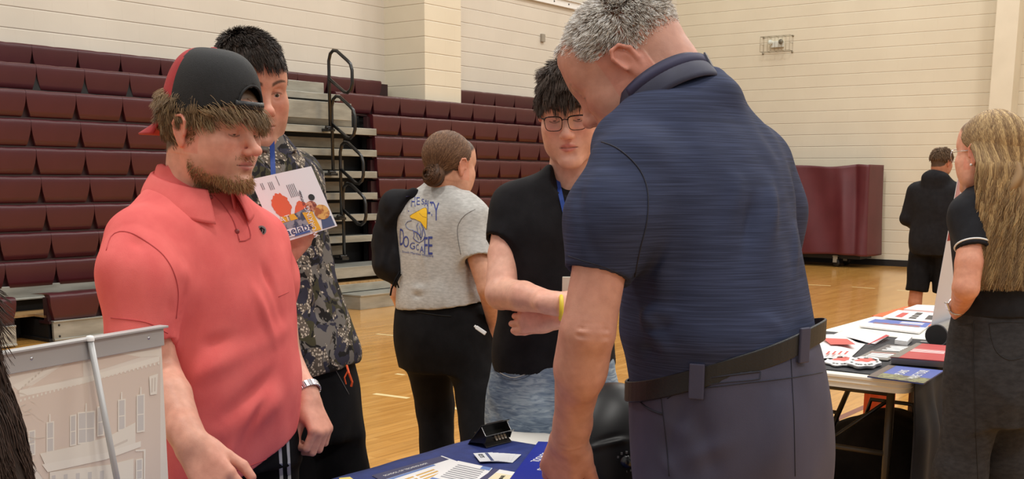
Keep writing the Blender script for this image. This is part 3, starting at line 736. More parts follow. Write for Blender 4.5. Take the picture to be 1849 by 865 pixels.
def head_colors(L, o):
    sk = np.array(lin(*o['skin'])[:3]); C = np.repeat(sk[None, :], len(L), 0)
    x, y, z = np.abs(L[:, 0]), L[:, 1], L[:, 2]
    def tint(m, c, w): 
        nonlocal C
        k = (np.clip(m, 0, 1)*w)[:, None]; C = C*(1-k)+np.array(c)[None, :]*k
    red = sk*np.array([1.02, 0.72, 0.70])
    tint(np.exp(-((x-0.043)/0.024)**2-((z+0.025)/0.022)**2)*(y > 0.02), red, 0.45*o.get('blush', 1))
    tint(np.exp(-(x/0.016)**2-((z+0.033)/0.014)**2)*(y > 0.08), red, 0.5*o.get('blush', 1))
    tint(((x > 0.0735) & (np.abs(z) < 0.05) & (y < 0.03)).astype(float), red, 0.55)
    tint(np.exp(-((x-0.032)/0.018)**2-((z+0.008)/0.012)**2)*(y > 0.05), sk*np.array([0.78, 0.66, 0.66]), 0.4)
    mw = o.get('mouth', 0.025)
    lip = 1-sst(0.75, 1.1, np.sqrt((x/mw)**2+((z+0.0665)/0.0115)**2)); tint(lip*(y > 0.075), np.array(lin(*o.get('lips', (176, 104, 98)))[:3]), 0.75)
    tint(np.exp(-((z+0.067+0.05*x*x*20*0)/0.0012)**2)*(x < mw*1.02)*(y > 0.075), sk*0.22, 0.8)
    bc = np.array(lin(*o.get('brow', (70, 52, 40)))[:3])
    bz = 0.0245+0.008*np.sin(np.clip((x-0.012)/0.042, 0, 1)*2.4)
    tint((1-sst(0.5, 1.2, np.abs(z-bz)/(0.0048-0.0022*np.clip((x-0.02)/0.03, 0, 1))))*sst(0.009, 0.015, x)*(1-sst(0.046, 0.056, x))*(y > 0.03), bc, o.get('browk', 0.85))
    ez = -0.002+0.9*o.get('eye_open', 0.25)*0.0
    lz = -0.0035-0.0035*np.cos(np.clip((x-0.032)/0.015, -1, 1)*1.57)+0.004*(o.get('eye_open', 0.25) > 0.4)
    if o.get('eye_open', 0.25) <= 0.4: tint(np.exp(-((z-lz-0.002)/0.0014)**2)*(np.abs(x-0.032) < 0.0145)*(y > 0.05), bc*0.35, 0.85)
    else:
        for dz in (0.0065,): tint(np.exp(-((z-dz+18*(x-0.032)**2)/0.0014)**2)*(np.abs(x-0.032) < 0.0145)*(y > 0.05), bc*0.4, 0.8)
    if 'stubble' in o:
        c, w = o['stubble']; m = (sst(-0.045, -0.07, z)*sst(-0.01, 0.015, y)*(1-0.0*x))
        m = np.maximum(m*sst(-0.052-0.35*np.clip(x-0.02, 0, 1)*-1.0, -0.075, z) if False else m, 0)
        side = 0.7*sst(0.045, 0.058, x)*sst(0.0, -0.02, z)*(1-sst(0.02, 0.045, y))*sst(0.0, 0.012, y)*(1-sst(0.068, 0.074, x))
        must = np.exp(-((z+0.0515)/0.006)**2)*(x < 0.03)*(y > 0.07)
        m = np.maximum(np.maximum(m*(1-lip), side), must*0.8)*(z > -0.135); tint(m, np.array(lin(*c)[:3]), w)
    if o.get('scalp', True):
        hl = o.get('hl', hl_default)(azim(L)); m = sst(-0.006, 0.006, z-hl)*(np.sqrt((x/0.07)**2+((y+0.012)/0.09)**2+((z-0.035)/0.078)**2) > 0.93)*(~((x > 0.0785) & (z < 0.035)))
        tint(m, np.array(lin(*o['hair'])[:3])*0.55, o.get('scalpk', 0.95))
    return C
def head_piece(M, o, h=0.002, neck=None, nr=(0.058, 0.062), nk=0.03):
    """head (and neck, to a world point) as one piece of the body's skin"""
    sd = head_sdf(o, h)
    if neck is not None:
        nl = np.array(M.inverted() @ Vector(neck))
        # extend the grid downwards by hand: a second field holds the neck, so the skin stays continuous
        lo = np.minimum(sd.lo, nl-0.09); hi = np.maximum(sd.lo+(sd.n-1)*sd.h, nl+0.09)
        big = SDF(lo, hi, h); off = np.round((sd.lo-big.lo)/h).astype(int)
        big.lo = sd.lo-off*h; big.c = [(big.lo[i]+h*np.arange(big.n[i])).astype(np.float32) for i in range(3)]
        n = np.minimum(sd.n, big.n-off); big.v[off[0]:off[0]+n[0], off[1]:off[1]+n[1], off[2]:off[2]+n[2]] = sd.v[:n[0], :n[1], :n[2]]
        a = V3(o.get('neck_top', (0, -0.03, -0.055))); big.cone(a, nl, nr[0], nr[1], nk)
        big.cone((0, -0.045, -0.0), nl*0.5+a*0.5+V3((0, -0.012, 0)), nr[0]*0.9, nr[0]*0.85, nk)
        for e in o.get('extra', []): big.ell(*e)
        sd = big
    V, F = sd.nets(); V = relax(V, F, 1, 0.35)
    if 'post' in o: V = o['post'](V, F)
    C = head_colors(V, o)
    return xf(M, V), F, C
def limb_piece(pts, rs, skin, h=0.003, hand=None, k=0.008, post=None, ell=()):
    pts = [V3(p) for p in pts]; allp = np.array(pts)
    lo = allp.min(0)-0.07; hi = allp.max(0)+0.07
    if hand is not None: w = V3(hand['at']); lo = np.minimum(lo, w-0.21); hi = np.maximum(hi, w+0.21)
    sd = SDF(lo, hi, h); sd.chain(pts, rs, k, k)
    if hand is not None: hand_sdf(sd, **hand)
    for e in ell: sd.ell(*e)
    V, F = sd.nets(); V = relax(V, F, 1, 0.4)
    if post: V = post(V, F)
    sk = np.array(lin(*skin)[:3]); C = np.repeat(sk[None, :], len(V), 0)
    if hand is not None:
        d = np.linalg.norm(V-(V3(hand['at'])+V3(hand['d'])/np.linalg.norm(hand['d'])*0.12), axis=1); kk = (0.35*(1-sst(0.05, 0.13, d)))[:, None]
        C = C*(1-kk)+sk*np.array([1.0, 0.76, 0.74])*kk
    n = wav(V, (30, 30, 30), 4); C = C*(1+0.05*n[:, None]*np.array([0.3, 1, 1]))
    return V, F, C
def hand_sdf(sd, at, d, back, side=1, curl=(20, 25, 30, 35), spread=4.0, size=1.0, thumb=(35, 20), thumb_in=0.0):
    """at: wrist; d: towards the fingers; back: out of the back of the hand; side +1: thumb lies on d x back"""
    y = Vector(d).normalized(); z = Vector(back); z = (z-y*y.dot(z)).normalized(); x = y.cross(z)*side
    M = np.eye(4); M[:3, 0] = x; M[:3, 1] = y; M[:3, 2] = z; M[:3, 3] = at
    sd.frame(M, size)
    kx = [0.027, 0.009, -0.010, -0.028]; ky = [0.088, 0.092, 0.087, 0.079]
    sd.chain([(0, -0.03, 0), (0, 0.008, 0)], [0.026, 0.025], 0.02)
    for i in range(4): sd.cone((kx[i]*0.55, 0.012, 0), (kx[i], ky[i]-0.004, 0.001), 0.0155, 0.0118, 0.014)
    sd.ell((0.0, 0.05, -0.004), (0.033, 0.04, 0.012), 0.012)
    sd.ell((0.024, 0.032, -0.012), (0.016, 0.026, 0.013), 0.012)
    Ls = [(0.042, 0.026, 0.021), (0.047, 0.029, 0.022), (0.043, 0.027, 0.021), (0.034, 0.021, 0.019)]
    for i in range(4):
        p = np.array([kx[i], ky[i], 0.0]); a = math.radians(curl[i]); tot = 0; sp = math.radians(spread)*(1.5-i)*1.0
        rr = [0.0098, 0.0088, 0.0080, 0.0070]
        if i == 3: rr = [r*0.88 for r in rr]
        for j in range(3):
            tot += a*(0.9 if j == 0 else 1.15); dv = np.array([math.sin(sp)*math.cos(tot), math.cos(sp)*math.cos(tot), -math.sin(tot)])
            q = p+dv*Ls[i][j]; sd.cone(p, q, rr[j], rr[j+1], 0.006 if j == 0 else 0.002); p = q
    t1, t2 = math.radians(thumb[0]), math.radians(thumb[1])
    p = np.array([0.020, 0.022, -0.008]); rr = [0.0145, 0.0118, 0.0105, 0.0085]
    dirs = [(math.sin(t1), math.cos(t1), -0.25-thumb_in), (math.sin(t1*0.8), math.cos(t1*0.8), -0.25-thumb_in*1.5), (math.sin(t1*0.8-t2), math.cos(t1*0.8-t2), -0.2-thumb_in*1.8)]
    for j, (dv, L) in enumerate(zip(dirs, (0.036, 0.032, 0.026))):
        dv = np.array(dv); dv /= np.linalg.norm(dv); q = p+dv*L; sd.cone(p, q, rr[j], rr[j+1], 0.01 if j == 0 else 0.003); p = q
    sd.frame(None)
def body_mesh(pieces, parent, name='body'):
    Vs, Fs, Cs = [], [], []; n = 0
    for V, F, C in pieces: Vs.append(V); Fs.append(F+n); Cs.append(C); n += len(V)
    return link(name, np_mesh(name, np.concatenate(Vs), np.concatenate(Fs), np.concatenate(Cs)), M_SKIN, parent, smooth=True)
def eyes(M, parent, iris=(70, 60, 45), gaze=(0, 1, 0)):
    for s in (-1, 1):
        V = []; F = []; nu, nv = 24, 16
        g = V3(gaze); g /= np.linalg.norm(g)
        for i in range(nv+1):
            for j in range(nu):
                t, p = math.pi*i/nv, 2*math.pi*j/nu; V.append((math.sin(t)*math.cos(p), math.cos(t), math.sin(t)*math.sin(p)))
        for i in range(nv):
            for j in range(nu): F.append((i*nu+j, i*nu+(j+1) % nu, (i+1)*nu+(j+1) % nu, (i+1)*nu+j))
        V = np.array(V); c = V @ g; C = np.where((c > 0.975)[:, None], 0.004, np.where((c > 0.90)[:, None], np.array(lin(*iris)[:3]), np.array(lin(226, 216, 208)[:3])))
        V = V*0.0128+V3((s*0.032, 0.0732, 0.002))
        link('eye', np_mesh('eye', xf(M, V), np.array(F), C), M_EYE, parent, smooth=True)
def hair(name, M, parent, n, length, color, rad=0.0010, seg=7, hl=hl_default, crown=(0, -0.045, 0.12), grav=0.5, wave=0.25, lift=0.15, clump=0.45, nguide=420, thick=0.006,
         seed=5, keep=None, flow=None, var=0.25, hi=None, hik=0.3, world_grav=True, colfn=None, shell=(0.077, 0.098, 0.086), push=0.0, lfn=None, brow_push=True):
    r = np.random.RandomState(seed)
    c0 = V3((0, -0.012, 0.035)); R = V3(shell)
    def roots(m):
        out = []
        while sum(len(a) for a in out) < m:
            d = r.normal(size=(m*3, 3)); d /= np.linalg.norm(d, axis=1, keepdims=True); p = c0+d*R*1.0
            low = p[:, 2] < 0.0
            p[low, 2] = p[low, 2]*1.25
            ok = (p[:, 2] > hl(azim(p))+r.normal(size=len(p))*0.003) & ~((np.abs(p[:, 0]) > 0.07) & (p[:, 2] < 0.03) & (p[:, 1] > -0.022))
            if keep is not None: ok &= keep(p)
            out.append(p[ok])
        return np.concatenate(out)[:m]
    gl = np.array(M.inverted().to_3x3() @ Vector((0, 0, -1))); gl /= np.linalg.norm(gl)
    if not world_grav: gl = V3((0, 0, -1))
    cr = V3(crown)
    def grow(p, rr):
        m = len(p); nrm = (p-c0)/R**2; nrm /= np.linalg.norm(nrm, axis=1, keepdims=True)
        if flow is not None: t = flow(p)
        else: t = p-cr
        t = t-nrm*(t*nrm).sum(1, keepdims=True); t /= np.linalg.norm(t, axis=1, keepdims=True)+1e-9
        dv = t+nrm*lift+rr.normal(size=(m, 3))*wave*0.5; dv /= np.linalg.norm(dv, axis=1, keepdims=True)
        L = (length*(0.75+0.4*rr.rand(m)) if lfn is None else lfn(p)*(0.85+0.3*rr.rand(m)))[:, None]; st = L/(seg-1); P_ = [p]; q = p.copy()
        ph = rr.uniform(0, 6, (m, 3))
        for i in range(1, seg):
            q = q+dv*st
            dv = dv+gl*grav*(st/0.02)*0.35+np.sin(ph+i*1.1)*wave*0.35
            e = (q-c0)/(R+thick*(0.4+0.6*i/seg)+push); k = np.linalg.norm(e, axis=1, keepdims=True)
            f2 = (q-V3((0, 0.02, -0.03)))/(V3((0.072, 0.078, 0.1))); k2 = np.linalg.norm(f2, axis=1, keepdims=True)
            ins = k < 1; q = np.where(ins, c0+(q-c0)/np.maximum(k, 0.3), q)
            nn = (q-c0)/R**2; nn /= np.linalg.norm(nn, axis=1, keepdims=True); dn = (dv*nn).sum(1, keepdims=True)
            dv = np.where(ins & (dn < 0), dv-nn*dn, dv)
            ins2 = k2 < 1; q = np.where(ins2, V3((0, 0.02, -0.03))+(q-V3((0, 0.02, -0.03)))/np.maximum(k2, 0.3), q)
            f3 = (q-V3((0, 0.060, 0.055)))/V3((0.058, 0.0395, 0.049)); k3 = np.linalg.norm(f3, axis=1, keepdims=True); q = np.where(brow_push & (k3 < 1) & (q[:, 1:2] > 0.05), V3((0, 0.060, 0.055))+(q-V3((0, 0.060, 0.055)))/np.maximum(k3, 0.3), q)
            dv /= np.linalg.norm(dv, axis=1, keepdims=True)+1e-9; P_.append(q.copy())
        return np.stack(P_, 1)
    g = roots(nguide); G = grow(g, r); p = roots(n); Q = grow(p, r)
    d2 = ((p[:, None, :]-g[None, :, :])**2).sum(2) if n*nguide < 3e6 else None
    idx = d2.argmin(1) if d2 is not None else np.concatenate([((p[i:i+500, None, :]-g[None])**2).sum(2).argmin(1) for i in range(0, n, 500)])
    t = np.linspace(0, 1, seg)[None, :, None]; Q = Q+(G[idx]-Q)*clump*t**1.3
    base = np.array(lin(*color)[:3]); v = (1+var*r.normal(size=(n, 1))*0.8+0.10*r.normal(size=(nguide, 1))[idx])
    C = np.clip(base[None]*np.clip(v, 0.35, 2.0), 0, 1)
    if hi is not None:
        h_ = np.array(lin(*hi)[:3]); sel = ((r.rand(n)*0.5+0.5*r.rand(nguide)[idx]) < hik)[:, None]; C = np.where(sel, h_[None]*np.clip(v, 0.6, 1.5), C)
    if colfn is not None: C = colfn(p, C)
    nn, mm, _ = Q.shape
    W_ = xf(M, Q.reshape(-1, 3)).reshape(nn, mm, 3)
    return strand_mesh(name, W_, rad*(0.8+0.4*r.rand(n)), C, M_HAIR, parent)
def st(px, py, d, a, b, f): p = P(px, py, d); return (p.z, p.x, p.y, a, b, f[0], f[1])
def rt(f): return Vector((f[1], -f[0], 0))
def fw(f): return Vector((f[0], f[1], 0)).normalized()
def box_of(pts, m): A = np.array([tuple(p) for p in pts]); return A.min(0)-m, A.max(0)+m
def sleeve(sd, pts, rs, k=0.03, wall=0.010, depth=0.012):
    """sleeve cut flat and hollow at its last point"""
    pts = [V3(p) for p in pts]
    for i in range(len(pts)-1):
        sd.cone(pts[i], pts[i+1], rs[i], rs[i+1], k, cut=(i == len(pts)-2))
    d = pts[-1]-pts[-2]; d /= np.linalg.norm(d); sd.cone(pts[-1]-d*depth, pts[-1]+d*0.05, rs[-1]-wall, rs[-1]-wall, 0.0, op='s')
def shoe(parent, heel, f, mat, L=0.28, z0=0.0, sole=None):
    sd = SDF((heel[0]-0.35, heel[1]-0.35, z0-0.01), (heel[0]+0.35, heel[1]+0.35, z0+0.16), 0.006)
    F = fw(f); h = Vector((heel[0], heel[1], z0)); c = lambda t, z: tuple(h+F*t+Vector((0, 0, z)))
    sd.chain([c(0.035, 0.05), c(0.11, 0.05), c(0.2, 0.038), c(L-0.04, 0.034)], [0.04, 0.043, 0.045, 0.034], 0.03)
    sd.cone(c(0.04, 0.06), c(0.05, 0.12), 0.042, 0.045, 0.03); sd.plane(c(0, 0.002), (0, 0, -1))
    return garment('shoe', sd, mat, parent, amp=0)
def legs(sd, hipc, f, knees, ankles, rh=0.095, rk=0.075, ra=0.065, hw=0.09, k=0.04):
    R = rt(f)
    for s, kn, an in ((-1, knees[0], ankles[0]), (1, knees[1], ankles[1])):
        sd.chain([tuple(Vector(hipc)+R*hw*s), kn, an], [rh, rk, ra], k, 0.03)
M_BLACKCOT = noisy('black_cotton', lin(23, 22, 25), lin(29, 28, 31), (30, 30, 30), 0.85, bump=0.25, bscale=600, spec=0.2)
M_BLKPANT = noisy('black_trousers', lin(16, 15, 17), lin(21, 20, 22), (30, 30, 30), 0.85, bump=0.2, bscale=500, spec=0.15)
M_SHOE = base_mat('black_shoe', lin(20, 20, 22), 0.5)
M_SHOEW = base_mat('white_shoe', lin(190, 190, 188), 0.5)
M_LAN = base_mat('blue_ribbon', lin(26, 66, 150), 0.5)
def ribbon(name, pts, w, mat, parent, nrm, t=0.0012, twist=None):
    """a flat strap along pts; nrm: outward direction(s)"""
    pts = [Vector(p) for p in pts]; n = len(pts); vs = []; fs = []
    for i, p in enumerate(pts):
        d = (pts[min(i+1, n-1)]-pts[max(i-1, 0)]).normalized(); nn = Vector(nrm[i] if isinstance(nrm, list) else nrm); a = d.cross(nn).normalized()*w/2; b = a.cross(d).normalized()*t
        vs += [p-a-b, p+a-b, p+a+b, p-a+b]
    for i in range(n-1):
        for k in range(4): fs.append((i*4+k, i*4+(k+1) % 4, i*4+4+(k+1) % 4, i*4+4+k))
    fs += [(3, 2, 1, 0), (n*4-4, n*4-3, n*4-2, n*4-1)]
    mb = MB(); mb.add(vs, fs); return mb.build(name, mat, parent, smooth=False)
def onto(o, pts, direction, lift=0.003, back=0.5):
    """drop points onto a child mesh (world-space mesh data) along a direction"""
    from mathutils.bvhtree import BVHTree
    bv = o.get('_bv') if False else BVHTree.FromPolygons([v.co for v in o.data.vertices], [tuple(p.vertices) for p in o.data.polygons])
    d = Vector(direction).normalized(); out = []
    for p in pts:
        p = Vector(p); loc, nr, i, ds = bv.ray_cast(p-d*back, d)
        out.append(loc-d*lift if loc is not None else p)
    return out

def dense(pp, step=7.0):
    out = []
    n = len(pp)
    for i in range(n-1):
        p0 = pp[max(i-1, 0)]; p1 = pp[i]; p2 = pp[i+1]; p3 = pp[min(i+2, n-1)]
        m = max(1, int(math.hypot(p2[0]-p1[0], p2[1]-p1[1])/step))
        for k in range(m):
            t = k/m; c = [0.5*((2*p1[j])+(-p0[j]+p2[j])*t+(2*p0[j]-5*p1[j]+4*p2[j]-p3[j])*t*t+(-p0[j]+3*p1[j]-3*p2[j]+p3[j])*t**3) for j in (0, 1)]
            out.append(tuple(c))
    out.append(tuple(pp[-1])); return out
def seam_on(src, pp, d0, mat, parent, name='seam', r=0.0011, lift=0.0006):
    """a stitched seam lying on a garment, following image points at about depth d0"""
    from mathutils.bvhtree import BVHTree
    bv = BVHTree.FromPolygons([v.co for v in src.data.vertices], [tuple(p.vertices) for p in src.data.polygons])
    o = Vector((0, 0, CAMZ)); pts = []
    for x, y in dense(pp):
        d = (P(x, y, d0)-o).normalized(); loc, nr, i, ds = bv.ray_cast(o, d)
        if loc is not None and (not pts or (loc-pts[-1]).length < 0.06): pts.append(loc-d*lift)
    if len(pts) < 2: return None
    mb = MB(); mb.tube(pts, r, 5); return mb.build(name, mat, parent, smooth=True)
# ------------------------------------------------------------------ tall man in the navy polo
def heather(name, c1, c2, c3, rough=0.8):
    m = base_mat(name, c1, rough, spec=0.25); t = NT(m); b = t.n['Principled BSDF']
    co = t.new('ShaderNodeTexCoord'); mp = t.new('ShaderNodeMapping'); mp.inputs['Scale'].default_value = (9, 9, 520); t.link(co.outputs['Object'], mp.inputs[0])
    no = t.new('ShaderNodeTexNoise'); no.inputs['Scale'].default_value = 1; no.inputs['Detail'].default_value = 3; t.link(mp.outputs[0], no.inputs['Vector'])
    rp = t.new('ShaderNodeValToRGB'); e = rp.color_ramp.elements; e[0].position = 0.34; e[0].color = c1; e[1].position = 0.66; e[1].color = c3
    q = e.new(0.5); q.color = c2
    t.link(no.outputs['Fac'], rp.inputs[0]); t.link(rp.outputs[0], b.inputs['Base Color'])
    bp = t.new('ShaderNodeBump'); bp.inputs['Strength'].default_value = 0.25; bp.inputs['Distance'].default_value = 0.001; t.link(no.outputs['Fac'], bp.inputs['Height']); t.link(bp.outputs[0], b.inputs['Normal'])
    return m
M_NAVY = heather('navy_heather_knit', lin(38, 44, 66), lin(46, 53, 78), lin(56, 64, 92))
M_NAVYC = noisy('navy_collar_twill', lin(30, 32, 58), lin(38, 40, 66), (40, 40, 40), 0.6)
M_SLATE = noisy('slate_trousers', lin(62, 62, 82), lin(70, 70, 91), (10, 10, 5), 0.62, bump=0.15, bscale=900, spec=0.35)
M_LEATH = noisy('dark_leather', lin(15, 15, 16), lin(22, 22, 22), (20, 20, 20), 0.5, bump=0.2, bscale=300)
def man():
    SK = (200, 148, 128)
    fs = (-0.72, 0.69); fh = (-0.8, 0.6)
    root = empty('person', (P(1318, 700, 2.02).x, 2.02, 0), 'tall grey-haired man in a navy heather polo and slate trousers, bending over the table', 'person')
    # trousers
    hc = P(1318, 700, 2.0)
    sd = SDF((hc.x-0.32, hc.y-0.34, 0.02), (hc.x+0.32, hc.y+0.34, 1.2), 0.008)
    S = [st(1303, 560, 2.0, 0.16, 0.13, fh), st(1308, 615, 2.0, 0.179, 0.156, fh), st(1311, 640, 2.0, 0.184, 0.161, fh), st(1316, 680, 2.0, 0.188, 0.166, fh), st(1322, 760, 2.0, 0.195, 0.172, fh), st(1322, 850, 2.0, 0.195, 0.17, fh), st(1318, 960, 2.0, 0.175, 0.15, fh)]
    sd.loft(S, e=2.4)
    R = rt(fh); F_ = fw(fh); hj = Vector((hc.x, hc.y, 0.86))
    for s in (-1, 1):
        kn = Vector((hc.x, hc.y, 0.5))+R*0.115*s+F_*(0.03 if s < 0 else 0.0); an = Vector((hc.x, hc.y, 0.09))+R*0.13*s
        sd.chain([tuple(hj+R*0.095*s), tuple(kn), tuple(an)], [0.105, 0.085, 0.075], 0.04, 0.03); sd.plane((0, 0, 0.03), (0, 0, -1))
    bc = P(1309, 640, 2.0); bn = Vector((0, 0, 1))-R*0.11+F_*0.354; sd.plane((bc.x, bc.y, 1.138), tuple(bn))
    lp = lambda px, py, dd=2.0: tuple(P(px, py, dd))
    L = [(lp(1440, 640, 1.93), lp(1448, 865, 1.9), 0.014, -0.014), (lp(1160, 760, 1.86), lp(1400, 820, 1.84), 0.02, 0.006), (lp(1400, 700, 1.84), lp(1380, 865, 1.82), 0.03, 0.012), (lp(1250, 740, 1.82), lp(1290, 865, 1.80), 0.02, -0.009), (lp(1480, 720, 1.95), lp(1400, 850, 1.86), 0.014, 0.009),
         (lp(1240, 700, 1.85), lp(1180, 865, 1.85), 0.018, -0.007), (lp(1330, 790, 1.82), lp(1200, 850, 1.82), 0.016, 0.006), (lp(1445, 760, 1.9), lp(1330, 865, 1.84), 0.014, -0.007), (lp(1160, 800, 1.86), lp(1230, 865, 1.86), 0.012, 0.005)]
    tro = garment('trousers', sd, M_SLATE, root, L, amp=0.003, k=(10, 10, 7), seed=3, rl=2)
    for s in (-1, 1): shoe(root, Vector((hc.x, hc.y, 0))+R*0.13*s-F_*0.07, fh, M_SHOE, 0.31)
    # polo shirt, tucked in at the belt
    ls = P(1130, 312, 1.91); rs_ = P(1362, 300, 2.2)
    lh = P(1079, 494, 1.845); rh = P(1392, 480, 2.22)
    sd = SDF((ls.x-0.2, 1.62, 0.98), (rs_.x+0.24, 2.5, 1.68), 0.0052)
    S = [st(1308, 715, 2.0, 0.176, 0.155, fh), st(1304, 680, 2.0, 0.181, 0.158, fh), st(1299, 640, 2.0, 0.184, 0.160, fh), st(1293, 600, 2.0, 0.190, 0.164, fh), st(1289, 540, 2.01, 0.187, 0.158, (-0.78, 0.62)), st(1282, 470, 2.02, 0.186, 0.152, (-0.75, 0.65)),
         st(1270, 400, 2.03, 0.194, 0.148, fs), st(1262, 330, 2.045, 0.20, 0.142, fs), st(1255, 275, 2.06, 0.194, 0.13, fs), st(1253, 230, 2.07, 0.170, 0.108, fs), st(1250, 190, 2.08, 0.125, 0.086, fs), st(1246, 158, 2.09, 0.088, 0.078, fs), st(1238, 136, 2.09, 0.06, 0.06, fs)]
    sd.loft(S, e=2.2)
    sd.plane((bc.x, bc.y, 1.128), tuple(-bn))
    sleeve(sd, [ls, P(1103, 395, 1.865), lh], [0.066, 0.062, 0.0545], 0.06)
    sleeve(sd, [rs_, P(1388, 380, 2.22), rh], [0.066, 0.062, 0.054], 0.06)
    sd.cone(P(1225, 205, 2.08), P(1135, 262, 1.99), 0.075, 0.06, 0.04)
    sd.ell(tuple(P(1262, 180, 2.04)), (0.06, 0.05, 0.04), 0.05); sd.ell(tuple(P(1215, 212, 2.0)), (0.06, 0.05, 0.04), 0.05)
    g = P
    L = [(g(1150, 330, 1.86), g(1135, 520, 1.84), 0.010, -0.012), (g(1230, 300, 1.9), g(1190, 560, 1.86), 0.022, 0.010), (g(1330, 330, 1.9), g(1240, 600, 1.85), 0.016, 0.009), (g(1400, 330, 1.95), g(1330, 590, 1.86), 0.018, 0.010),
         (g(1290, 330, 1.9), g(1200, 600, 1.86), 0.014, -0.009), (g(1370, 350, 1.9), g(1285, 610, 1.85), 0.013, -0.009), (g(1430, 420, 2.0), g(1400, 600, 1.9), 0.014, 0.007), (g(1140, 560, 1.87), g(1400, 585, 1.85), 0.014, 0.008),
         (g(1130, 590, 1.87), g(1330, 615, 1.85), 0.009, -0.006), (g(1115, 520, 1.88), g(1220, 640, 1.86), 0.015, 0.009), (g(1040, 330, 1.83), g(1080, 470, 1.79), 0.014, -0.005), (g(1090, 300, 1.84), g(1060, 470, 1.79), 0.02, 0.005), (g(1150, 640, 1.88), g(1260, 600, 1.86), 0.012, -0.006)]
    shirt = garment('polo_shirt', sd, M_NAVY, root, [(V3(a), V3(b), w, am*1.9) for a, b, w, am in L], amp=0.0042, k=(13, 13, 8), seed=11, rl=2)
    # sleeve seam drawn over the shoulder as a thin piped ridge
    M_TH = base_mat('dark_thread', lin(26, 28, 44), 0.7)
    seam_on(shirt, [(1086, 256), (1112, 266), (1140, 288), (1160, 315), (1170, 350), (1168, 400), (1156, 450), (1146, 500)], 1.9, M_TH, root, 'shoulder_seam', 0.0013)
    seam_on(shirt, [(1026, 462), (1050, 470), (1090, 482), (1132, 500)], 1.8, M_TH, root, 'sleeve_seam', 0.0008)
    # belt, belt loops, pocket seams
    mb = MB(); n = 72; vs = []; fs_ = []
    R3 = Vector((R.x, R.y, 0)); B0 = P(1309, 640, 2.0)
    for i in range(n):
        t = 2*math.pi*i/n; q = (abs(math.cos(t))**2.3+abs(math.sin(t))**2.3)**(-1/2.3)
        for rr, zz in ((0.004, -0.019), (0.0085, -0.018), (0.0085, 0.018), (0.004, 0.019)):
            a, b = 0.179+rr, 0.158+rr; pnt = Vector((B0.x, B0.y, 0))+R3*(a*q*math.cos(t))+F_*(b*q*math.sin(t)); vs.append(Vector((pnt.x, pnt.y, 1.131+zz+0.020*math.cos(t)-0.056*math.sin(t))))
    for i in range(n):
        for k in range(4): fs_.append((i*4+k, ((i+1) % n)*4+k, ((i+1) % n)*4+(k+1) % 4, i*4+(k+1) % 4))
    mb.add(vs, fs_); mb.build('belt', M_LEATH, root, smooth=False, bevel=0.0015)
    def onbelt(t, ex=0.012):
        q = (abs(math.cos(t))**2.3+abs(math.sin(t))**2.3)**(-1/2.3); a, b = 0.179+ex, 0.158+ex
        pnt = Vector((B0.x, B0.y, 0))+R3*(a*q*math.cos(t))+F_*(b*q*math.sin(t)); return Vector((pnt.x, pnt.y, 1.131+0.020*math.cos(t)-0.056*math.sin(t)))
    for t in (math.radians(-103), math.radians(-166)):
        c = onbelt(t); nr = (c-Vector((B0.x, B0.y, c.z))).normalized()
        mb = MB(frame(c, Vector((0, 0, 1)).cross(nr), Vector((0, 0, 1)))); mb.box((-0.013, -0.034, -0.004), (0.013, 0.026, 0.002)); mb.build('belt_loop', M_SLATE, root, bevel=0.002)
    def seam(name, pp, mat, r=0.0009): return seam_on(tro, pp, 1.9, mat, root, name, r)
    seam('pocket_seam', [(1240, 694), (1262, 686), (1300, 680), (1372, 671)], M_TH, 0.0016)
    seam('pocket_seam', [(1238, 704), (1300, 692), (1372, 684), (1374, 671)], M_TH)
    seam('yoke_seam', [(1205, 720), (1235, 706), (1320, 695), (1430, 682), (1486, 672)], M_TH)
    seam('seat_seam', [(1428, 640), (1431, 700), (1434, 760), (1436, 860)], M_TH)
    seam('side_seam', [(1192, 700), (1196, 740), (1203, 800), (1208, 860)], M_TH)
    seam('pocket_seam', [(1146, 712), (1160, 730), (1178, 742), (1196, 748)], M_TH, 0.002)
    # skin: head, neck, both arms
    hd = dict(skin=SK, hair=(150, 140, 130), scalpk=0.12, fat=0.004, jaw=1.03, eye_open=0.2, ear=0.98, flare=24, ear_tilt=-24, nose=0.78, brow=(150, 130, 112), browk=0.5, lips=(176, 110, 100), neck_top=(0, -0.035, -0.05),
              hl=lambda ph: np.interp(ph, [0, 0.45, 0.8, 1.1, 1.3, 1.6, 1.75, 2.1, 2.6, 3.15], [0.088, 0.086, 0.070, 0.030, 0.008, -0.004, -0.014, -0.024, -0.036, -0.044]),
              extra=[((0, -0.074, -0.05), (0.045, 0.022, 0.026), 0.03)])
    M = head_matrix(P(1134, 124, 2.12), (-0.965, 0.26), 37, 0, (1.06, 1.07, 1.06))
    HP = head_piece(M, hd, 0.0018, neck=P(1236, 232, 2.06), nr=(0.060, 0.070), nk=0.04)
    el = P(1061, 600, 1.825); wr = P(1029, 792, 1.93)
    def creases(V, F):
        N = vnormals(V, F); L = []
        for i, (dz, am) in enumerate(((0.006, -0.0022), (-0.002, 0.0018), (-0.008, -0.0025), (-0.016, 0.0016), (0.014, -0.001))):
            L.append((V3(P(1015, 596-dz*1000, 1.775)), V3(P(1104, 602-dz*1000, 1.79)), 0.0035, am))
        L += [(V3(P(1003, 806, 1.9)), V3(P(1050, 800, 1.9)), 0.003, -0.0016), (V3(P(1010, 814, 1.9)), V3(P(1055, 806, 1.9)), 0.003, 0.0012)]
        return folds(V, N, L)
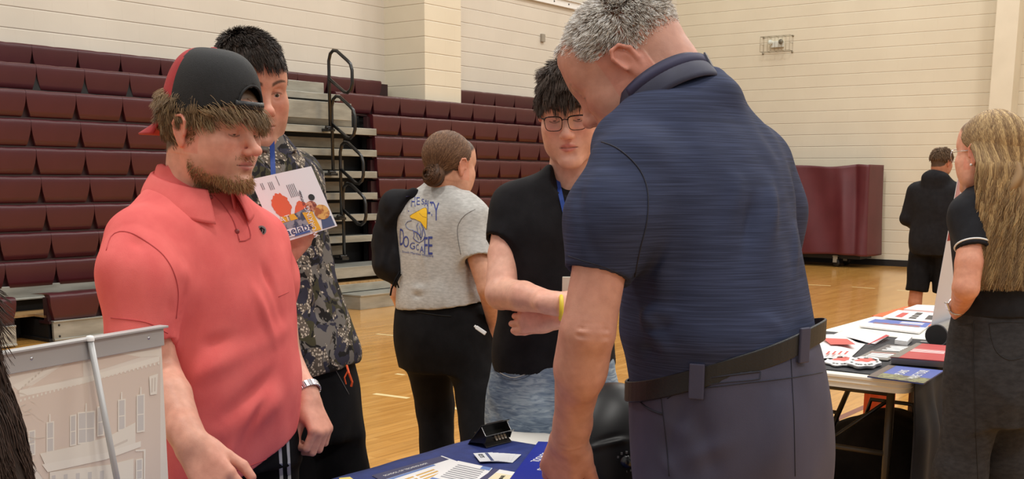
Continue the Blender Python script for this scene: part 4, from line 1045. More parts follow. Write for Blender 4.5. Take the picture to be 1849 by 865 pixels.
    LA = limb_piece([P(1100, 380, 1.87), P(1085, 470, 1.845), el, P(1047, 665, 1.85), wr], [0.042, 0.0445, 0.0452, 0.0425, 0.0275], SK, 0.0028,
                    hand=dict(at=wr+Vector((0, 0, -0.0)), d=P(1000, 905, 2.0)-wr, back=(-0.45, -0.85, 0.1), side=-1, curl=(22, 24, 26, 28), size=1.12, thumb=(30, 14)), post=creases,
                    ell=[(tuple(P(1052, 650, 1.84)), (0.038, 0.038, 0.07), 0.02)])
    rel = P(1404, 560, 2.25); rwr = P(1330, 690, 2.42)
    RA = limb_piece([P(1394, 400, 2.22), rel, rwr], [0.046, 0.043, 0.03], SK, 0.0035, hand=dict(at=rwr, d=(-0.6, 0.3, -0.5), back=(0.3, 0.6, 0.5), side=1, curl=(30, 32, 34, 36), size=1.1))
    body = body_mesh([HP, LA, RA], root)
    eyes(M, root)
    def gcol(p, C):
        C = C.copy(); r = np.random.RandomState(2); top = sst(0.06, 0.1, p[:, 2])*sst(-0.1, -0.02, -np.abs(p[:, 1]+0.04)+0.02)
        w = r.rand(len(p)); dk = (w < 0.22); C[dk] = np.array(lin(140, 124, 110)[:3])*(0.8+0.4*r.rand(dk.sum(), 1)); return C
    hair('hair', M, root, 17000, 0.017, (246, 241, 234), rad=0.00072, seg=4, hl=hd['hl'], crown=(0, -0.055, 0.12), grav=0.0, wave=0.35, lift=0.75, clump=0.2, thick=0.001, var=0.18, colfn=gcol, seed=21,
         lfn=lambda p: 0.008+0.014*sst(-0.01, 0.09, p[:, 2]), flow=lambda p: np.stack([p[:, 0]*0.6, 0.12-p[:, 1]*0.0-0.1*(p[:, 1] < -0.03), np.where(p[:, 1] > 0.0, -0.02, -0.10)], 1))
    # collar: stand plus folded flap, loop at the nape
    cc = P(1202, 180, 2.07)
    def collar_pt(a, lvl, out):
        # a: -1 (left front) .. 0 nape .. 1 (right front)
        th = a*math.radians(150); up = Vector((-0.42, 0.36, 0.83)).normalized(); fr = Vector((fs[0], fs[1], 0)); fr = (fr-up*fr.dot(up)).normalized(); r_ = fr.cross(up)
        rx, ry = 0.078+out, 0.082+out
        return cc+r_*(math.sin(th)*rx)-fr*(math.cos(th)*ry)+up*(lvl-0.004*(1-math.cos(th)))
    def prof(u, v):
        a = -1+2*u
        if v < 0.4: t = v/0.4; return collar_pt(a, -0.012+0.052*t, 0.004-0.004*t)
        t = (v-0.4)/0.6; return collar_pt(a, 0.040-0.064*t, 0.003+0.010*math.sin(t*2.0)+0.009*t)
    mb = MB(); mb.grid(prof, 60, 12); mb.build('collar', M_NAVYC, root, smooth=True, solid=0.003)
    def band(u, v): return collar_pt(-0.62+u*0.86, 0.018+0.018*(v-0.5), 0.0135+0.002)
    mb = MB(); mb.grid(band, 40, 3); mb.build('collar_strap', base_mat('navy_webbing', lin(38, 36, 70), 0.65), root, smooth=True, solid=0.002)
    mb = MB()
    def band2(u, v): return collar_pt(0.10+u*0.14, 0.016+0.028*(v-0.5), 0.0180)
    mb.grid(band2, 8, 3); mb.build('strap_buckle', base_mat('grey_buckle', lin(92, 94, 108), 0.3), root, solid=0.003)
    return root
man()
# ------------------------------------------------------------------ young man in the coral polo and backwards cap
M_CORAL = noisy('coral_pique', lin(230, 106, 104), lin(240, 118, 114), (16, 16, 12), 0.85, bump=0.35, bscale=900, spec=0.2)
M_CAPB = noisy('black_mesh_cap', lin(13, 13, 15), lin(21, 21, 24), (300, 300, 40), 0.7, bump=0.5, bscale=700)
M_CAPR = noisy('red_cap_twill', lin(158, 32, 40), lin(172, 40, 48), (40, 40, 40), 0.7, bump=0.3, bscale=900)
M_STEEL = base_mat('watch_steel', lin(200, 200, 204), 0.25, metal=0.9)
def coral_boy():
    SK = (224, 168, 146); f = (0.77, -0.64)
    root = empty('person', (P(400, 700, 2.5).x, 2.5, 0), 'young man in a coral polo shirt and a black and red cap worn backwards', 'person')
    R = rt(f); F_ = fw(f)
    hc = P(405, 760, 2.5)
    # shorts / trousers
    sd = SDF((hc.x-0.3, hc.y-0.3, 0.02), (hc.x+0.3, hc.y+0.3, 1.02), 0.01)
    sd.loft([(0.8, hc.x, hc.y, 0.17, 0.135, *f), (0.92, hc.x, hc.y, 0.165, 0.13, *f), (1.0, hc.x, hc.y, 0.15, 0.12, *f)])
    for s in (-1, 1):
        kn = Vector((hc.x, hc.y, 0.48))+R*0.11*s; an = Vector((hc.x, hc.y, 0.1))+R*0.12*s-F_*0.02
        sd.chain([tuple(Vector((hc.x, hc.y, 0.82))+R*0.085*s), tuple(kn), tuple(an)], [0.098, 0.085, 0.07], 0.04, 0.03)
    sd.plane((0, 0, 0.04), (0, 0, -1))
    pn = garment('track_pants', sd, M_BLKPANT, root, amp=0.003)
    M_ST = base_mat('white_stripe', lin(225, 225, 222), 0.6)
    for k in (0, 1):
        pts = onto(pn, [P(503+k*15+i*1.2, 770+i*22, 2.4) for i in range(8)], P(510, 850, 2.4)-Vector((0, 0, CAMZ)), 0.002, 0.5)
        ribbon('side_stripe', pts, 0.008, M_ST, root, -(P(510, 850, 2.4)-Vector((0, 0, CAMZ))).normalized())
    for s in (-1, 1): shoe(root, Vector((hc.x, hc.y, 0))+R*0.12*s-F_*0.09, f, M_SHOEW, 0.29)
    # polo
    rsh = P(258, 436, 2.30); lsh = P(466, 436, 2.60)
    sd = SDF((rsh.x-0.19, 2.0, 0.72), (lsh.x+0.24, 2.9, 1.5), 0.0052)
    S = [st(362, 900, 2.47, 0.176, 0.150, f), st(378, 840, 2.47, 0.180, 0.158, f), st(392, 760, 2.47, 0.184, 0.166, f), st(396, 690, 2.47, 0.186, 0.166, f), st(388, 600, 2.47, 0.180, 0.156, f), st(378, 500, 2.46, 0.188, 0.145, f), st(370, 440, 2.46, 0.196, 0.132, f),
         st(362, 395, 2.46, 0.178, 0.115, f), st(352, 358, 2.46, 0.125, 0.09, f), st(346, 325, 2.46, 0.078, 0.074, f), st(342, 300, 2.46, 0.062, 0.062, f)]
    sd.loft(S, e=2.25)
    rh = P(252, 612, 2.22); lh = P(497, 553, 2.68)
    sleeve(sd, [rsh, P(256, 500, 2.245), rh], [0.068, 0.073, 0.068], 0.06)
    sleeve(sd, [lsh, P(484, 500, 2.64), lh], [0.056, 0.056, 0.047], 0.06)
    nb = P(350, 350, 2.46)
    # curved hem: rises towards his left hip where the hand lifts it
    n_ = np.array([0.20, 0.0, -1.0]); p0 = P(470, 848, 2.35)
    h1 = V3(P(560, 782, 2.42)); h2 = V3(P(395, 884, 2.33)); h3 = V3(P(300, 905, 2.5)); nn = np.cross(h2-h1, h3-h1); nn /= np.linalg.norm(nn); nn = nn if nn[2] < 0 else -nn
    sd.plane(h1, nn)
    sd.cone(P(345, 300, 2.46), P(352, 372, 2.44), 0.058, 0.056, 0.006, op='s')
    g = P
    L = [(g(238, 420, 2.2), g(305, 560, 2.2), 0.014, -0.010), (g(310, 470, 2.24), g(300, 620, 2.22), 0.012, -0.012), (g(560, 700, 2.4), g(330, 800, 2.3), 0.03, 0.008), (g(545, 640, 2.4), g(400, 760, 2.3), 0.02, -0.008),
         (g(520, 590, 2.45), g(330, 690, 2.25), 0.022, 0.008), (g(510, 560, 2.5), g(350, 640, 2.25), 0.016, -0.007), (g(455, 770, 2.3), g(395, 860, 2.3), 0.016, 0.013), (g(500, 690, 2.35), g(425, 850, 2.3), 0.013, -0.011), (g(530, 700, 2.38), g(470, 840, 2.32), 0.014, 0.008),
         (g(410, 480, 2.3), g(440, 640, 2.3), 0.024, 0.006), (g(455, 470, 2.35), g(490, 620, 2.4), 0.012, 0.008), (g(475, 460, 2.4), g(510, 620, 2.45), 0.010, -0.007), (g(330, 480, 2.22), g(400, 560, 2.28), 0.02, 0.005), (g(205, 450, 2.2), g(215, 560, 2.2), 0.02, 0.005),
         (g(320, 620, 2.25), g(350, 740, 2.26), 0.02, 0.008), (g(345, 640, 2.25), g(420, 700, 2.27), 0.012, -0.005), (g(240, 440, 2.18), g(238, 590, 2.16), 0.016, -0.005)]
    sh = garment('polo_shirt', sd, M_CORAL, root, [(V3(a), V3(b), w, am*1.6) for a, b, w, am in L], amp=0.004, k=(12, 12, 9), seed=31, rl=2)
    M_CTH = base_mat('coral_seam', lin(196, 78, 80), 0.8)
    def seam(pp, r=0.0011, name='seam', mat=M_CTH, d0=2.4): return seam_on(sh, pp, d0, mat, root, name, r)
    seam([(192, 452), (200, 428), (216, 418), (240, 422), (270, 440), (296, 462), (314, 492), (322, 530), (318, 575)], 0.0014, 'shoulder_seam')
    seam([(200, 574), (240, 578), (270, 584), (303, 602)], 0.0012, 'sleeve_seam')
    seam([(503, 536), (521, 527)], 0.0012, 'sleeve_seam')
    seam([(560, 770), (540, 790), (505, 816), (460, 838), (400, 858)], 0.0012, 'hem_seam')
    # placket
    seam([(386, 352), (404, 372), (422, 400), (432, 434)], 0.0014, 'placket_edge'); seam([(414, 345), (432, 372), (446, 402), (452, 430), (432, 436)], 0.0014, 'placket_edge')
    for (x, y) in ((380, 356), (428, 418)):
        p = onto(sh, [P(x, y, 2.4)], P(x, y, 2.4)-Vector((0, 0, CAMZ)), 0.002, 0.7)[0]; dr = (Vector((0, 0, CAMZ))-p).normalized(); mb = MB(frame(p, Vector((0, 0, 1)).cross(dr), Vector((0, 0, 1)))); mb.lathe([(0, 0.002), (0.004, 0.002), (0.0055, 0.0), (0.005, -0.002)], 14); mb.build('button', base_mat('rust_button', lin(150, 60, 60), 0.3), root, smooth=True)
    # embroidered emblem
    p = onto(sh, [P(472, 416, 2.4)], P(472, 416, 2.4)-Vector((0, 0, CAMZ)), 0.0015, 0.7)[0]; dr = (Vector((0, 0, CAMZ))-p).normalized(); Mx = frame(p, Vector((0, 0, 1)).cross(dr), Vector((0.25, 0, 1)))
    mb = MB(Mx); mb.lathe([(0.0, 0.001), (0.009, 0.001), (0.0105, 0)], 20); o = mb.build('emblem', base_mat('grey_thread', lin(150, 140, 140), 0.7), root)
    mb = MB(Mx @ Matrix.Translation((0, 0, 0.0012))); mb.tube([(-0.005, -0.007, 0), (-0.006, 0.0, 0), (0.0, 0.006, 0), (0.006, 0.002, 0), (0.004, -0.006, 0)], 0.0014, 5); mb.tube([(0, 0.006, 0), (0.0, -0.002, 0)], 0.0014, 5); mb.build('emblem_stitch', M_BLACKCOT, o)
    # collar
    cc = P(350, 341, 2.45)
    def cp(a, lvl, out):
        th = a*math.radians(158); up = Vector((-0.10, 0.03, 1)).normalized(); fr = Vector((f[0], f[1], 0)); fr = (fr-up*fr.dot(up)).normalized(); r_ = fr.cross(up); c_ = (1-math.cos(th))/2
        return cc+r_*(math.sin(th)*(0.078+out))-fr*(math.cos(th)*(0.084+out+0.014*c_))+up*(lvl-0.060*c_**1.2)
    def prof(u, v):
        a = -1+2*u; c_ = (1-math.cos(a*math.radians(158)))/2
        if v < 0.35: t = v/0.35; return cp(a, 0.00+0.052*t, 0.002-0.003*t)
        t = (v-0.35)/0.65; w = 1.0+0.35*c_**3
        return cp(a, 0.052-0.058*t*w, 0.000+0.014*math.sin(min(1, t*1.3)*1.6)+0.020*t)
    mb = MB(); mb.grid(prof, 70, 16); mb.build('collar', M_CORAL, root, smooth=True, solid=0.003)
    # head
    def hlA(ph): return np.interp(ph, [0, 0.6, 1.0, 1.25, 1.45, 1.75, 2.05, 2.6, 3.15], [0.075, 0.07, 0.05, 0.02, -0.002, 0.014, -0.04, -0.06, -0.066])
    hd = dict(skin=SK, hair=(108, 86, 60), eye_open=0.12, nose=1.12, jaw=0.98, brow=(112, 88, 62), browk=0.6, stubble=((160, 120, 92), 0.4), lips=(190, 112, 108), hl=hlA, blush=1.2, ear=1.02, neck_top=(0, -0.03, -0.055), mouth=0.024)
    M = head_matrix(P(383, 235, 2.42), (0.90, -0.44), 7, 0, (1.0, 1.02, 0.94))
    HP = head_piece(M, hd, 0.0018, neck=P(352, 375, 2.45), nr=(0.056, 0.064), nk=0.035)
    rel = P(281, 668, 2.25); rwr = P(345, 800, 2.10)
    RA = limb_piece([P(256, 560, 2.23), rel, P(305, 715, 2.19), rwr], [0.048, 0.047, 0.045, 0.029], SK, 0.0028,
                    hand=dict(at=rwr, d=P(398, 880, 2.06)-rwr, back=(-0.25, -0.75, 0.6), side=-1, curl=(24, 28, 32, 36), size=1.1, thumb=(28, 20)))
    lel = P(512, 640, 2.68); lwr = P(553, 712, 2.60)
    LA = limb_piece([P(500, 540, 2.68), lel, lwr], [0.043, 0.040, 0.027], SK, 0.0028,
                    hand=dict(at=P(556, 722, 2.59), d=P(578, 775, 2.55)-P(556, 722, 2.59), back=(0.75, -0.45, 0.25), side=1, curl=(62, 60, 58, 56), size=1.02, thumb=(10, 5), thumb_in=0.5))
    body_mesh([HP, RA, LA], root)
    eyes(M, root)
    # watch
    ax = (lwr-lel).normalized(); u_ = ax.cross(Vector((0, 1, 0))).normalized(); v_ = ax.cross(u_); c = P(553, 707, 2.60)
    mb = MB(); n = 26
    for i in range(n):
        t = 2*math.pi*i/n; d = u_*math.cos(t)*0.034+v_*math.sin(t)*0.030; tg = (-u_*math.sin(t)+v_*math.cos(t)).normalized(); mbm = MB(frame(c+d, tg, ax)); mbm.box((-0.0036, -0.009, -0.002), (0.0036, 0.009, 0.002)); mb.add(mbm.v, mbm.f)
    mb.build('watch', M_STEEL, root, bevel=0.001)
    # hair around the cap: sides, nape and the fringe in front
    LOC = dict(hl=hlA)
    def colA(p, C): return C
    hair('hair', M, root, 12000, 0.07, (132, 108, 80), rad=0.0009, seg=8, hl=hlA, crown=(0, -0.02, 0.13), grav=0.25, wave=0.46, lift=0.07, clump=0.6, thick=0.009, brow_push=False, hi=(164, 138, 102), hik=0.35, seed=41, var=0.22, nguide=420,
         keep=lambda p: (p[:, 2] < 0.085), lfn=lambda p: np.interp(azim(p), [0, 0.9, 1.25, 1.5, 1.9, 2.3, 3.15], [0.085, 0.075, 0.050, 0.026, 0.035, 0.05, 0.05]),
         flow=lambda p: np.stack([p[:, 0]*0.8-0.05*(p[:, 1] > 0.02), np.where(p[:, 1] > 0.02, 0.12, 0.03), -0.08+0*p[:, 0]], 1))
    # beard along the jaw and chin
    r = np.random.RandomState(5); n = 3600
    bd = xfi(M, HP[0]); Nh = vnormals(bd, HP[1]); X, Y, Z = np.abs(bd[:, 0]), bd[:, 1], bd[:, 2]
    jawz = -0.062-0.55*np.clip(Y-0.01, 0, 0.05)            # upper edge of the beard runs down towards the mouth corner
    w = sst(jawz+0.006, jawz-0.016, Z)*sst(-0.002, 0.008, Y)*(Z > -0.135)*(1-0.9*((np.abs(Z+0.067) < 0.013)&(X < 0.027)))
    w = np.maximum(w, 0.6*sst(0.052, 0.060, X)*(1-sst(0.072, 0.076, X))*(Z > -0.075)*(Z < 0.0)*sst(0.0, 0.004, Y)*(1-sst(0.014, 0.024, Y)))
    w = np.maximum(w, 0.35*np.exp(-((Z+0.0515)/0.005)**2)*(X < 0.03)*(Y > 0.07)); w = w*(Nh[:, 2] > -0.95)
    ids = r.choice(len(bd), n, p=w/w.sum()); p = bd[ids]; nr = Nh[ids]
    L_ = np.where((p[:, 2] < -0.095) & (p[:, 1] > 0.05), 0.012, 0.0065)*(0.6+0.8*r.rand(len(ids))); dv = nr*0.55+V3((0, 0.25, -0.75))+r.normal(size=p.shape)*0.25; dv /= np.linalg.norm(dv, axis=1, keepdims=True)
    Q = np.stack([p-nr*0.0005, p+dv*L_[:, None]*0.5, p+dv*L_[:, None]+V3((0, 0.0, -0.1))*L_[:, None]*0.3], 1)
    base = np.array(lin(178, 140, 96)[:3]); C = base*(0.6+0.8*r.rand(len(ids), 1)); C[p[:, 1] < 0.03] *= 0.7
    strand_mesh('beard', xf(M, Q.reshape(-1, 3)).reshape(len(ids), 3, 3), 0.00055, C, M_HAIR, root)
    # cap, worn backwards: local +y is the front of his head
    def dome(u, v):   # u around 0..1 (0 = front), v 0 rim .. 1 crown
        a = 2*math.pi*u; c = math.cos(a); zr = 0.056+0.0*c if c > 0 else 0.056+0.052*c
        zr = 0.034+0.030*c
        ph = v*math.pi/2; H = 0.176-zr
        rx, ry = 0.086, 0.111
        return Vector((math.sin(a)*rx*math.cos(ph)**0.62, -0.006+c*ry*math.cos(ph)**0.62-0.0*v, zr+H*math.sin(ph)**1.0))
    nu, nv = 96, 28; vs = []; fs = []; mi = []
    for i in range(nu):
        for j in range(nv): vs.append(M @ dome(i/nu, j/(nv-1)*0.985))
    for i in range(nu):
        a = 2*math.pi*(i+0.5)/nu; c = math.cos(a); sx = math.sin(a)
        for j in range(nv-1):
            p = dome((i+0.5)/nu, (j+0.5)/(nv-1)); 
            if p.y > 0.02 and (p.x/0.036)**2+((p.z-0.064)/0.042)**2 < 1: continue
            i2 = (i+1) % nu; fs.append((i*nv+j, i2*nv+j, i2*nv+j+1, i*nv+j+1)); mi.append(1 if p.y < -0.042+0.10*max(0, p.z-0.06) else 0)
    cap = MB(); cap.v = vs; cap.f = fs; cap.mi = mi
    co = cap.build('cap', [M_CAPB, M_CAPR], root, smooth=True, solid=0.003)
    mb = MB(M @ Matrix.Translation((0, -0.006, 0.174))); mb.lathe([(0, 0.006), (0.006, 0.005), (0.008, 0.001), (0.007, -0.002)], 14); mb.build('cap_button', M_CAPR, co, smooth=True)
    # strap across the forehead
    def strap(u, v):
        a = (u-0.5)*1.05; z = 0.056+0.017*v; return M @ Vector((math.sin(a)*0.089, -0.006+math.cos(a)*0.1145, z))
    mb = MB(); mb.grid(strap, 24, 3); mb.build('cap_strap', base_mat('black_snap_plastic', lin(34, 34, 38), 0.35), co, solid=0.003, smooth=True)
    mb = MB()
    for i in range(7):
        a = (i/6-0.5)*0.8; q = M @ Vector((math.sin(a)*0.090, -0.006+math.cos(a)*0.1165, 0.065)); nrm = (q-(M @ Vector((0, 0, 0.065)))).normalized(); m2 = MB(frame(q, Vector((0, 0, 1)).cross(nrm), Vector((0, 0, 1)))); m2.lathe([(0, 0.001), (0.002, 0.001), (0.003, 0)], 8); mb.add(m2.v, m2.f)
    mb.build('snap', M_DARK, co)
    # piping round the strap opening
    pts = []
    for i in range(15):
        t = math.pi*i/14; x = 0.037*math.cos(t); z = 0.064+0.043*math.sin(t); best = None
        ph = math.asin(min(0.98, max(0, (z-0.064)/(0.098)))); ry = 0.111*math.cos(ph)**0.62; rx = 0.086*math.cos(ph)**0.62
        pts.append(M @ Vector((x, -0.006+ry*math.sqrt(max(0, 1-(x/rx)**2))+0.001, z)))
    mb = MB(); mb.tube(pts, 0.003, 8); mb.build('cap_piping', M_CAPB, co, smooth=True)
    # curved brim at the back
    def brim(u, v):
        a = math.pi+(u-0.5)*1.75; c = math.cos(a); b = dome(a/(2*math.pi) % 1, 0.0); out = 0.074*v*math.cos((u-0.5)*math.pi*0.93)**0.55
        return M @ Vector((b.x*(1+0.02*v), b.y-out*0.93, b.z-out*0.5-0.028*(abs(u-0.5)*2)**2*v+0.002))
    mb = MB(); mb.grid(brim, 30, 10); mb.build('cap_brim', M_CAPR, co, smooth=True, solid=0.004)
    return root
coral_boy()
# ------------------------------------------------------------------ dark-haired young man in the camouflage shirt
def camo_mat():
    m = base_mat('camouflage_cloth', WHT, 0.85, spec=0.2); t = NT(m); b = t.n['Principled BSDF']; co = t.new('ShaderNodeTexCoord')
    def layer(scale, off, dist=1.2, det=2.5):
        mp = t.new('ShaderNodeMapping'); mp.inputs['Location'].default_value = off; t.link(co.outputs['Object'], mp.inputs[0])
        n = t.new('ShaderNodeTexNoise'); n.inputs['Scale'].default_value = scale; n.inputs['Detail'].default_value = det; n.inputs['Distortion'].default_value = dist; t.link(mp.outputs[0], n.inputs['Vector']); return n
    def mixc(prev, col, n, thr, w=0.006):
        mr = t.new('ShaderNodeMapRange'); mr.inputs[1].default_value = thr-w; mr.inputs[2].default_value = thr+w; t.link(n.outputs['Fac'], mr.inputs[0])
        mx = t.new('ShaderNodeMix', data_type='RGBA'); t.link(mr.outputs[0], mx.inputs[0])
        if isinstance(prev, tuple): mx.inputs[6].default_value = prev
        else: t.link(prev, mx.inputs[6])
        if isinstance(col, tuple): mx.inputs[7].default_value = col
        else: t.link(col, mx.inputs[7])
        return mx.outputs[2]
    c = mixc(lin(112, 106, 100), lin(66, 62, 44), layer(9.5, (0, 0, 0)), 0.50)
    c = mixc(c, lin(52, 50, 62), layer(12, (3, 1, 2), 1.6, 3), 0.52)
    c = mixc(c, lin(30, 27, 26), layer(15, (7, 5, 1), 2.0, 3), 0.565)
    # fine speckled tan patches
    v = t.new('ShaderNodeTexVoronoi'); v.inputs['Scale'].default_value = 130; t.link(co.outputs['Object'], v.inputs['Vector'])
    mr = t.new('ShaderNodeMapRange'); mr.inputs[1].default_value = 0.36; mr.inputs[2].default_value = 0.42; t.link(v.outputs['Distance'], mr.inputs[0])
    tan = t.new('ShaderNodeMix', data_type='RGBA'); tan.inputs[6].default_value = lin(196, 182, 164); tan.inputs[7].default_value = lin(98, 88, 78); t.link(mr.outputs[0], tan.inputs[0])
    c = mixc(c, tan.outputs[2], layer(12.5, (11, 2, 9), 1.8, 3.5), 0.56)
    t.link(c, b.inputs['Base Color']); return m
M_CAMO = camo_mat()
def camo_boy():
    SK = (214, 158, 134); f = (0.80, -0.60); R = rt(f); F_ = fw(f)
    root = empty('person', (P(520, 700, 2.95).x, 2.95, 0), 'dark-haired young man in a camouflage shirt standing behind the coral polo, holding a brochure', 'person')
    hc = P(528, 700, 2.95)
    sd = SDF((hc.x-0.34, hc.y-0.34, 0.02), (hc.x+0.34, hc.y+0.34, 1.08), 0.01)
    sd.loft([(0.76, hc.x, hc.y, 0.19, 0.15, *f), (0.88, hc.x, hc.y, 0.185, 0.145, *f), (1.06, hc.x, hc.y, 0.16, 0.125, *f)])
    for s in (-1, 1):
        kn = Vector((hc.x, hc.y, 0.50))+R*0.11*s+F_*0.05; an = Vector((hc.x, hc.y, 0.1))+R*0.13*s+F_*0.02
        sd.chain([tuple(Vector((hc.x, hc.y, 0.86))+R*0.09*s), tuple(kn), tuple(an)], [0.115, 0.105, 0.085], 0.04, 0.03)
    sd.plane((0, 0, 0.03), (0, 0, -1))
    g = P
    pn = garment('trousers', sd, M_BLKPANT, root, [(V3(g(600, 700, 2.8)), V3(g(650, 860, 2.8)), 0.02, 0.008), (V3(g(580, 720, 2.8)), V3(g(600, 860, 2.8)), 0.02, -0.008)], amp=0.004)
    seam_on(pn, [(606, 668), (618, 690), (630, 712)], 2.8, base_mat('grey_stitch', lin(110, 106, 104), 0.7), root, 'pocket_stitch', 0.0012)
    mb = MB(); mb.tube([P(626, 660, 2.84), P(630, 674, 2.82), P(636, 690, 2.82), P(634, 698, 2.82)], 0.003, 6); mb.tube([P(629, 668, 2.83), P(622, 682, 2.82), P(625, 694, 2.82)], 0.002, 6); mb.build('orange_cord', base_mat('orange_cord', lin(214, 82, 30), 0.6), root)
    for s in (-1, 1): shoe(root, Vector((hc.x, hc.y, 0))+R*0.13*s-F_*0.07, f, M_SHOE, 0.29)
    sd = SDF((hc.x-0.42, 2.45, 0.88), (hc.x+0.4, 3.4, 1.66), 0.0056)
    S = [st(535, 690, 2.94, 0.178, 0.135, f), st(530, 640, 2.94, 0.19, 0.15, f), st(520, 580, 2.94, 0.178, 0.14, f), st(500, 500, 2.94, 0.17, 0.128, f), st(480, 420, 2.94, 0.18, 0.13, f), st(470, 350, 2.94, 0.19, 0.128, f), st(466, 310, 2.94, 0.178, 0.112, f), st(466, 275, 2.94, 0.12, 0.09, f), st(464, 240, 2.94, 0.07, 0.068, f)]
    sd.loft(S, e=2.2)
    lsh = P(538, 312, 3.08); lel = P(566, 480, 3.12); lwr = P(596, 600, 3.05)
    sd.chain([V3(lsh), V3(P(548, 400, 3.1)), V3(lel), V3(P(590, 560, 3.05)), V3(P(600, 640, 3.0))], [0.064, 0.056, 0.05, 0.048, 0.04], 0.05, 0.02)
    rsh = P(395, 330, 2.80); rel = P(430, 500, 2.70)
    sleeve(sd, [V3(rsh), V3(P(405, 400, 2.76)), V3(rel)], [0.062, 0.058, 0.055], 0.05)
    sd.plane(V3(P(592, 678, 2.8)), (0.12, 0.0, -1))
    L = [(g(560, 320, 2.9), g(575, 470, 2.9), 0.014, 0.006), (g(540, 480, 2.85), g(620, 560, 2.85), 0.02, 0.010), (g(545, 540, 2.85), g(625, 600, 2.85), 0.016, -0.008), (g(560, 600, 2.8), g(640, 630, 2.8), 0.014, 0.008), (g(530, 350, 2.85), g(560, 460, 2.9), 0.014, -0.006)]
    sh = garment('camouflage_shirt', sd, M_CAMO, root, [(V3(a), V3(b), w, am) for a, b, w, am in L], amp=0.004, seed=8, rl=2)
    # stand-up collar with a front opening
    cc = P(470, 262, 2.93)
    def cp(u, v):
        a = (-1+2*u)*math.radians(150); up = Vector((0.1, -0.08, 1)).normalized(); fr = Vector((f[0], f[1], 0)); r_ = fr.cross(up).normalized(); c_ = (1-math.cos(a))/2
        o_ = 0.004+0.012*math.sin(v*2.6)+0.010*v; lv = 0.035*math.sin(v*1.9)-0.02*v-0.035*c_
        return cc+r_*(math.sin(a)*(0.068+o_))-fr*(math.cos(a)*(0.072+o_))+up*lv
    mb = MB(); mb.grid(cp, 50, 8); mb.build('collar', M_CAMO, root, smooth=True, solid=0.003)
    hd = dict(skin=SK, hair=(52, 42, 36), eye_open=0.75, nose=1.0, jaw=1.05, fat=0.003, brow=(48, 38, 32), stubble=((120, 92, 78), 0.22), lips=(190, 120, 108), neck_top=(0, -0.03, -0.055), mouth=0.024,
              hl=lambda ph: np.interp(ph, [0, 0.5, 0.85, 1.15, 1.35, 1.75, 2.05, 2.5, 3.15], [0.066, 0.066, 0.056, 0.028, 0.005, 0.012, -0.035, -0.052, -0.058]))
    M = head_matrix(P(450, 162, 2.92), (0.60, -0.80), 12, 2, (1.07, 1.07, 1.12))
    HP = head_piece(M, hd, 0.002, neck=P(464, 290, 2.94), nr=(0.058, 0.064))
    fwr = P(503, 474, 2.665); fel = P(470, 520, 2.76)
    RA = limb_piece([P(432, 470, 2.72), fel, fwr], [0.047, 0.043, 0.029], SK, 0.0028, hand=dict(at=P(504, 472, 2.668), d=P(556, 400, 2.70)-P(504, 472, 2.675), back=(0.1, 0.95, -0.25), side=1, curl=(3, 4, 6, 8), size=0.98, thumb=(34, 8), thumb_in=0.75, spread=2))
    LA = limb_piece([P(590, 560, 3.04), P(603, 650, 2.98)], [0.032, 0.028], SK, 0.004, hand=dict(at=P(603, 650, 2.98), d=(0.05, -0.05, -1), back=(0.8, 0.6, 0), side=-1, curl=(30, 30, 30, 30)))
    body_mesh([HP, RA, LA], root); eyes(M, root, (72, 62, 48), gaze=(0.05, 1, -0.25))
    hair('hair', M, root, 14000, 0.045, (56, 45, 38), rad=0.00095, seg=6, hl=hd['hl'], crown=(0.0, -0.075, 0.10), grav=0.12, wave=0.18, lift=0.18, clump=0.35, thick=0.005, push=0.003, hi=(84, 68, 56), hik=0.2, seed=61,
         lfn=lambda p: np.interp(azim(p), [0, 1.1, 1.4, 2.0, 3.1], [0.034, 0.028, 0.020, 0.018, 0.02])+0.02*(p[:, 2] > 0.1))
    # lanyard
    d0 = 2.75
    pts = onto(sh, [P(491+0.04*i*10, 252+i*11, 2.8) for i in range(9)], P(495, 300, 2.8)-Vector((0, 0, CAMZ)), 0.004, 0.7)
    ribbon('lanyard', pts, 0.012, M_LAN, root, -(P(495, 300, 2.8)-Vector((0, 0, CAMZ))).normalized())
    # watch on the raised hand
    # brochure held in his right hand
    A = [P(452, 324, 2.66), P(562, 300, 2.68), P(609, 408, 2.655), P(502, 441, 2.625)]
    x = (A[1]-A[0]); y = (A[0]-A[3]); wd, ht = x.length, y.length; M2 = frame(A[3], A[2]-A[3], A[0]-A[3]); M2 = M2 @ Matrix.Identity(4); w2 = (A[2]-A[3]).length
    _n = (A[2]-A[3]).cross(A[0]-A[3]); _o = Vector((0, 0, CAMZ)); _d = A[1]-_o; A[1] = _o+_d*((A[3]-_o).dot(_n)/_d.dot(_n))
    bro = empty('brochure', A[3], 'open white brochure with orange and yellow pictures held by the camouflage shirt', 'brochure')
    def q(u, v): return A[3]*(1-u)*(1-v)+A[2]*u*(1-v)+A[0]*(1-u)*v+A[1]*u*v
    nrm = (A[2]-A[3]).cross(A[0]-A[3]).normalized(); 
    if nrm.y > 0: nrm = -nrm
    def patch(name, pts, mat, lift, par):
        mb = MB(); vs = [q(u, v)+nrm*lift for u, v in pts]; n = len(vs); mb.add(vs+[p-nrm*0.0004 for p in vs], [tuple(range(n)), tuple(range(n, 2*n))[::-1]]+[(i, (i+1) % n, n+(i+1) % n, n+i) for i in range(n)]); return mb.build(name, mat, par)
    M_PAP = base_mat('white_paper', lin(236, 236, 240), 0.45)
    page = patch('page', [(0, 0), (1, 0), (1, 1), (0, 1)], M_PAP, 0.0, bro)
    mm = lambda n_, c: base_mat(n_, lin(*c), 0.45)
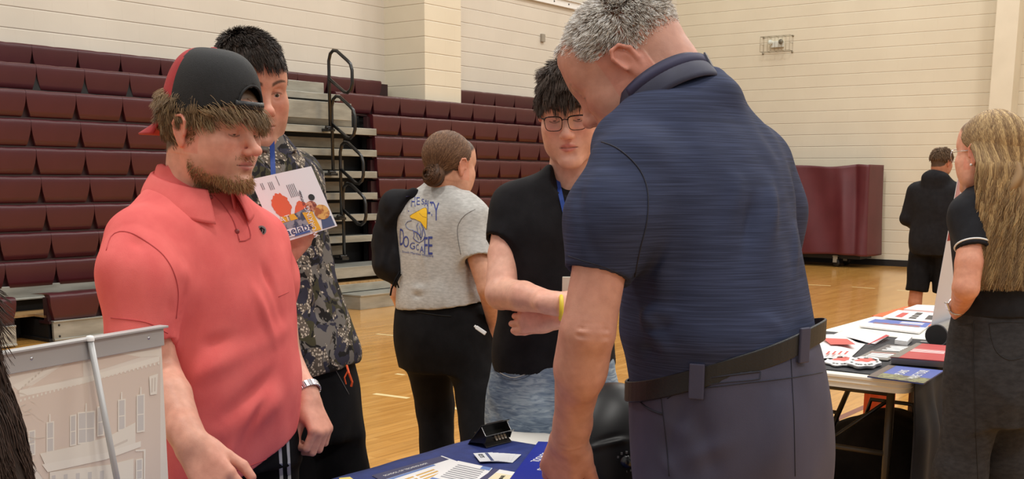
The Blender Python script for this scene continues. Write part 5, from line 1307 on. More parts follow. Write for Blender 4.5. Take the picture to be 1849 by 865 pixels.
    M_OR, M_YE, M_PH, M_TX = mm('print_orange', (226, 104, 70)), mm('print_yellow', (232, 176, 50)), noisy('print_photo', lin(70, 76, 100), lin(150, 150, 160), (60, 60, 60), 0.45, lo=0.45, hi=0.55), mm('print_text', (70, 70, 84))
    rr = random.Random(4)
    def blob(cu, cv, ru, rv, n=40, j=0.10): return [(cu+ru*math.cos(2*math.pi*i/n)*(1+rr.uniform(-j, j)), cv+rv*math.sin(2*math.pi*i/n)*(1+rr.uniform(-j, j))) for i in range(n)]
    patch('printed_picture', blob(0.30, 0.52, 0.14, 0.19), M_OR, 0.0008, page); patch('printed_picture', [(0.44+0.3*t, 0.36+0.02*t+0.15*math.sin(t*3.1)*(1+rr.uniform(-.1, .1))) for t in [i/14 for i in range(15)]]+[(0.74, 0.34), (0.44, 0.33)], M_OR, 0.0008, page)
    patch('printed_picture', [(0.03, 0.03), (0.62, 0.03), (0.70, 0.28), (0.36, 0.30), (0.22, 0.30), (0.05, 0.12)], mm('print_light_grey', (198, 204, 218)), 0.0008, page)
    patch('printed_picture', [(0.10, 0.16), (0.62, 0.10), (0.78, 0.42), (0.46, 0.36), (0.24, 0.32)], M_PH, 0.0012, page)
    patch('printed_picture', [(0.60, 0.02), (0.74, 0.02), (0.72, 0.32), (0.56, 0.34)], M_YE, 0.0016, page); patch('printed_picture', [(0.20, 0.27), (0.32, 0.27), (0.32, 0.36), (0.20, 0.36)], M_YE, 0.0016, page); patch('printed_picture', [(0.34, 0.27), (0.46, 0.27), (0.43, 0.36), (0.34, 0.36)], M_YE, 0.0016, page)
    patch('printed_picture', blob(0.86, 0.27, 0.12, 0.12, 24, 0.03), noisy('print_food', lin(226, 176, 96), lin(170, 96, 50), (90, 90, 90), 0.4, lo=0.45, hi=0.55), 0.0016, page)
    patch('printed_picture', blob(0.74, 0.40, 0.09, 0.08, 24, 0.03), noisy('print_food_red', lin(214, 150, 120), lin(130, 60, 50), (90, 90, 90), 0.4, lo=0.45, hi=0.55), 0.0014, page)
    patch('printed_picture', [(0.76, 0.02), (0.97, 0.02), (0.97, 0.18), (0.80, 0.16)], mm('print_blue_grey', (74, 88, 124)), 0.0012, page)
    patch('printed_picture', [(0.10, 0.05), (0.56, 0.03), (0.58, 0.14), (0.12, 0.17)], M_PAP, 0.0020, page); patch('printed_bar', [(0.30, 0.035), (0.56, 0.03), (0.56, 0.06), (0.32, 0.068)], mm('print_blue', (70, 96, 160)), 0.0024, page)
    patch('printed_disc', blob(0.80, 0.53, 0.05, 0.05, 20, 0.0), mm('print_black', (40, 44, 44)), 0.001, page)
    xu = (A[2]-A[3]).normalized(); yu = nrm.cross(xu)
    for (u, v, n_, L_) in ((0.50, 0.70, 5, 0.20), (0.66, 0.62, 1, 0.12), (0.24, 0.84, 3, 0.12), (0.12, 0.86, 2, 0.10)):
        for k in range(n_): patch('printed_text', [(u+k*0.028, v-L_/2), (u+k*0.028+0.007, v-L_/2), (u+k*0.028+0.007, v+L_/2), (u+k*0.028, v+L_/2)], M_TX, 0.0008, page)
    patch('printed_rule', [(0.395, 0.82), (0.402, 0.82), (0.402, 0.97), (0.395, 0.97)], M_TX, 0.0008, page)
    text_mesh('Daelabs', 0.026, frame(q(0.34, 0.115)+nrm*0.0026, xu, yu), mm('print_navy', (40, 52, 110)), page, 'printed_word')
    text_mesh('WORKING', 0.016, frame(q(0.645, 0.17)+nrm*0.0022, yu, -xu), M_PAP, page, 'printed_word')
    text_mesh('AT', 0.02, frame(q(0.26, 0.315)+nrm*0.0022, xu, yu), M_PAP, page, 'printed_word'); text_mesh('SEAFOOD', 0.008, frame(q(0.65, 0.55)+nrm*0.001, yu, -xu), M_TX, page, 'printed_word')
camo_boy()
# ------------------------------------------------------------------ young woman in the grey tee, seen from behind
M_GREYT = noisy('grey_marl', lin(176, 174, 170), lin(196, 194, 190), (60, 60, 160), 0.88, bump=0.25, bscale=500, spec=0.2)
def grey_girl():
    SK = (214, 160, 132); f = (0.45, 0.89); R = rt(f); F_ = fw(f); D = 4.2
    root = empty('person', (P(800, 600, D).x, D, 0), 'young woman with a low brown bun, grey printed tee and black trousers, seen from behind', 'person')
    hc = P(800, 600, D)
    sd = SDF((hc.x-0.36, hc.y-0.4, 0.02), (hc.x+0.36, hc.y+0.4, 1.1), 0.010)
    S = [st(797, 545, D, 0.168, 0.135, f), st(800, 580, D, 0.185, 0.155, f), st(802, 620, D, 0.19, 0.165, f), st(804, 665, D, 0.18, 0.15, f)]
    sd.loft(S, e=2.2)
    sd.chain([V3(P(768, 620, D+0.05)), V3(P(787, 735, D+0.12)), V3(P(790, 860, D+0.03)), V3(P(790, 980, D+0.1))], [0.10, 0.072, 0.068, 0.06], 0.04, 0.03)
    sd.chain([V3(P(840, 620, D-0.05)), V3(P(864, 720, D-0.12)), V3(P(866, 860, D-0.25)), V3(P(868, 990, D-0.25))], [0.102, 0.075, 0.07, 0.06], 0.04, 0.03)
    sd.plane((0, 0, 0.03), (0, 0, -1)); g = lambda x, y, d=D-0.1: V3(P(x, y, d))
    tr = garment('trousers', sd, M_BLKPANT, root, [(g(770, 640), g(840, 660), 0.02, 0.006), (g(760, 720), g(820, 735), 0.015, 0.008), (g(765, 740), g(815, 750), 0.012, -0.007), (g(760, 800), g(800, 860), 0.015, 0.006), (g(845, 700), g(890, 730), 0.012, 0.006)], amp=0.005, k=(12, 12, 10), seed=6)
    seam_on(tr, [(752, 563), (790, 569), (815, 571)], D, base_mat('black_seam', lin(8, 8, 9), 0.8), root, 'back_pocket', 0.0022)
    for px, dd in ((790, 0.06), (868, -0.28)):
        q = P(px, 980, D+dd); shoe(root, Vector((q.x, q.y, 0))-F_*0.07, f, M_SHOE, 0.26)
    sd = SDF((hc.x-0.42, hc.y-0.36, 0.86), (hc.x+0.40, hc.y+0.36, 1.55), 0.005)
    S = [st(800, 590, D, 0.172, 0.145, f), st(798, 550, D, 0.178, 0.15, f), st(796, 500, D, 0.168, 0.137, f), st(794, 450, D, 0.17, 0.132, f), st(796, 410, D, 0.182, 0.128, f), st(797, 375, D, 0.176, 0.115, f), st(797, 352, D, 0.13, 0.092, f), st(797, 336, D, 0.078, 0.068, f), st(798, 326, D, 0.06, 0.055, f)]
    sd.loft(S, e=2.2)
    rsh = P(852, 398, D-0.08); rh = P(862, 468, D-0.14)
    sleeve(sd, [V3(rsh), V3(rh)], [0.060, 0.056], 0.05)
    lsh = P(742, 395, D+0.12); sleeve(sd, [V3(lsh), V3(P(728, 470, D+0.14))], [0.057, 0.05], 0.05)
    sd.plane(V3(P(800, 556, D-0.13)), (0.11, 0.02, -1))
    gg = lambda x, y, d=D-0.12: V3(P(x, y, d))
    L = [(gg(830, 400), gg(852, 500), 0.012, -0.008), (gg(812, 440), gg(850, 520), 0.014, 0.007), (gg(770, 495), gg(850, 480), 0.012, 0.007), (gg(770, 512), gg(860, 500), 0.009, -0.006), (gg(730, 520), gg(860, 528), 0.014, 0.008), (gg(725, 532), gg(850, 545), 0.009, -0.005),
         (gg(760, 440), gg(775, 500), 0.012, 0.005), (gg(800, 400), gg(835, 460), 0.014, 0.005)]
    sh = garment('grey_tee', sd, M_GREYT, root, L, amp=0.003, k=(16, 16, 10), seed=12, rl=1)
    M_GS = base_mat('grey_seam', lin(120, 118, 116), 0.8)
    seam_on(sh, [(858, 378), (840, 388), (828, 404), (826, 425), (832, 460)], D, M_GS, root, 'shoulder_seam', 0.0014)
    hd = dict(skin=SK, hair=(76, 54, 40), eye_open=0.3, nose=0.9, jaw=1.0, fat=0.003, brow=(80, 60, 46), lips=(190, 110, 104), neck_top=(0, -0.03, -0.05), ear=0.95, hl=lambda ph: np.interp(ph, [0, 0.6, 1.0, 1.35, 1.7, 2.1, 2.6, 3.15], [0.08, 0.075, 0.055, 0.02, 0.01, -0.03, -0.055, -0.06]))
    M = head_matrix(P(811, 300, D), (0.66, 0.75), 8, 0, (1.0, 1.0, 1.0))
    HP = head_piece(M, hd, 0.0025, neck=P(798, 345, D), nr=(0.05, 0.056))
    rel = P(882, 520, D-0.16); rwr = P(893, 585, D-0.06)
    RA = limb_piece([P(855, 445, D-0.12), rel, rwr], [0.037, 0.040, 0.026], SK, 0.003, hand=dict(at=rwr, d=P(893, 632, D-0.02)-rwr, back=(0.75, -0.6, 0.1), side=1, curl=(16, 14, 18, 24), size=0.95, thumb=(30, 10), spread=7))
    LA = limb_piece([P(727, 440, D+0.14), P(722, 530, D+0.14), P(740, 590, D+0.3)], [0.040, 0.037, 0.027], SK, 0.004, hand=dict(at=P(740, 590, D+0.3), d=(0.3, 0.5, -0.4), back=(-0.5, 0.3, 0.6), side=-1, curl=(50, 50, 50, 50), size=0.93))
    body_mesh([HP, RA, LA], root)
    # brown hair drawn back into the low bun
    bl = np.array(M.inverted() @ P(783, 317, D-0.09))
    shell = SDF((-0.1, -0.14, -0.1), (0.1, 0.11, 0.14), 0.003)
    shell.ell((0, -0.014, 0.036), (0.0815, 0.103, 0.09)); shell.ell(bl, (0.038, 0.034, 0.038), 0.012)
    shell.ell((0, 0.10, -0.02), (0.085, 0.07, 0.115), 0.01, op='s'); shell.ell((0, -0.01, -0.12), (0.09, 0.09, 0.088), 0.01, op='s')
    for s in (-1, 1): shell.ell((s*0.085, -0.004, -0.004), (0.02, 0.02, 0.032), 0.004, op='s')
    V, F = shell.nets(); V = relax(V, F, 2); N = vnormals(V, F); C = np.repeat(np.array(lin(72, 52, 40)[:3])[None], len(V), 0)
    cw = (V-bl); V = V+N*(0.0012*np.sin(np.arctan2(V[:, 0], V[:, 2]-0.02)*40))[:, None]*(np.linalg.norm(cw, axis=1) > 0.045)[:, None]+N*(0.004*np.sin(np.linalg.norm(cw*[1, 1, 1.0], axis=1)*10+np.arctan2(cw[:, 0], cw[:, 2])*3+cw[:, 1]*160))[:, None]*(np.linalg.norm(cw, axis=1) < 0.046)[:, None]
    C = C*(1+0.25*wav(V*1.0, (60, 30, 60), 3)[:, None])
    hs = link('hair', np_mesh('hair', xf(M, V), F, C), M_HAIR, root, smooth=True)
    r = np.random.RandomState(17); d_ = r.normal(size=(16000, 3)); d_ /= np.linalg.norm(d_, axis=1, keepdims=True); c0 = V3((0, -0.014, 0.036)); R0 = V3((0.0815, 0.103, 0.090)); p = c0+d_*R0
    ok = (p[:, 2] > hd['hl'](azim(p))+0.002) & ~((np.abs(p[:, 0]) > 0.07) & (p[:, 2] < 0.03) & (p[:, 1] > -0.02)); p = p[ok][:6500]; Q = []
    for i in range(10):
        t = i/9*0.93; q = p*(1-t)+bl*t; k = np.linalg.norm((q-c0)/R0, axis=1, keepdims=True); q = c0+(q-c0)/np.minimum(k, 1.0)*(1.0+(0.006+0.012*r.rand(len(p), 1))*math.sin(math.pi*min(1, t+0.15))); Q.append(q)
    C = np.where(r.rand(len(p), 1) < 0.3, np.array(lin(140, 104, 76)[:3]), np.array(lin(98, 68, 48)[:3]))*(0.7+0.6*r.rand(len(p), 1)); strand_mesh('hair_strands', xf(M, np.stack(Q, 1).reshape(-1, 3)).reshape(len(p), 10, 3), 0.0009, C, M_HAIR, root)
    r = np.random.RandomState(1); n = 900; th = r.uniform(0, 6.28, n); ph = r.uniform(-1.2, 1.2, n); tt = np.linspace(0, 1.6, 7)
    Q = np.stack([bl+np.stack([0.038*np.cos(th+t)*np.cos(ph), -0.006+0.036*np.sin(ph+0.3*t), 0.039*np.sin(th+t)*np.cos(ph)], 1)*1.02 for t in tt], 1)
    C = np.array(lin(98, 68, 48)[:3])*(0.6+0.9*r.rand(n, 1)); strand_mesh('hair_bun', xf(M, Q.reshape(-1, 3)).reshape(n, 7, 3), 0.0011, C, M_HAIR, root)
    # green patterned lanyard at the neck
    pts = []
    for i in range(15):
        t = math.radians(-150+300*i/14); c = P(798, 338, D); pts.append(c+R*math.sin(t)*0.063-F_*math.cos(t)*0.062+Vector((0, 0, 0.0+0.012*math.cos(t))))
    ribbon('lanyard', pts, 0.011, noisy('green_pattern', lin(40, 120, 80), lin(190, 200, 190), (160, 160, 160), 0.5, lo=0.48, hi=0.52), root, [(p-P(798, 338, D)).normalized() for p in pts])
    mb = MB(frame(P(868, 597, D-0.2), (0.8, -0.3, -0.5), (0.4, 0.1, 0.9))); mb.box((-0.022, -0.006, -0.003), (0.022, 0.008, 0.003)); mb.box((-0.03, -0.003, -0.002), (-0.02, 0.006, 0.002)); mb.build('white_tag', base_mat('tag_white', lin(225, 225, 225), 0.5), root, bevel=0.002)
    # printed back of the tee
    from mathutils.bvhtree import BVHTree
    bv = BVHTree.FromPolygons([v.co for v in sh.data.vertices], [tuple(p.vertices) for p in sh.data.polygons]); o = Vector((0, 0, CAMZ))
    M_PB = base_mat('print_blue_ink', lin(58, 70, 142), 0.7); M_PY = base_mat('print_yellow_ink', lin(246, 196, 40), 0.7); M_PG = base_mat('print_grey_ink', lin(110, 120, 160), 0.7)
    def drop(px, py, lift=0.0014):
        d = (P(px, py, D)-o).normalized(); loc, nr, i, ds = bv.ray_cast(o, d); return (loc-d*lift) if loc is not None else P(px, py, D-0.1)
    def decal(txt, x0, y0, x1, y1, mat=M_PB, drop_right=0.0, size=1.0):
        """letters printed on the back of the shirt inside an image box"""
        cu = bpy.data.curves.new('t', 'FONT'); cu.body = txt; cu.size = 1.0; cu.resolution_u = 3; ob = bpy.data.objects.new('t', cu); COL.objects.link(ob); bpy.context.view_layer.update()
        me = bpy.data.meshes.new_from_object(ob.evaluated_get(bpy.context.evaluated_depsgraph_get())); bpy.data.objects.remove(ob)
        n = len(me.vertices); a = np.empty(n*3, np.float32); me.vertices.foreach_get('co', a); a = a.reshape(-1, 3); lo = a.min(0); hi = a.max(0)
        for v in me.vertices:
            u = (v.co.x-lo[0])/max(1e-6, hi[0]-lo[0]); w = (v.co.y-lo[1])/max(1e-6, hi[1]-lo[1]); v.co = drop(x0+u*(x1-x0), y1+w*(y0-y1)+drop_right*u)
        me.materials.clear(); me.name = 'tee_print'; link('tee_print', me, mat, sh)
    for ch, x0, x1, y0, y1 in (('T', 733, 742, 354, 382), ('H', 742, 750, 355, 373), ('E', 752, 758, 356, 370), ('S', 761, 766, 359, 369), ('A', 766, 772, 360, 372), ('L', 772, 777, 362, 386), ('T', 776, 783, 364, 390), ('Y', 782, 793, 366, 398),
                               ('D', 722, 729, 413, 443), ('O', 728, 738, 426, 447), ('G', 740, 749, 438, 450), ('C', 751, 756, 441, 452), ('A', 758, 765, 444, 456), ('F', 766, 772, 428, 459), ('E', 773, 781, 427, 460)):
        decal(ch, x0, y0, x1, y1)
    decal('South Marthas Vineyard', 726, 452, 782, 457, drop_right=9)
    def poly(pp, mat, name='tee_print', lift=0.0018):
        bm = bmesh.new(); vs = [bm.verts.new((x, y, 0)) for x, y in pp]; f_ = bm.faces.new(vs); bmesh.ops.triangulate(bm, faces=[f_]); bmesh.ops.subdivide_edges(bm, edges=bm.edges[:], cuts=2, use_grid_fill=True); me = bpy.data.meshes.new(name)
        for v in bm.verts: v.co = drop(v.co.x, v.co.y, lift)
        bm.to_mesh(me); bm.free(); link(name, me, mat, sh)
    poly([(740, 390), (744, 387), (757, 380), (764, 376), (769, 375), (771, 379), (771, 396), (770, 414), (766, 410), (760, 401), (750, 396), (742, 394)], M_PY)
    def ink(pp, mat=M_PG, r=0.0012): seam_on(sh, pp, D, mat, sh, 'tee_print', r, 0.0012)
    ink([(740, 390), (744, 387), (757, 380), (764, 376), (769, 375), (771, 379), (771, 396), (770, 414), (766, 410), (760, 401), (750, 396), (742, 394), (740, 390)], base_mat('print_outline', lin(120, 90, 40), 0.7), 0.001)
    ink([(743, 398), (736, 400), (732, 405), (734, 411), (740, 415), (746, 416)]); ink([(755, 402), (752, 408), (754, 416), (752, 425), (756, 433)]); ink([(760, 404), (764, 412), (768, 424), (764, 434), (757, 438), (750, 434)], M_PB); ink([(746, 416), (748, 424), (746, 430), (752, 436)], M_PB); ink([(757, 408), (760, 418), (758, 428)]); ink([(763, 414), (762, 426), (759, 434)], M_PB); ink([(748, 418), (753, 420), (757, 424), (760, 430)], M_PB, 0.002); ink([(757, 385), (763, 391), (770, 393)], base_mat('print_outline2', lin(120, 90, 40), 0.7), 0.0009)
    # the black jacket slung over her left shoulder
    jk = empty('jacket', P(705, 420, D), 'black hooded jacket slung over the left shoulder of the grey tee', 'jacket')
    sd = SDF((P(660, 400, D).x-0.05, D-0.22, 0.90), (P(780, 400, D).x, D+0.36, 1.52), 0.006)
    for a, b, ra, rb in (((748, 352, D-0.02), (715, 375, D+0.02), 0.026, 0.05), ((715, 375, D+0.02), (697, 440, D+0.05), 0.058, 0.05), ((700, 440, D+0.04), (706, 478, D+0.02), 0.05, 0.055), ((722, 400, D+0.05), (722, 490, D-0.02), 0.05, 0.035), ((706, 478, D+0.02), (722, 510, D), 0.05, 0.026), ((690, 420, D+0.05), (692, 470, D+0.04), 0.026, 0.030)):
        sd.cone(V3(P(*a)), V3(P(*b)), ra, rb, 0.04)
    gj = lambda x, y: V3(P(x, y, D-0.04))
    garment('jacket_body', sd, M_BLACKCOT, jk, [(gj(735, 350), gj(690, 420), 0.012, 0.008), (gj(728, 360), gj(700, 470), 0.010, -0.008), (gj(690, 420), gj(690, 480), 0.012, 0.008), (gj(712, 400), gj(716, 500), 0.014, 0.009), (gj(722, 420), gj(726, 500), 0.008, -0.006)], amp=0.006, k=(22, 22, 14), seed=14)
    mb = MB(); mb.tube([P(722, 490, D-0.06), P(714, 505, D-0.06), P(707, 522, D-0.05), P(705, 534, D-0.05)], 0.0035, 7); mb.tube([P(724, 495, D-0.06), P(716, 508, D-0.06), P(720, 520, D-0.06)], 0.003, 7); mb.build('drawstring', M_BLKPANT, jk, smooth=True)
grey_girl()
# ------------------------------------------------------------------ boy with glasses, black tee and blue jeans
def denim(name, c1, c2, c3):
    m = base_mat(name, c1, 0.85, spec=0.2); t = NT(m); b = t.n['Principled BSDF']; co = t.new('ShaderNodeTexCoord')
    mp = t.new('ShaderNodeMapping'); mp.inputs['Scale'].default_value = (22, 22, 110); mp.inputs['Rotation'].default_value = (0.2, 0.1, 0); t.link(co.outputs['Object'], mp.inputs[0])
    n = t.new('ShaderNodeTexNoise'); n.inputs['Scale'].default_value = 1; n.inputs['Detail'].default_value = 4; n.inputs['Distortion'].default_value = 1.0; t.link(mp.outputs[0], n.inputs['Vector'])
    n2 = t.new('ShaderNodeTexNoise'); n2.inputs['Scale'].default_value = 7; n2.inputs['Detail'].default_value = 3; t.link(co.outputs['Object'], n2.inputs['Vector'])
    ad = t.new('ShaderNodeMath', operation='ADD'); t.link(n.outputs['Fac'], ad.inputs[0]); t.link(n2.outputs['Fac'], ad.inputs[1])
    rp = t.new('ShaderNodeValToRGB'); e = rp.color_ramp.elements; mr = t.new('ShaderNodeMath', operation='MULTIPLY'); mr.inputs[1].default_value = 0.5; t.link(ad.outputs[0], mr.inputs[0])
    e[0].position = 0.38; e[0].color = c1; e[1].position = 0.62; e[1].color = c3; q = e.new(0.5); q.color = c2
    t.link(mr.outputs[0], rp.inputs[0]); t.link(rp.outputs[0], b.inputs['Base Color'])
    bp = t.new('ShaderNodeBump'); bp.inputs['Strength'].default_value = 0.35; bp.inputs['Distance'].default_value = 0.002; t.link(n.outputs['Fac'], bp.inputs['Height']); t.link(bp.outputs[0], b.inputs['Normal'])
    return m
M_DENIM = denim('washed_denim', lin(88, 104, 128), lin(122, 140, 160), lin(168, 184, 196))
def glasses_boy():
    SK = (232, 180, 158); f = (-0.02, -1.0); R = rt(f); F_ = fw(f); D = 3.24
    root = empty('person', (P(1000, 700, D).x, D, 0), 'teenage boy with glasses, black tee, blue lanyard and faded jeans, looking down', 'person')
    hc = P(1000, 700, D); g = lambda x, y, d=D-0.15: V3(P(x, y, d))
    sd = SDF((hc.x-0.34, hc.y-0.3, 0.02), (hc.x+0.34, hc.y+0.3, 1.12), 0.008)
    S = [st(1000, 600, D, 0.165, 0.12, f), st(1000, 650, D, 0.178, 0.132, f), st(1000, 700, D, 0.186, 0.14, f), st(1000, 760, D, 0.19, 0.14, f), st(1000, 800, D, 0.186, 0.135, f)]
    sd.loft(S, e=2.3)
    for s in (-1, 1):
        kn = Vector((hc.x, hc.y, 0.5))-Vector((1, 0, 0))*0.105*s*-1*-1+F_*0.03; an = Vector((hc.x, hc.y, 0.1))-Vector((1, 0, 0))*0.12*s
        sd.chain([tuple(Vector((hc.x, hc.y, 0.80))-Vector((1, 0, 0))*0.095*s), tuple(kn), tuple(an)], [0.100, 0.09, 0.08], 0.04, 0.03)
    sd.plane((0, 0, 0.03), (0, 0, -1))
    je = garment('jeans', sd, M_DENIM, root, [(g(890, 700), g(1000, 740), 0.012, 0.006), (g(890, 740), g(1000, 760), 0.012, -0.005), (g(900, 770), g(1000, 755), 0.012, 0.006), (g(985, 700), g(1000, 790), 0.012, -0.008)], amp=0.004, k=(18, 18, 16), seed=4)
    seam_on(je, [(886, 652), (893, 664), (908, 676), (930, 682), (955, 672), (960, 664)], D, base_mat('denim_stitch', lin(196, 196, 190), 0.7), root, 'pocket_seam', 0.0014)
    seam_on(je, [(884, 656), (891, 668), (907, 681), (930, 687), (955, 679), (962, 668)], D, base_mat('denim_dark', lin(70, 84, 104), 0.7), root, 'pocket_seam', 0.0012)
    for s in (-1, 1): shoe(root, Vector((hc.x, hc.y, 0))+R*0.12*s-F_*0.07, f, M_SHOEW, 0.28)
    sd = SDF((hc.x-0.36, hc.y-0.3, 0.86), (hc.x+0.36, hc.y+0.28, 1.54), 0.005)
    S = [st(1000, 690, D, 0.18, 0.132, f), st(1000, 640, D, 0.180, 0.136, f), st(1003, 560, D, 0.168, 0.128, f), st(1006, 480, D, 0.17, 0.128, f), st(1010, 400, D, 0.182, 0.125, f), st(1012, 358, D, 0.168, 0.104, f), st(1018, 328, D, 0.125, 0.088, f), st(1024, 310, D, 0.08, 0.072, f), st(1026, 298, D, 0.062, 0.06, f)]
    sd.loft(S, e=2.25)
    rsh = P(930, 366, D); rh = P(909, 432, D-0.04)
    sleeve(sd, [V3(rsh), V3(rh)], [0.058, 0.052], 0.05); lsh = P(1090, 366, D); lh = P(1112, 432, D-0.04); sleeve(sd, [V3(lsh), V3(lh)], [0.058, 0.052], 0.05)
    sd.plane(V3(P(1000, 676, D-0.13)), (0.06, 0, -1))
    sd.cone(P(1030, 280, D-0.02), P(1028, 322, D-0.085), 0.056, 0.05, 0.008, op='s')
    L = [(g(945, 400), g(925, 560), 0.014, 0.006), (g(925, 600), g(1010, 640), 0.014, 0.006), (g(910, 620), g(1000, 655), 0.01, -0.005), (g(960, 420), g(980, 520), 0.02, 0.004), (g(905, 350), g(900, 430), 0.012, 0.004)]
    sh = garment('black_tee', sd, M_BLACKCOT, root, L, amp=0.0035, k=(14, 14, 10), seed=22, rl=1)
    hd = dict(skin=SK, hair=(48, 38, 32), eye_open=0.10, nose=0.98, jaw=0.93, brow=(66, 50, 42), lips=(206, 118, 112), blush=1.0, neck_top=(0, -0.025, -0.055), mouth=0.023, ear=1.05, flare=22,
              hl=lambda ph: np.interp(ph, [0, 0.5, 0.85, 1.15, 1.35, 1.75, 2.05, 2.5, 3.15], [0.062, 0.062, 0.052, 0.028, 0.005, 0.012, -0.035, -0.052, -0.058]))
    M = head_matrix(P(1032, 205, D-0.05), (-0.20, -0.98), 14, 3, (1.04, 1.06, 1.10))
    HP = head_piece(M, hd, 0.0019, neck=P(1027, 345, D+0.02), nr=(0.054, 0.062))
    rel = P(905, 530, D-0.12); rwr = P(1000, 548, D-0.30)
    RA = limb_piece([P(915, 400, D-0.03), P(908, 460, D-0.06), rel, P(945, 535, D-0.22), rwr], [0.038, 0.042, 0.045, 0.041, 0.029], SK, 0.0028, hand=dict(at=rwr, d=(1, 0.12, -0.1), back=(0.2, -0.8, 0.5), side=-1, curl=(35, 38, 40, 42), size=1.0))
    lel = P(1120, 520, D-0.08); lwr = P(1002, 574, D-0.22)
    LA = limb_piece([P(1112, 400, D-0.03), lel, lwr], [0.048, 0.044, 0.030], SK, 0.0028, hand=dict(at=P(1000, 575, D-0.22), d=P(912, 578, D-0.20)-P(1000, 575, D-0.22), back=(0.0, -1.0, 0.15), side=-1, curl=(48, 52, 56, 30), size=0.98, thumb=(14, 8)))
    body_mesh([HP, RA, LA], root); eyes(M, root)
    hair('hair', M, root, 14000, 0.09, (80, 64, 54), rad=0.0010, seg=8, hl=hd['hl'], crown=(0.01, -0.05, 0.12), grav=0.22, wave=0.28, lift=0.24, clump=0.5, thick=0.016, hi=(104, 82, 68), hik=0.12, seed=91,
         lfn=lambda p: np.interp(azim(p), [0, 0.9, 1.25, 1.5, 2.0, 3.1], [0.060, 0.055, 0.045, 0.032, 0.036, 0.04])+0.02*(p[:, 2] > 0.10))
    # glasses
    gl = empty('glasses_holder', (0, 0, 0), None, None) if False else None
    mb = MB(); M_FR = base_mat('dark_metal_frame', lin(30, 26, 32), 0.25, metal=0.5)
    def lens(s, grow=0.0):
        pts = []
        for i in range(28):
            t = 2*math.pi*i/28; c, s_ = math.cos(t), math.sin(t); ex = 0.55
            x = 0.0235*abs(c)**ex*(1 if c > 0 else -1); z = 0.0175*abs(s_)**ex*(1 if s_ > 0 else -1); x *= (1+0.10*(z/0.0175)) ; 
            xx = s*0.0315+x; pts.append(M @ Vector((xx, 0.112-0.35*abs(xx)**1.6*5*0.5, -0.004+z)))
        return pts
    for s in (-1, 1):
        mb.tube(lens(s), 0.0011, 6, closed=True); top = [p for p in lens(s)][1:14]; mb.tube(top, 0.0018, 6)
        mb.tube([M @ Vector((s*0.0555, 0.094, 0.006)), M @ Vector((s*0.066, 0.086, 0.007)), M @ Vector((s*0.0745, 0.06, 0.006)), M @ Vector((s*0.079, 0.0, 0.006)), M @ Vector((s*0.078, -0.015, -0.008))], 0.0018, 6)
    mb.tube([M @ Vector((-0.009, 0.110, 0.004)), M @ Vector((0, 0.1125, 0.007)), M @ Vector((0.009, 0.110, 0.004))], 0.0013, 6)
    go = mb.build('glasses', M_FR, root, smooth=True)
    M_LENS = bpy.data.materials.new('clear_lens'); M_LENS.use_nodes = True; nt = M_LENS.node_tree; nt.nodes.clear(); o_ = nt.nodes.new('ShaderNodeOutputMaterial'); tr = nt.nodes.new('ShaderNodeBsdfTransparent'); gs = nt.nodes.new('ShaderNodeBsdfGlossy'); gs.inputs['Roughness'].default_value = 0.03; mi = nt.nodes.new('ShaderNodeMixShader'); mi.inputs[0].default_value = 0.04
    tr.inputs[0].default_value = (0.97, 0.98, 1.0, 1); nt.links.new(tr.outputs[0], mi.inputs[1]); nt.links.new(gs.outputs[0], mi.inputs[2]); nt.links.new(mi.outputs[0], o_.inputs[0])
    for s in (-1, 1):
        p = lens(s); mb = MB(); mb.add(p, [tuple(range(len(p)))]); mb.build('lens', M_LENS, go)
    # lanyard with its badge
    o = Vector((0, 0, CAMZ))
    pts = onto(sh, [P(x, y, D-0.1) for x, y in dense([(1003, 300), (1006, 320), (1012, 350), (1020, 385), (1030, 425), (1038, 455), (1040, 500)], 9)], P(1015, 380, D)-o, 0.004, 0.7)
    ribbon('lanyard', pts, 0.012, M_LAN, root, -(P(1015, 380, D)-o).normalized())
    pts = onto(sh, [P(x, y, D-0.1) for x, y in dense([(1066, 316), (1064, 340), (1056, 390), (1046, 450), (1040, 500)], 9)], P(1015, 380, D)-o, 0.004, 0.7)
    ribbon('lanyard', pts, 0.012, M_LAN, root, -(P(1015, 380, D)-o).normalized())
    mb = MB(frame(P(1038, 522, D-0.19), (1, 0, 0), (0, -0.2, 1))); mb.box((-0.035, -0.035, -0.002), (0.035, 0.035, 0.002)); mb.build('badge', base_mat('badge_card', lin(220, 220, 205), 0.3), root, bevel=0.002)
    mb = MB(); c = P(1013, 556, D-0.315); mb.tube([c+Vector((0.0, 0.026*math.cos(t), 0.030*math.sin(t))) for t in [2*math.pi*i/20 for i in range(20)]], 0.006, 8, closed=True); mb.build('wristband', base_mat('yellow_band', lin(230, 205, 60), 0.5), root, smooth=True)
glasses_boy()
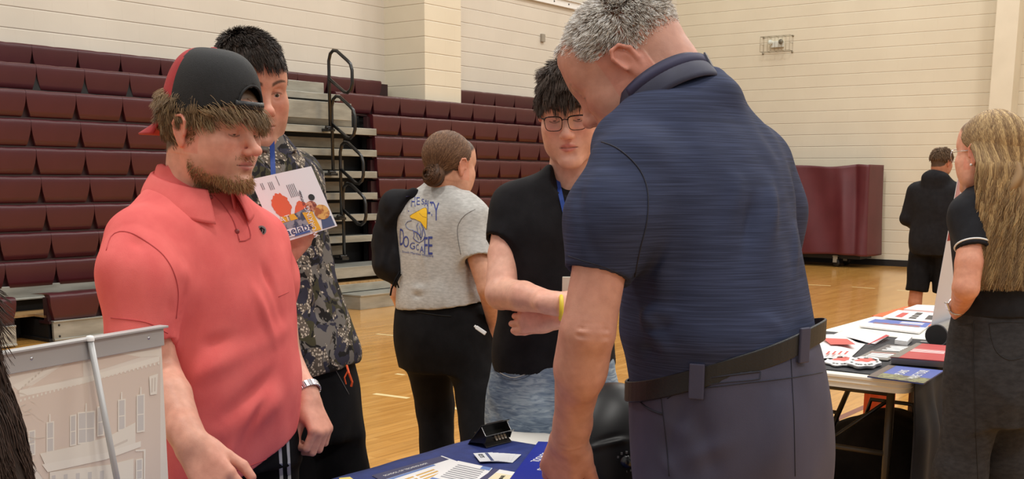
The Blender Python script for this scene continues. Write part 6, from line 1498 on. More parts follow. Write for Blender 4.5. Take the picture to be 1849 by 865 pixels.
# ------------------------------------------------------------------ boy in the black hoodie by the far wall
def far_boy():
    SK = (176, 118, 88); f = (0.62, 0.78); R = rt(f); F_ = fw(f); D = 10.1
    root = empty('person', (P(1684, 550, D).x, D, 0), 'boy in a black hoodie and black shorts standing by the far wall', 'person')
    hc = P(1684, 470, D)
    sd = SDF((hc.x-0.45, hc.y-0.4, 0.35), (hc.x+0.45, hc.y+0.4, 1.2), 0.012)
    S = [(0.80, hc.x, hc.y, 0.19, 0.15, *f), (0.9, hc.x, hc.y, 0.185, 0.15, *f), (1.1, hc.x, hc.y, 0.17, 0.13, *f)]
    sd.loft(S)
    for s in (-1, 1): sd.cone(tuple(Vector((hc.x, hc.y, 0.85))+R*0.1*s), tuple(Vector((hc.x, hc.y, 0.47))+R*0.11*s+F_*0.04*s), 0.11, 0.10, 0.03, cut=True)
    garment('shorts', sd, M_BLKPANT, root, amp=0.005, seed=2)
    sd = SDF((hc.x-0.5, hc.y-0.45, 0.75), (hc.x+0.5, hc.y+0.45, 1.72), 0.011); C = lambda z, x=0, y=0: (z, hc.x+x, hc.y+y)
    sd.loft([(*C(0.80), 0.20, 0.16, *f), (*C(0.86), 0.215, 0.175, *f), (*C(1.1), 0.205, 0.165, *f), (*C(1.3), 0.215, 0.155, *f), (*C(1.40), 0.19, 0.13, *f), (*C(1.47), 0.12, 0.10, *f), (*C(1.53), 0.07, 0.07, *f)])
    hp = Vector((hc.x, hc.y, 1.49))
    sd.ell(tuple(hp-F_*0.075), (0.115, 0.075, 0.06), 0.04, rot=np.array([[R.x, F_.x, 0], [R.y, F_.y, 0], [0, 0, 1]])); sd.ell(tuple(hp-F_*0.1+Vector((0, 0, -0.03))), (0.1, 0.05, 0.09), 0.04, rot=np.array([[R.x, F_.x, 0], [R.y, F_.y, 0], [0, 0, 1]]))
    for s in (-1, 1):
        sh = Vector((hc.x, hc.y, 1.36))+R*0.19*s; el = Vector((hc.x, hc.y, 1.12))+R*0.25*s-F_*0.02; wr = Vector((hc.x, hc.y, 1.02))+R*0.20*s+F_*0.22
        sd.chain([tuple(sh), tuple(el), tuple(wr)], [0.075, 0.062, 0.048], 0.05, 0.02)
    garment('hoodie', sd, M_BLACKCOT, root, [(V3(tuple(hp-F_*0.2-R*.1)), V3(tuple(hp-F_*0.2+R*.12-Vector((0, 0, .3)))), 0.03, 0.01)], amp=0.008, k=(8, 8, 8), seed=5)
    hd = dict(skin=SK, hair=(92, 72, 54), eye_open=0.2, brow=(70, 52, 40), neck_top=(0, -0.03, -0.05))
    M = head_matrix(P(1700, 293, D), (0.80, 0.6), 10, 0, (1.0, 1.0, 1.02)); HP = head_piece(M, hd, 0.004, neck=tuple(Vector((hc.x, hc.y, 1.46))))
    pcs = [HP]
    K = lambda s: Vector((hc.x, hc.y, 0.52))+R*0.11*s+F_*0.04*s
    N_ = lambda s: Vector((hc.x, hc.y, 0.09))+R*0.12*s-F_*0.02
    mids = [K(s)*0.65+N_(s)*0.35-F_*0.02 for s in (-1, 1)]; hip = Vector((hc.x, hc.y, 0.92))
    Zu = Vector((0, 0, 0.36)); pcs.append(limb_piece([N_(-1), mids[0], K(-1), K(-1)+Zu, hip, K(1)+Zu, K(1), mids[1], N_(1)], [0.036, 0.06, 0.058, 0.06, 0.05, 0.06, 0.058, 0.06, 0.036], SK, 0.007))
    for s in (-1, 1):
        shoe(root, Vector((hc.x, hc.y, 0))+R*0.12*s-F_*0.08, f, M_SHOEW, 0.28)
        wr = Vector((hc.x, hc.y, 1.02))+R*0.20*s+F_*0.22; pcs.append(limb_piece([wr, wr+F_*0.03], [0.03, 0.028], SK, 0.005, hand=dict(at=wr+F_*0.03, d=F_-R*0.5*s, back=(R.x*s, R.y*s, 0.3), side=1, curl=(40, 40, 40, 40))))
    body_mesh(pcs, root)
    hair('hair', M, root, 3500, 0.035, (108, 84, 62), rad=0.0018, seg=5, hl=hl_default, grav=0.15, wave=0.15, lift=0.15, clump=0.5, thick=0.008, seed=3, lfn=lambda p: 0.02+0.03*(p[:, 2] > 0.04))
far_boy()
# ------------------------------------------------------------------ blonde young woman behind the white table
M_CHAR = noisy('charcoal_denim', lin(46, 45, 47), lin(57, 56, 58), (40, 40, 80), 0.85, bump=0.3, bscale=500, spec=0.2)
M_POLOB = noisy('black_polo_knit', lin(24, 25, 30), lin(31, 32, 38), (30, 30, 30), 0.8, bump=0.25, bscale=700, spec=0.25)
def blonde():
    SK = (220, 160, 134); f = (-0.42, 0.91); R = rt(f); F_ = fw(f); D = 3.8
    root = empty('person', (P(1800, 700, D).x, D, 0), 'young woman with long wavy blonde hair, black polo with white sleeve piping and charcoal jeans', 'person')
    hc = P(1803, 600, D); g = lambda x, y, d=D-0.15: V3(P(x, y, d))
    sd = SDF((hc.x-0.32, hc.y-0.32, 0.02), (hc.x+0.32, hc.y+0.32, 1.08), 0.008)
    S = [st(1802, 560, D, 0.155, 0.12, f), st(1803, 600, D, 0.168, 0.135, f), st(1804, 650, D, 0.178, 0.15, f), st(1806, 710, D, 0.18, 0.155, f), st(1808, 760, D, 0.17, 0.145, f)]
    sd.loft(S, e=2.3)
    for s, ox in ((-1, 0), (1, 0)):
        hj = Vector((hc.x, hc.y, 0.80))+R*0.085*s; kn = Vector((hc.x, hc.y, 0.46))+R*(0.105 if s > 0 else 0.10)*s+F_*0.02; an = Vector((hc.x, hc.y, 0.06))+R*0.12*s
        sd.chain([tuple(hj), tuple(kn), tuple(an)], [0.10, 0.085, 0.095], 0.04, 0.03)
    sd.plane((0, 0, 0.03), (0, 0, -1))
    je = garment('jeans', sd, M_CHAR, root, [(g(1830, 640), g(1845, 800), 0.014, -0.006), (g(1735, 640), g(1745, 860), 0.014, 0.005), (g(1790, 700), g(1840, 740), 0.02, 0.006), (g(1770, 760), g(1835, 850), 0.02, -0.005), (g(1800, 740), g(1845, 700), 0.014, 0.006)], amp=0.004, seed=7)
    M_JS = base_mat('charcoal_stitch', lin(30, 28, 29), 0.8)
    seam_on(je, [(1758, 580), (1757, 640), (1760, 720), (1763, 800), (1766, 864)], D, M_JS, root, 'side_seam', 0.0016)
    seam_on(je, [(1786, 584), (1790, 610), (1800, 636), (1822, 650), (1848, 645)], D, M_JS, root, 'pocket_seam', 0.0014); seam_on(je, [(1786, 584), (1820, 582), (1848, 583)], D, M_JS, root, 'pocket_seam', 0.0014)
    seam_on(je, [(1730, 587), (1760, 586)], D, M_JS, root, 'pocket_seam', 0.0012)
    for s in (-1, 1): shoe(root, Vector((hc.x, hc.y, 0))+R*0.12*s-F_*0.07, f, M_SHOEW, 0.26)
    sd = SDF((hc.x-0.36, hc.y-0.32, 0.92), (hc.x+0.36, hc.y+0.32, 1.5), 0.005)
    S = [st(1800, 590, D, 0.155, 0.125, f), st(1801, 560, D, 0.158, 0.13, f), st(1800, 500, D, 0.15, 0.12, f), st(1799, 440, D, 0.158, 0.12, f), st(1799, 390, D, 0.17, 0.115, f), st(1799, 365, D, 0.155, 0.10, f), st(1797, 345, D, 0.11, 0.082, f), st(1795, 328, D, 0.066, 0.062, f)]
    sd.loft(S, e=2.2); sd.plane(V3(P(1800, 575, D-0.12)), (0.0, 0, -1))
    lsh = P(1752, 388, D-0.06); lh = P(1757, 452, D-0.13)
    sleeve(sd, [V3(lsh), V3(lh)], [0.057, 0.053], 0.05); rsh = P(1846, 388, D+0.08); sleeve(sd, [V3(rsh), V3(P(1858, 452, D+0.06))], [0.055, 0.05], 0.05)
    po = garment('black_polo', sd, M_POLOB, root, [(g(1780, 430), g(1770, 520), 0.012, 0.006), (g(1740, 500), g(1840, 520), 0.014, 0.005), (g(1760, 530), g(1849, 545), 0.012, 0.005), (g(1800, 560), g(1849, 550), 0.010, -0.004)], amp=0.003, seed=9)
    # white piping round the sleeve edge
    d = (V3(lh)-V3(lsh)); d /= np.linalg.norm(d); u_ = np.cross(d, V3((0, 0, 1))); u_ /= np.linalg.norm(u_); v_ = np.cross(d, u_)
    mb = MB(); mb.tube([Vector(V3(lh)-d*0.014+(u_*math.cos(t)+v_*math.sin(t))*0.0555) for t in [2*math.pi*i/32 for i in range(32)]], 0.0032, 6, closed=True); mb.build('sleeve_piping', base_mat('white_piping', lin(235, 235, 235), 0.6), root, smooth=True)
    hd = dict(skin=(226, 170, 146), hair=(150, 120, 86), eye_open=0.3, nose=0.9, jaw=0.92, brow=(120, 90, 66), lips=(200, 110, 104), neck_top=(0, -0.03, -0.05), ear=0.95,
              hl=lambda ph: np.interp(ph, [0, 0.6, 1.0, 1.35, 1.7, 2.1, 2.6, 3.15], [0.08, 0.075, 0.055, 0.02, 0.01, -0.03, -0.055, -0.06]))
    M = head_matrix(P(1786, 277, D), (-0.42, 0.91), 2, 0, (1.04, 1.06, 1.08))
    HP = head_piece(M, hd, 0.0025, neck=P(1796, 345, D), nr=(0.048, 0.054))
    el = P(1744, 520, D-0.16); wr = P(1731, 560, D-0.02)
    LA = limb_piece([P(1755, 430, D-0.11), P(1750, 475, D-0.14), el, wr], [0.044, 0.044, 0.042, 0.028], SK, 0.003, hand=dict(at=wr, d=P(1740, 590, D+0.1)-wr, back=(-0.8, -0.3, 0.4), side=1, curl=(40, 44, 48, 50), size=0.92))
    RA = limb_piece([P(1858, 430, D+0.06), P(1872, 520, D+0.06), P(1850, 570, D+0.2)], [0.042, 0.038, 0.027], SK, 0.004, hand=dict(at=P(1850, 570, D+0.2), d=(-0.5, 0.5, -0.2), back=(0.2, 0.3, 0.9), side=1, curl=(40, 40, 40, 40), size=0.9))
    body_mesh([HP, LA, RA], root)
    mb = MB(); c = P(1729, 553, D-0.045); a = (wr-el).normalized(); u2 = a.cross(Vector((0, 0, 1))).normalized(); v2 = a.cross(u2)
    mb.tube([c+u2*0.031*math.cos(t)+v2*0.031*math.sin(t) for t in [2*math.pi*i/28 for i in range(28)]], 0.0035, 8, closed=True); mb.build('bracelet', M_STEEL, root, smooth=True)
    mb = MB(frame(c-Vector((1, 0, 0))*0.034, (0, 1, 0), a)); mb.box((-0.013, -0.015, -0.003), (0.013, 0.015, 0.004)); mb.build('watch_face', M_STEEL, root, bevel=0.003)
    pe = M @ Vector((-0.082, -0.006, -0.036)); mb = MB(Matrix.Translation(pe)); mb.lathe([(0, 0.005), (0.0035, 0.0035), (0.005, 0), (0.0035, -0.0035), (0, -0.005)], 12); mb.build('earring', base_mat('pearl', lin(240, 232, 225), 0.15), root, smooth=True)
    # face glasses just showing at the brow
    mb = MB(); mb.tube([M @ Vector((-0.078, 0.0, 0.008)), M @ Vector((-0.075, 0.05, 0.008)), M @ Vector((-0.06, 0.092, 0.006))], 0.0015, 6); mb.tube([M @ Vector((-0.033+0.024*math.cos(t), 0.112-0.01*abs(math.cos(t)), -0.002+0.019*math.sin(t))) for t in [2*math.pi*i/24 for i in range(24)]], 0.0013, 6, closed=True); mb.build('glasses', M_STEEL, root, smooth=True)
    # hair: inner mass, then long waves
    sh = SDF((-0.13, -0.19, -0.30), (0.13, 0.12, 0.15), 0.004)
    sh.ell((0, -0.014, 0.034), (0.080, 0.102, 0.090)); sh.chain([(0, -0.035, 0.01), (0, -0.07, -0.10), (0.0, -0.09, -0.26)], [0.070, 0.07, 0.06], 0.04)
    sh.ell((0, 0.115, -0.03), (0.095, 0.085, 0.13), 0.012, op='s')
    for s in (-1, 1): sh.ell((s*0.09, 0.012, -0.006), (0.03, 0.02, 0.036), 0.006, op='s')
    V, F = sh.nets(); V = relax(V, F, 2); N = vnormals(V, F); V = V+N*(0.005*np.sin(V[:, 0]*110+3*np.sin(V[:, 2]*30))*(V[:, 2] < -0.03))[:, None]; C = np.repeat(np.array(lin(140, 112, 78)[:3])[None], len(V), 0)*(1+0.3*np.sin(V[:, 0]*160+2*np.sin(V[:, 2]*40)))[:, None]
    link('hair', np_mesh('hair', xf(M, V), F, C), M_HAIR, root, smooth=True)
    rr = np.random.RandomState(8); n = 9500
    d_ = rr.normal(size=(n*3, 3)); d_ /= np.linalg.norm(d_, axis=1, keepdims=True); p0 = V3((0, -0.014, 0.036))+d_*V3((0.0835, 0.106, 0.094)); ok = (p0[:, 2] > np.interp(azim(p0), [0, 0.9, 1.3, 1.7, 2.2, 3.15], [0.085, 0.07, 0.03, 0.0, -0.03, -0.05])); p0 = p0[ok][:n]; n = len(p0)
    m = 22; T = np.linspace(0, 1, m); sgn = np.where(p0[:, 0] > 0, 1, -1)[:, None]
    # flow down from a centre part over the head, then hang and wave behind the shoulders
    Q = [p0]; q = p0.copy(); az = np.arctan2(p0[:, 0], -(p0[:, 1]+0.0)); az = np.clip(az, -2.1, 2.1)
    tgt = np.stack([np.sin(az*0.66)*0.112, -0.050-0.072*np.cos(az*0.72), np.full(n, -0.03)], 1)
    L = rr.uniform(0.30, 0.385, n)-0.08*(p0[:, 2] < 0); cl = (np.round(az*16+p0[:, 2]*25)).astype(int); phc = (cl*1.7) % 6.28; amp = 0.007+0.005*rr.rand(n)
    c0 = V3((0, -0.014, 0.036)); R0 = V3((0.086, 0.108, 0.096))
    steps = 9
    for i in range(1, steps+1):
        t = i/steps; q = p0*(1-t)+tgt*t; e = (q-c0)/R0; k = np.linalg.norm(e, axis=1, keepdims=True); q = c0+(q-c0)/np.minimum(k, 1.0)*(1+0.04*t*rr.rand(n, 1)); Q.append(q.copy())
    base = Q[-1]; zb = base[:, 2]
    nn_ = 15
    for i in range(1, nn_+1):
        t = i/nn_; z = zb-L*t*1.0; w = np.sin(t*14+phc)*amp*t**0.5*1.2
        x = base[:, 0]*(1.0+0.05*t)+w+0.004*np.sin(t*30+cl); y = base[:, 1]-0.035*t+np.cos(t*14+phc)*amp*0.8*t**0.5
        Q.append(np.stack([x, y, z], 1))
    Q = np.stack(Q, 1); mm = Q.shape[1]
    hi = rr.rand(n)*0.5+((cl*7919) % 13)/26.0; b1, b2, b3 = np.array(lin(136, 108, 76)[:3]), np.array(lin(208, 178, 128)[:3]), np.array(lin(172, 142, 100)[:3])
    C = np.where((hi > 0.66)[:, None], b2, np.where((hi > 0.4)[:, None], b3, b1))*(0.8+0.4*rr.rand(n, 1))
    strand_mesh('hair_waves', xf(M, Q.reshape(-1, 3)).reshape(n, mm, 3), 0.00115, C, M_HAIR, root)
blonde()
# ------------------------------------------------------------------ long-haired visitor close to the camera, at the left edge
def near_woman():
    SK = (214, 160, 134); f = (-0.55, 0.83); D = 1.02; R = rt(f); F_ = fw(f)
    root = empty('person', (P(-190, 700, D).x, D, 0), 'long dark-haired visitor cut off by the left edge, in front of the banner back', 'person')
    M = head_matrix(P(-236, 665, D), (-0.55, 0.83), 5, 0, (1, 1, 1)); hc = P(-170, 800, D)
    hd = dict(skin=SK, hair=(50, 36, 30), eye_open=0.4, brow=(50, 36, 30)); HP = head_piece(M, hd, 0.003, neck=tuple(Vector((hc.x, hc.y, M.translation.z-0.2))), nr=(0.05, 0.055))
    body_mesh([HP], root); eyes(M, root)
    zt = M.translation.z
    sd = SDF((hc.x-0.3, hc.y-0.3, 0.02), (hc.x+0.3, hc.y+0.3, zt-0.1), 0.012); sd.loft([(0.55, hc.x, hc.y, 0.17, 0.13, *f), (0.7, hc.x, hc.y, 0.165, 0.125, *f), (zt-0.33, hc.x, hc.y, 0.18, 0.115, *f), (zt-0.24, hc.x, hc.y, 0.14, 0.09, *f), (zt-0.17, hc.x, hc.y, 0.07, 0.06, *f)])
    for s in (-1, 1):
        a = Vector((hc.x, hc.y, zt-0.30))+R*0.17*s; sd.chain([tuple(a), tuple(a-Vector((0, 0, 0.27))-F_*0.02), tuple(a-Vector((0, 0, 0.45))+F_*0.1)], [0.055, 0.045, 0.035], 0.04)
    garment('dark_top', sd, M_BLACKCOT, root, amp=0.004)
    sd = SDF((hc.x-0.3, hc.y-0.3, 0.02), (hc.x+0.3, hc.y+0.3, 0.7), 0.012); sd.loft([(0.4, hc.x, hc.y, 0.17, 0.13, *f), (0.6, hc.x, hc.y, 0.175, 0.14, *f), (0.68, hc.x, hc.y, 0.16, 0.12, *f)])
    for s in (-1, 1): sd.chain([tuple(Vector((hc.x, hc.y, 0.5))+R*0.09*s), tuple(Vector((hc.x, hc.y, 0.08))+R*0.1*s)], [0.09, 0.06], 0.04)
    sd.plane((0, 0, 0.03), (0, 0, -1)); garment('trousers', sd, M_BLKPANT, root, amp=0.003)
    for s in (-1, 1): shoe(root, Vector((hc.x, hc.y, 0))+R*0.1*s-F_*0.07, f, M_SHOE, 0.25)
    sh = SDF((-0.17, -0.2, -0.42), (0.17, 0.13, 0.15), 0.005)
    sh.ell((0, -0.014, 0.034), (0.085, 0.107, 0.094)); sh.chain([(0.02, -0.03, 0.02), (0.02, -0.05, -0.08), (0.04, -0.07, -0.20), (0.06, -0.07, -0.38)], [0.085, 0.088, 0.09, 0.08], 0.04); sh.ell((-0.02, 0.125, -0.03), (0.085, 0.085, 0.13), 0.012, op='s')
    V, F = sh.nets(); V = relax(V, F, 2); N = vnormals(V, F); V = V+N*(0.003*np.sin(V[:, 0]*150+3*np.sin(V[:, 2]*20)))[:, None]; C = np.repeat(np.array(lin(38, 29, 26)[:3])[None], len(V), 0)
    link('hair', np_mesh('hair', xf(M, V), F, C), M_HAIR, root, smooth=True)
    # strands lying over the mass
    r = np.random.RandomState(4); ids = r.choice(len(V), 4200); p = V[ids]; nn_ = N[ids]; down = V3((0.12, -0.02, -1))[None]; t = down-nn_*(down*nn_).sum(1, keepdims=True); t /= np.linalg.norm(t, axis=1, keepdims=True)
    Q = np.stack([p+nn_*(0.0012+0.0015*k/6*r.rand(len(p), 1))+t*0.010*k+V3((0.002, 0, 0))*math.sin(k) for k in range(7)], 1); C = np.array(lin(58, 44, 38)[:3])*(0.5+1.0*r.rand(len(p), 1)); strand_mesh('hair_strands', xf(M, Q.reshape(-1, 3)).reshape(len(p), 7, 3), 0.0007, C, M_HAIR, root)
near_woman()
# ================================================================== TABLES AND WHAT LIES ON THEM
TZ = 0.74
def TP(px, py, z=TZ):
    """point of the horizontal plane at height z seen at a pixel"""
    r = P(px, py, 1.0)-Vector((0, 0, CAMZ)); k = (z-CAMZ)/r.z; return Vector((r.x*k, r.y*k, z))
M_PLAS = noisy('white_moulded_plastic', lin(238, 236, 228), lin(230, 227, 217), (3, 3, 40), 0.4, bump=0.1, bscale=250)
M_LEGM = base_mat('brown_grey_steel', lin(72, 66, 58), 0.4, metal=0.4)
M_PAPER = base_mat('white_paper_sheet', lin(238, 238, 238), 0.5)
def cm(n, *c, r=0.5): return base_mat(n, lin(*c), r)
def rrect(u0, u1, s0, s1, r, n=8):
    pts = []
    for (cu, cs, a0) in ((u1-r, s1-r, 0), (u0+r, s1-r, 90), (u0+r, s0+r, 180), (u1-r, s0+r, 270)):
        for i in range(n+1): a = math.radians(a0+90*i/n); pts.append((cu+r*math.cos(a), cs+r*math.sin(a)))
    return pts
def folding_table(u0, u1, s0, s1, label):
    t = empty('folding_table', W((u0+u1)/2, (s0+s1)/2, 0), label, 'table')
    mb = MB(RM(0, 0)); L = [(0.0, TZ), (0.0, TZ-0.012), (0.006, TZ-0.016), (0.004, TZ-0.03), (0.010, TZ-0.035), (0.010, TZ-0.052)]
    loops = [rrect(u0+i, u1-i, s0+i, s1-i, 0.05) for i, z in [(0.006, 0)]+L]; zs = [TZ]+[z for i, z in L]; zs[0] = TZ+0.0; zs[1] = TZ-0.004
    vs = []; n = len(loops[0])
    for lp, z in zip(loops, zs): vs += [(x, y, z) for x, y in lp]
    fs = [tuple(range(n)), tuple(range(len(vs)-n, len(vs)))[::-1]]
    for k in range(len(loops)-1):
        for i in range(n): fs.append((k*n+i, k*n+n+i, k*n+n+(i+1) % n, k*n+(i+1) % n))
    mb.add(vs, fs); mb.build('table_top', M_PLAS, t)
    for ue, sg in ((u0+0.25, 1), (u1-0.25, -1)):
        for ss in (s0+0.14, s1-0.14):
            mb = MB(RM(0, 0)); mb.tube([(ue, ss, TZ-0.05), (ue, ss, 0.02)], 0.016, 12); mb.build('leg', M_LEGM, t, smooth=True)
            mb = MB(RM(ue, ss, 0)); mb.lathe([(0, 0.0), (0.019, 0.0), (0.019, 0.03), (0, 0.03)], 12); mb.build('foot_cap', M_BB, t)
        for zz in (0.12, 0.40, 0.64):
            mb = MB(RM(0, 0)); mb.tube([(ue, s0+0.14, zz), (ue, s1-0.14, zz)], 0.011, 10); mb.build('cross_bar', M_LEGM, t, smooth=True)
        sm_ = (s0+s1)/2; mb = MB(RM(0, 0)); mb.tube([(ue, sm_, 0.41), (ue+sg*0.34, sm_, TZ-0.06)], 0.011, 10); mb.tube([(ue, s0+0.14, 0.62), (ue, sm_, 0.41), (ue, s1-0.14, 0.62)], 0.008, 8); mb.build('brace', M_BLKM, t, smooth=True)
        mb = MB(RM(0, 0)); mb.box((ue-0.02, sm_-0.035, 0.385), (ue+0.02, sm_+0.035, 0.435)); mb.build('brace_joint', M_BLKM, t, bevel=0.006)
    return t
def cloth(name, mat, u0, u1, s0, s1, drops, label, amp=0.012, seed=1, z=TZ+0.0015):
    """a cloth lying on a table; drops = (left s0 side, right s1 side, u0 end, u1 end) hanging lengths"""
    r = random.Random(seed); mb = MB(RM(0, 0)); a, b, c, d = drops
    us = []; 
    def axis(lo, hi, dl, dh, n):
        out = []
        if dl: out += [(lo-0.003, -dl*(1-i/14)) for i in range(14)]
        out += [(lo+(hi-lo)*i/n, 0) for i in range(n+1)]
        if dh: out += [(hi+0.003, -dh*(i+1)/14) for i in range(14)]
        return out
    U = axis(u0, u1, c, d, 90); S = axis(s0, s1, a, b, 30); vs = []
    for (u, zu) in U:
        for (s, zs) in S:
            zz = min(zu, zs); h = -zz; ou = os = 0
            w = 0.5-0.5*math.cos(min(1, h/0.25)*math.pi)
            fold = math.sin(u*19+seed)+0.5*math.sin(u*43+2*seed); fold2 = math.sin(s*19+seed)+0.5*math.sin(s*41)
            if zs < 0: os = (amp*w*(fold+1.6))*(-1 if s < (s0+s1)/2 else 1)
            if zu < 0: ou = (amp*w*(fold2+1.6))*(-1 if u < (u0+u1)/2 else 1)
            ripple = 0.0015*math.sin(u*31+s*17)*0.5+0.0012 if h == 0 else 0
            vs.append((u+ou, s+os, z+zz+ripple))
    n = len(S); fs = [(i*n+j, i*n+j+1, (i+1)*n+j+1, (i+1)*n+j) for i in range(len(U)-1) for j in range(n-1)]
    mb.add(vs, fs); o = mb.build(name, mat, smooth=True, solid=0.0015); return tag(o, label, 'tablecloth')
M_NAVYCL = noisy('royal_navy_cloth', lin(28, 44, 108), lin(34, 52, 122), (30, 30, 30), 0.75, bump=0.2, bscale=500)
M_BLKCL = noisy('black_cloth', lin(24, 25, 32), lin(30, 31, 40), (30, 30, 30), 0.7, bump=0.2, bscale=500)
M_ORCL = noisy('orange_cloth', lin(232, 96, 40), lin(240, 106, 48), (20, 20, 20), 0.7)
folding_table(0.72, 2.55, 1.13, 1.885, 'folding table under the navy cloth, its bare white end showing by the welding helmet')
cloth('tablecloth', M_NAVYCL, 0.72, 2.40, 1.13, 1.885, (0.35, 0.35, 0.5, 0), 'navy blue cloth on the table between the tall man and the coral polo')
folding_table(4.04, 6.48, 1.22, 2.0, 'white folding table full of printed leaflets beside the blonde woman')
cloth('tablecloth', M_BLKCL, 4.085, 5.16, 1.215, 2.0, (0.70, 0.12, 0, 0), 'black cloth across the near end of the white leaflet table', seed=3, amp=0.02)
cloth('tablecloth', M_ORCL, 5.92, 6.48, 1.215, 2.005, (0.55, 0.66, 0, 0.4), 'orange cloth over the far end of the leaflet table', seed=5)
def sheet(name, quad, mat, label, cat, th=0.0015, z=TZ+0.006, group=None, parent=None):
    """a flat paper thing on the table, corners given by image points on its own plane"""
    t = [TP(x, y, z) for x, y in quad]; n = len(t)
    mb = MB(); mb.add([p for p in t]+[p-Vector((0, 0, th)) for p in t], [tuple(range(n)), tuple(range(n, 2*n))[::-1]]+[(i, n+i, n+(i+1) % n, (i+1) % n) for i in range(n)])
    o = mb.build(name, mat, parent)
    if parent is None: tag(o, label, cat, group)
    o['_z'] = z; del o['_z']
    return o
def print_on(par, quad, mat, z, name='printed_area'): return sheet(name, quad, mat, None, None, 0.0002, z+0.0004, parent=par)
def bil(q, u, v): return tuple(q[0][i]*(1-u)*(1-v)+q[1][i]*u*(1-v)+q[2][i]*u*v+q[3][i]*(1-u)*v for i in (0, 1))
def sub(q, u0, v0, u1, v1): return [bil(q, u0, v0), bil(q, u1, v0), bil(q, u1, v1), bil(q, u0, v1)]
Z0 = TZ+0.005
# ---- on the navy cloth
A = [(672, 858), (798, 823), (862, 846), (740, 898)]
fl = sheet('flyer', A, M_PAPER, 'white flyer with a navy heading band and yellow lines on the navy cloth', 'flyer', z=Z0+0.0015)
print_on(fl, sub(A, 0.0, 0.0, 0.98, 0.24), cm('print_band_navy', 40, 44, 92), Z0+0.0015); print_on(fl, sub(A, 0.02, 0.25, 0.75, 0.31), cm('print_band_blue', 96, 128, 190), Z0+0.0015)
for i in range(2):
    for j in range(4): print_on(fl, sub(A, 0.10+0.30*i, 0.42+0.10*j, 0.36+0.30*i, 0.465+0.10*j), cm('print_gold', 216, 172, 84), Z0+0.0015)
xq = (TP(*bil(A, 0.9, 0.12), Z0)-TP(*bil(A, 0.1, 0.12), Z0)); text_mesh('SCHOOL OF TECHNOLOGY', 0.0125, frame(TP(*bil(A, 0.42, 0.13), Z0+0.0022), xq, TP(*bil(A, 0.4, 0), Z0)-TP(*bil(A, 0.4, 0.24), Z0)), M_PAPER, fl, 'printed_word')
text_mesh('Scan me now', 0.010, frame(TP(*bil(A, 0.86, 0.62), Z0+0.0022), xq, TP(*bil(A, 0.4, 0), Z0)-TP(*bil(A, 0.4, 0.24), Z0)), cm('ink', 60, 60, 70), fl, 'printed_word')
B = [(827, 832), (889, 845), (842, 900), (752, 880)]
fb = sheet('flyer', B, M_PAPER, 'white sheet of small grey text lying partly over the flyer with the yellow lines', 'flyer', z=Z0+0.0035)
for j in range(8): print_on(fb, sub(B, 0.12, 0.10+0.06*j, 0.86, 0.125+0.06*j), cm('print_grey', 150, 152, 158), Z0+0.0035)
print_on(fb, sub(B, 0.72, 0.0, 0.98, 0.09), cm('print_band_blue', 96, 128, 190), Z0+0.0035); print_on(fb, sub(B, 0.0, 0.62, 1, 0.70), cm('print_band_blue', 96, 128, 190), Z0+0.0035)
C_ = [(893, 846), (933, 853), (905, 905), (826, 892)]
fc = sheet('flyer', C_, M_PAPER, 'white and cream leaflet with slanted lettering next to the blue folder', 'flyer', z=Z0+0.0055)
print_on(fc, sub(C_, 0.0, 0.0, 0.22, 0.9), cm('print_band_navy', 52, 52, 96), Z0+0.0055); print_on(fc, sub(C_, 0.24, 0.12, 0.95, 0.9), cm('print_cream', 240, 228, 190), Z0+0.0055)
text_mesh('DECORATE', 0.013, frame(TP(*bil(C_, 0.6, 0.30), Z0+0.0064), TP(*bil(C_, 0.55, 0.1), Z0)-TP(*bil(C_, 0.55, 0.8), Z0), TP(*bil(C_, 0.1, 0.5), Z0)-TP(*bil(C_, 0.9, 0.5), Z0)), cm('ink_black', 40, 40, 44), fc, 'printed_word')
Y = [(612, 863), (632, 861), (642, 868), (618, 872)]; sheet('sticky_note', Y, cm('yellow_note', 240, 220, 120), 'corner of a yellow paper at the edge of the navy cloth', 'paper', z=Z0+0.002)
# business cards, fanned in a low stack
_cb = TP(878, 829, Z0); _cx = (TP(868, 836, Z0)-TP(884, 818, Z0)).normalized()
for i in range(6):
    ang = math.radians(-4+5.5*i); dx = Vector((_cx.x*math.cos(ang)-_cx.y*math.sin(ang), _cx.x*math.sin(ang)+_cx.y*math.cos(ang), 0)); dy = Vector((-dx.y, dx.x, 0)); ctr = _cb+Vector((0.012*(5-i)*0.9, 0.002*(5-i), 0))
    Mc = frame((ctr.x, ctr.y, Z0+0.0007+0.0009*i), dx, dy); mb = MB(Mc); mb.box((-0.0445, -0.0255, 0), (0.0445, 0.0255, 0.0006)); c_ = mb.build('business_card', cm('card_stock', 222, 224, 228))
    if i < 5: tag(c_, 'white business card within the small fan of cards beside the metal card holder', 'card', 'fanned business cards')
    else:
        tag(c_, 'topmost white business card of the small fan, with a slate band and dark lettering', 'card')
        mb = MB(Mc); mb.box((-0.042, 0.004, 0.0007), (0.042, 0.012, 0.0009)); mb.build('printed_band', cm('print_slate', 66, 78, 122), c_)
        text_mesh('KEYS', 0.017, Mc @ Matrix.Translation((-0.012, -0.011, 0.001)), cm('ink_black', 40, 40, 44), c_, 'printed_word')
